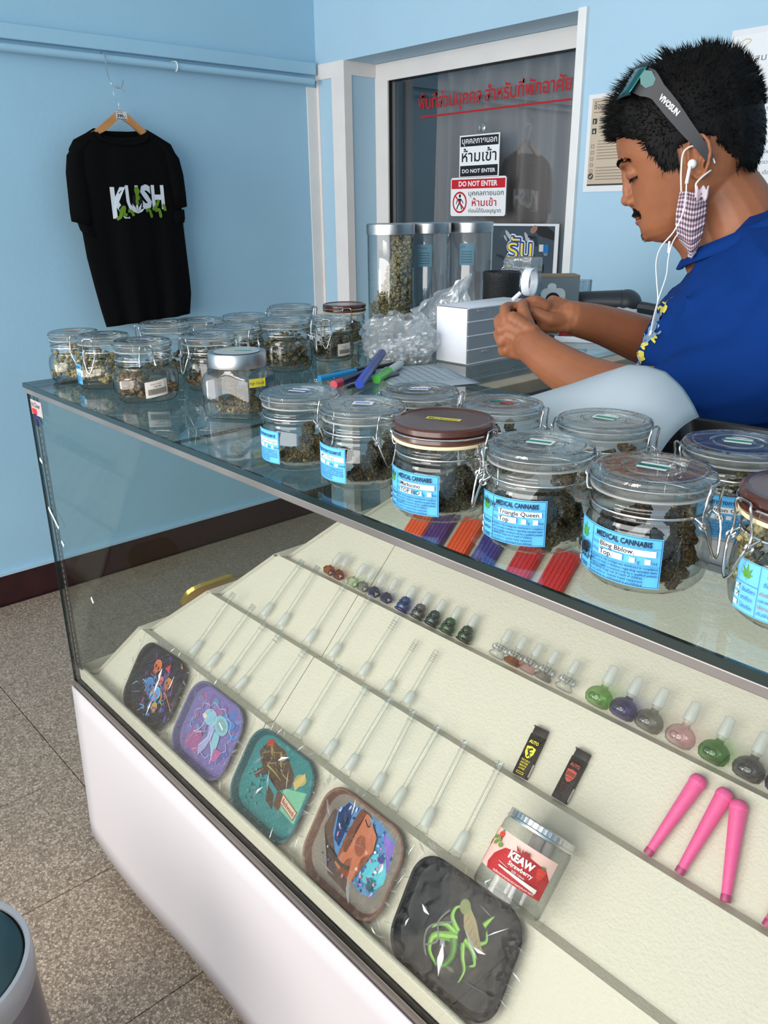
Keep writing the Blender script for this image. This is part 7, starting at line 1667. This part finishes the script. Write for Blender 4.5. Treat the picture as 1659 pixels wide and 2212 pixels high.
# ---- sunglasses pushed up into the hair
PMX0 = PMX; PMX = PMX0 @ T(0.027, 0, 0)
sg = thing('sunglasses', 'dark wraparound sunglasses with green mirror lenses on his hair', 'sunglasses', (PO.x, PO.y, 0))
def sgp(mb, name, mat, sm=50): return mb.build(name, mat, sg, sm)
M_sgf = pmat('matt_black_frame', srgb(38, 38, 42), 0.45)
def strap(pts, name, mat, th=0.0022):      # pts: (s, w, z, half height)
    P = bez([q_[:3] for q_ in pts], 6); hs_ = []
    for i in range(len(pts)-1):
        for k in range(6): hs_.append(pts[i][3]+(pts[i+1][3]-pts[i][3])*k/6)
    hs_.append(pts[-1][3]); V = []; F = []
    for i, p_ in enumerate(P):
        t = (P[min(i+1, len(P)-1)]-P[max(i-1, 0)]).normalized(); side = Vector((0, 1, 0)) if abs(t.y) < .7 else Vector((-1, 0, 0)); up = side.cross(t).normalized(); sd = t.cross(up).normalized()
        for a, b in ((-1, -1), (1, -1), (1, 1), (-1, 1)): V.append(p_+up*hs_[i]*a+sd*th*b)
    for i in range(len(P)-1):
        for k in range(4): F.append((i*4+k, i*4+(k+1) % 4, (i+1)*4+(k+1) % 4, (i+1)*4+k))
    F += [(3, 2, 1, 0), tuple((len(P)-1)*4+k for k in range(4))]
    return sgp(to_man(MB().add(V, F)), name, mat, 30)
WT = 0.0905
for s_ in (1, -1):
    strap([(-0.098, s_*(WT-.010), 1.5410, .016), (-0.084, s_*(WT-.002), 1.5345, .0165), (-0.070, s_*WT, 1.5240, .0105), (-0.050, s_*(WT+.001), 1.5035, .0105), (-0.028, s_*WT, 1.4800, .0085), (-0.010, s_*(WT-.002), 1.4620, .0065), (0.006, s_*(WT-.006), 1.4440, .0055)], 'temple', M_sgf)
    q = MB(); V_ = [(-0.0945, 1.5425), (-0.0890, 1.5495), (-0.0800, 1.5480), (-0.0745, 1.5390), (-0.0770, 1.5320), (-0.0860, 1.5290), (-0.0930, 1.5340)]
    q.add([(a, s_*(WT+.0018), b) for a, b in V_]+[(a, s_*(WT-.012), b) for a, b in V_], [tuple(range(6, -1, -1)), tuple(range(7, 14))]+[(i, (i+1) % 7, 7+(i+1) % 7, 7+i) for i in range(7)])
    sgp(to_man(q), 'side_lens', pmat('side_lens_%d' % s_, srgb(10, 66, 66), 0.08, 0.5, 0.8), 30)
q = MB()
def lens(u, v):
    a = (u-.5)*2*1.25; w_ = math.sin(a)*0.094; bow = (1-math.cos(a))*0.034
    s0 = -0.129+bow+0.022*v; return (s0, w_, 1.5240+0.032*v+0.006*(1-abs(math.sin(a)))*(v-.5))
q.grid(lens, 30, 6); ln_ = sgp(to_man(q), 'front_lens', pmat('green_mirror_lens', srgb(16, 96, 92), 0.06, 0.75, 0.9), 180); ln_.modifiers.new('s', 'SOLIDIFY').thickness = 0.002
q = MB(); q.tube([Vector(lens(k/24, 1.0)) for k in range(25)], 0.0028, 8); q.tube([Vector(lens(k/24, 0.0)) for k in range(25)], 0.0018, 8); sgp(to_man(q), 'frame', M_sgf)
tdir = Vector((0.044, 0, -0.0365)).normalized(); tup = Vector((0.0365, 0, 0.044)).normalized()
p = Print(lambda u, v, hh: L2(Vector((-0.070, WT+0.0034+hh*3, 1.5215))+tdir*u+tup*v)); 
p.text('VIVOSUN', 0.004, -0.003, 0.0095, WH, 0.04, w=0.033); p.build('temple_lettering', sg)
# ---- checked face mask hanging from the ear, on the near cheek and jaw
mk_ = thing('face_mask', 'maroon checked cloth mask hanging from his left ear', 'face mask', (PO.x, PO.y, 0))
def maskmat():
    m = pmat('checked_cloth', srgb(200, 190, 196), 0.85); nt = m.node_tree; N = nt.nodes; L = nt.links
    uvn = N.new('ShaderNodeVertexColor'); uvn.layer_name = 'Col'; L.new(uvn.outputs[0], N['Principled BSDF'].inputs['Base Color']); return m
mb = MB(); NU_, NV_ = 44, 60
lb = [(1.406, -.029, .006), (1.395, -.030, .008), (1.381, -.031, .009), (1.365, -.030, .009), (1.352, -.026, .008), (1.342, -.020, .006), (1.333, -.010, .002)]
def mfn(u, v):
    t = v*(len(lb)-1); i = min(int(t), len(lb)-2); k = t-i; z = lb[i][0]*(1-k)+lb[i+1][0]*k; a = lb[i][1]*(1-k)+lb[i+1][1]*k; b = lb[i][2]*(1-k)+lb[i+1][2]*k
    s_ = a+(b-a)*u; z2 = z-0.010*math.sin(u*PI)*(v > .1)*v
    return (s_, 0.0815-0.020*v+0.010*math.sin(u*PI)+0.0022*math.sin(v*PI*13), z2+0.0012*math.sin(u*8))
V = [mfn(i/NU_, j/NV_) for j in range(NV_+1) for i in range(NU_+1)]
for j in range(NV_):
    for i in range(NU_):
        a = j*(NU_+1)+i; ci, cj2 = (i//2) % 2, (j//2) % 2
        c_ = srgb(92, 56, 72) if (ci and cj2) else (srgb(150, 124, 136) if (ci or cj2) else srgb(212, 204, 208))
        mb.add([], [], None); mb.f.append((a, a+1, a+NU_+2, a+NU_+1)); mb.c.append(c_)
mb.v = [tuple(v) for v in V]; mb.col = True
mo_ = to_man(mb).build('mask_cloth', maskmat(), mk_, 180); mo_.modifiers.new('s', 'SOLIDIFY').thickness = 0.004
sb_ = crumple_cloth = MB(); sb_.grid(lambda u, v: (-0.010+u*0.018, 0.091+0.003*math.sin(u*9), 1.411-v*0.014+0.003*math.sin(u*14)), 12, 4)
to_man(sb_).build('cloth_edge', pmat('pale_cloth', srgb(196, 180, 188), 0.85), mk_, 180).modifiers.new('s', 'SOLIDIFY').thickness = 0.002
M_elas = pmat('white_elastic', srgb(222, 216, 210), 0.6)
E_ = lambda pts, r=0.0013: MB().tube(bez(pts, 6), r, 6)
to_man(E_([(-.027, .092, 1.406), (-.030, .090, 1.430), (-.030, .086, 1.452), (-.022, .084, 1.4600), (-.012, .083, 1.4600), (.004, .080, 1.452), (.012, .080, 1.440)])).build('ear_loop', M_elas, mk_, 180)
to_man(E_([(.008, .080, 1.432), (-.002, .088, 1.424), (-.009, .092, 1.416), (-.008, .092, 1.408)])).build('ear_loop', M_elas, mk_, 180)
# ---- earphones
ep = thing('earphones', 'white wired earphones running from his ear down the shirt', 'earphones', (PO.x, PO.y, 0))
M_ep = pmat('white_gloss_plastic', srgb(228, 228, 230), 0.25)
q = MB(); q.sphere(-.017, .0855, 1.4395, .0060, .0055, .0060, 3); q.tube([(-.0195, .090, 1.437), (-.0215, .0925, 1.416)], 0.0024, 10); to_man(q).build('earbud', M_ep, ep, 60)
def front(w, z, d=.006):      # a point just off the shirt's near front
    return onto(bs_, 0, w, z, d)
c1 = [(-.0215, .0925, 1.416), (-.0205, .0955, 1.400), (-.022, .098, 1.380), (-.031, .096, 1.358), (-.046, .085, 1.338), (-.0505, .075, 1.318), (-.0470, .070, 1.292), (-.0430, .072, 1.268), (-.0450, .072, 1.245), (-.0480, .070, 1.222)]
to_man(MB().tube(bez(c1, 6), 0.0011, 6)).build('cable', M_ep, ep, 180)
c2_ = [(-.024, .074, 1.356), (-.031, .080, 1.344), (-.0345, .081, 1.325), (-.0350, .080, 1.300), (-.0420, .078, 1.270), (-.0470, .074, 1.240), (-.0480, .070, 1.222)]
to_man(MB().tube(bez(c2_, 6), 0.0010, 6)).build('cable', M_ep, ep, 180)
to_man(MB().tube([(-.0355, .077, 1.345), (-.0352, .0795, 1.330)], 0.0018, 8)).build('inline_remote', M_ep, ep, 60)
to_man(MB().tube(bez([(-.0480, .070, 1.222), (-.0500, .070, 1.205), (-.0540, .070, 1.185), (-.058, .070, 1.160), (-.060, .070, 1.120)], 6), 0.0014, 6).tube([(-.0475, .071, 1.226), (-.0490, .071, 1.216)], 0.0024, 8)).build('cable', M_ep, ep, 180)
PMX = PMX0
# something small pinched between the fingertips
bt_ = link('dried_bud', HEAPS[('bud', 0, 'olive')]); bt_.scale = (0.007,)*3; bt_.location = PMX @ Vector((-0.226, -0.002, 1.240)); tag(bt_, 'small bud piece pinched between his fingertips', 'dried flower')
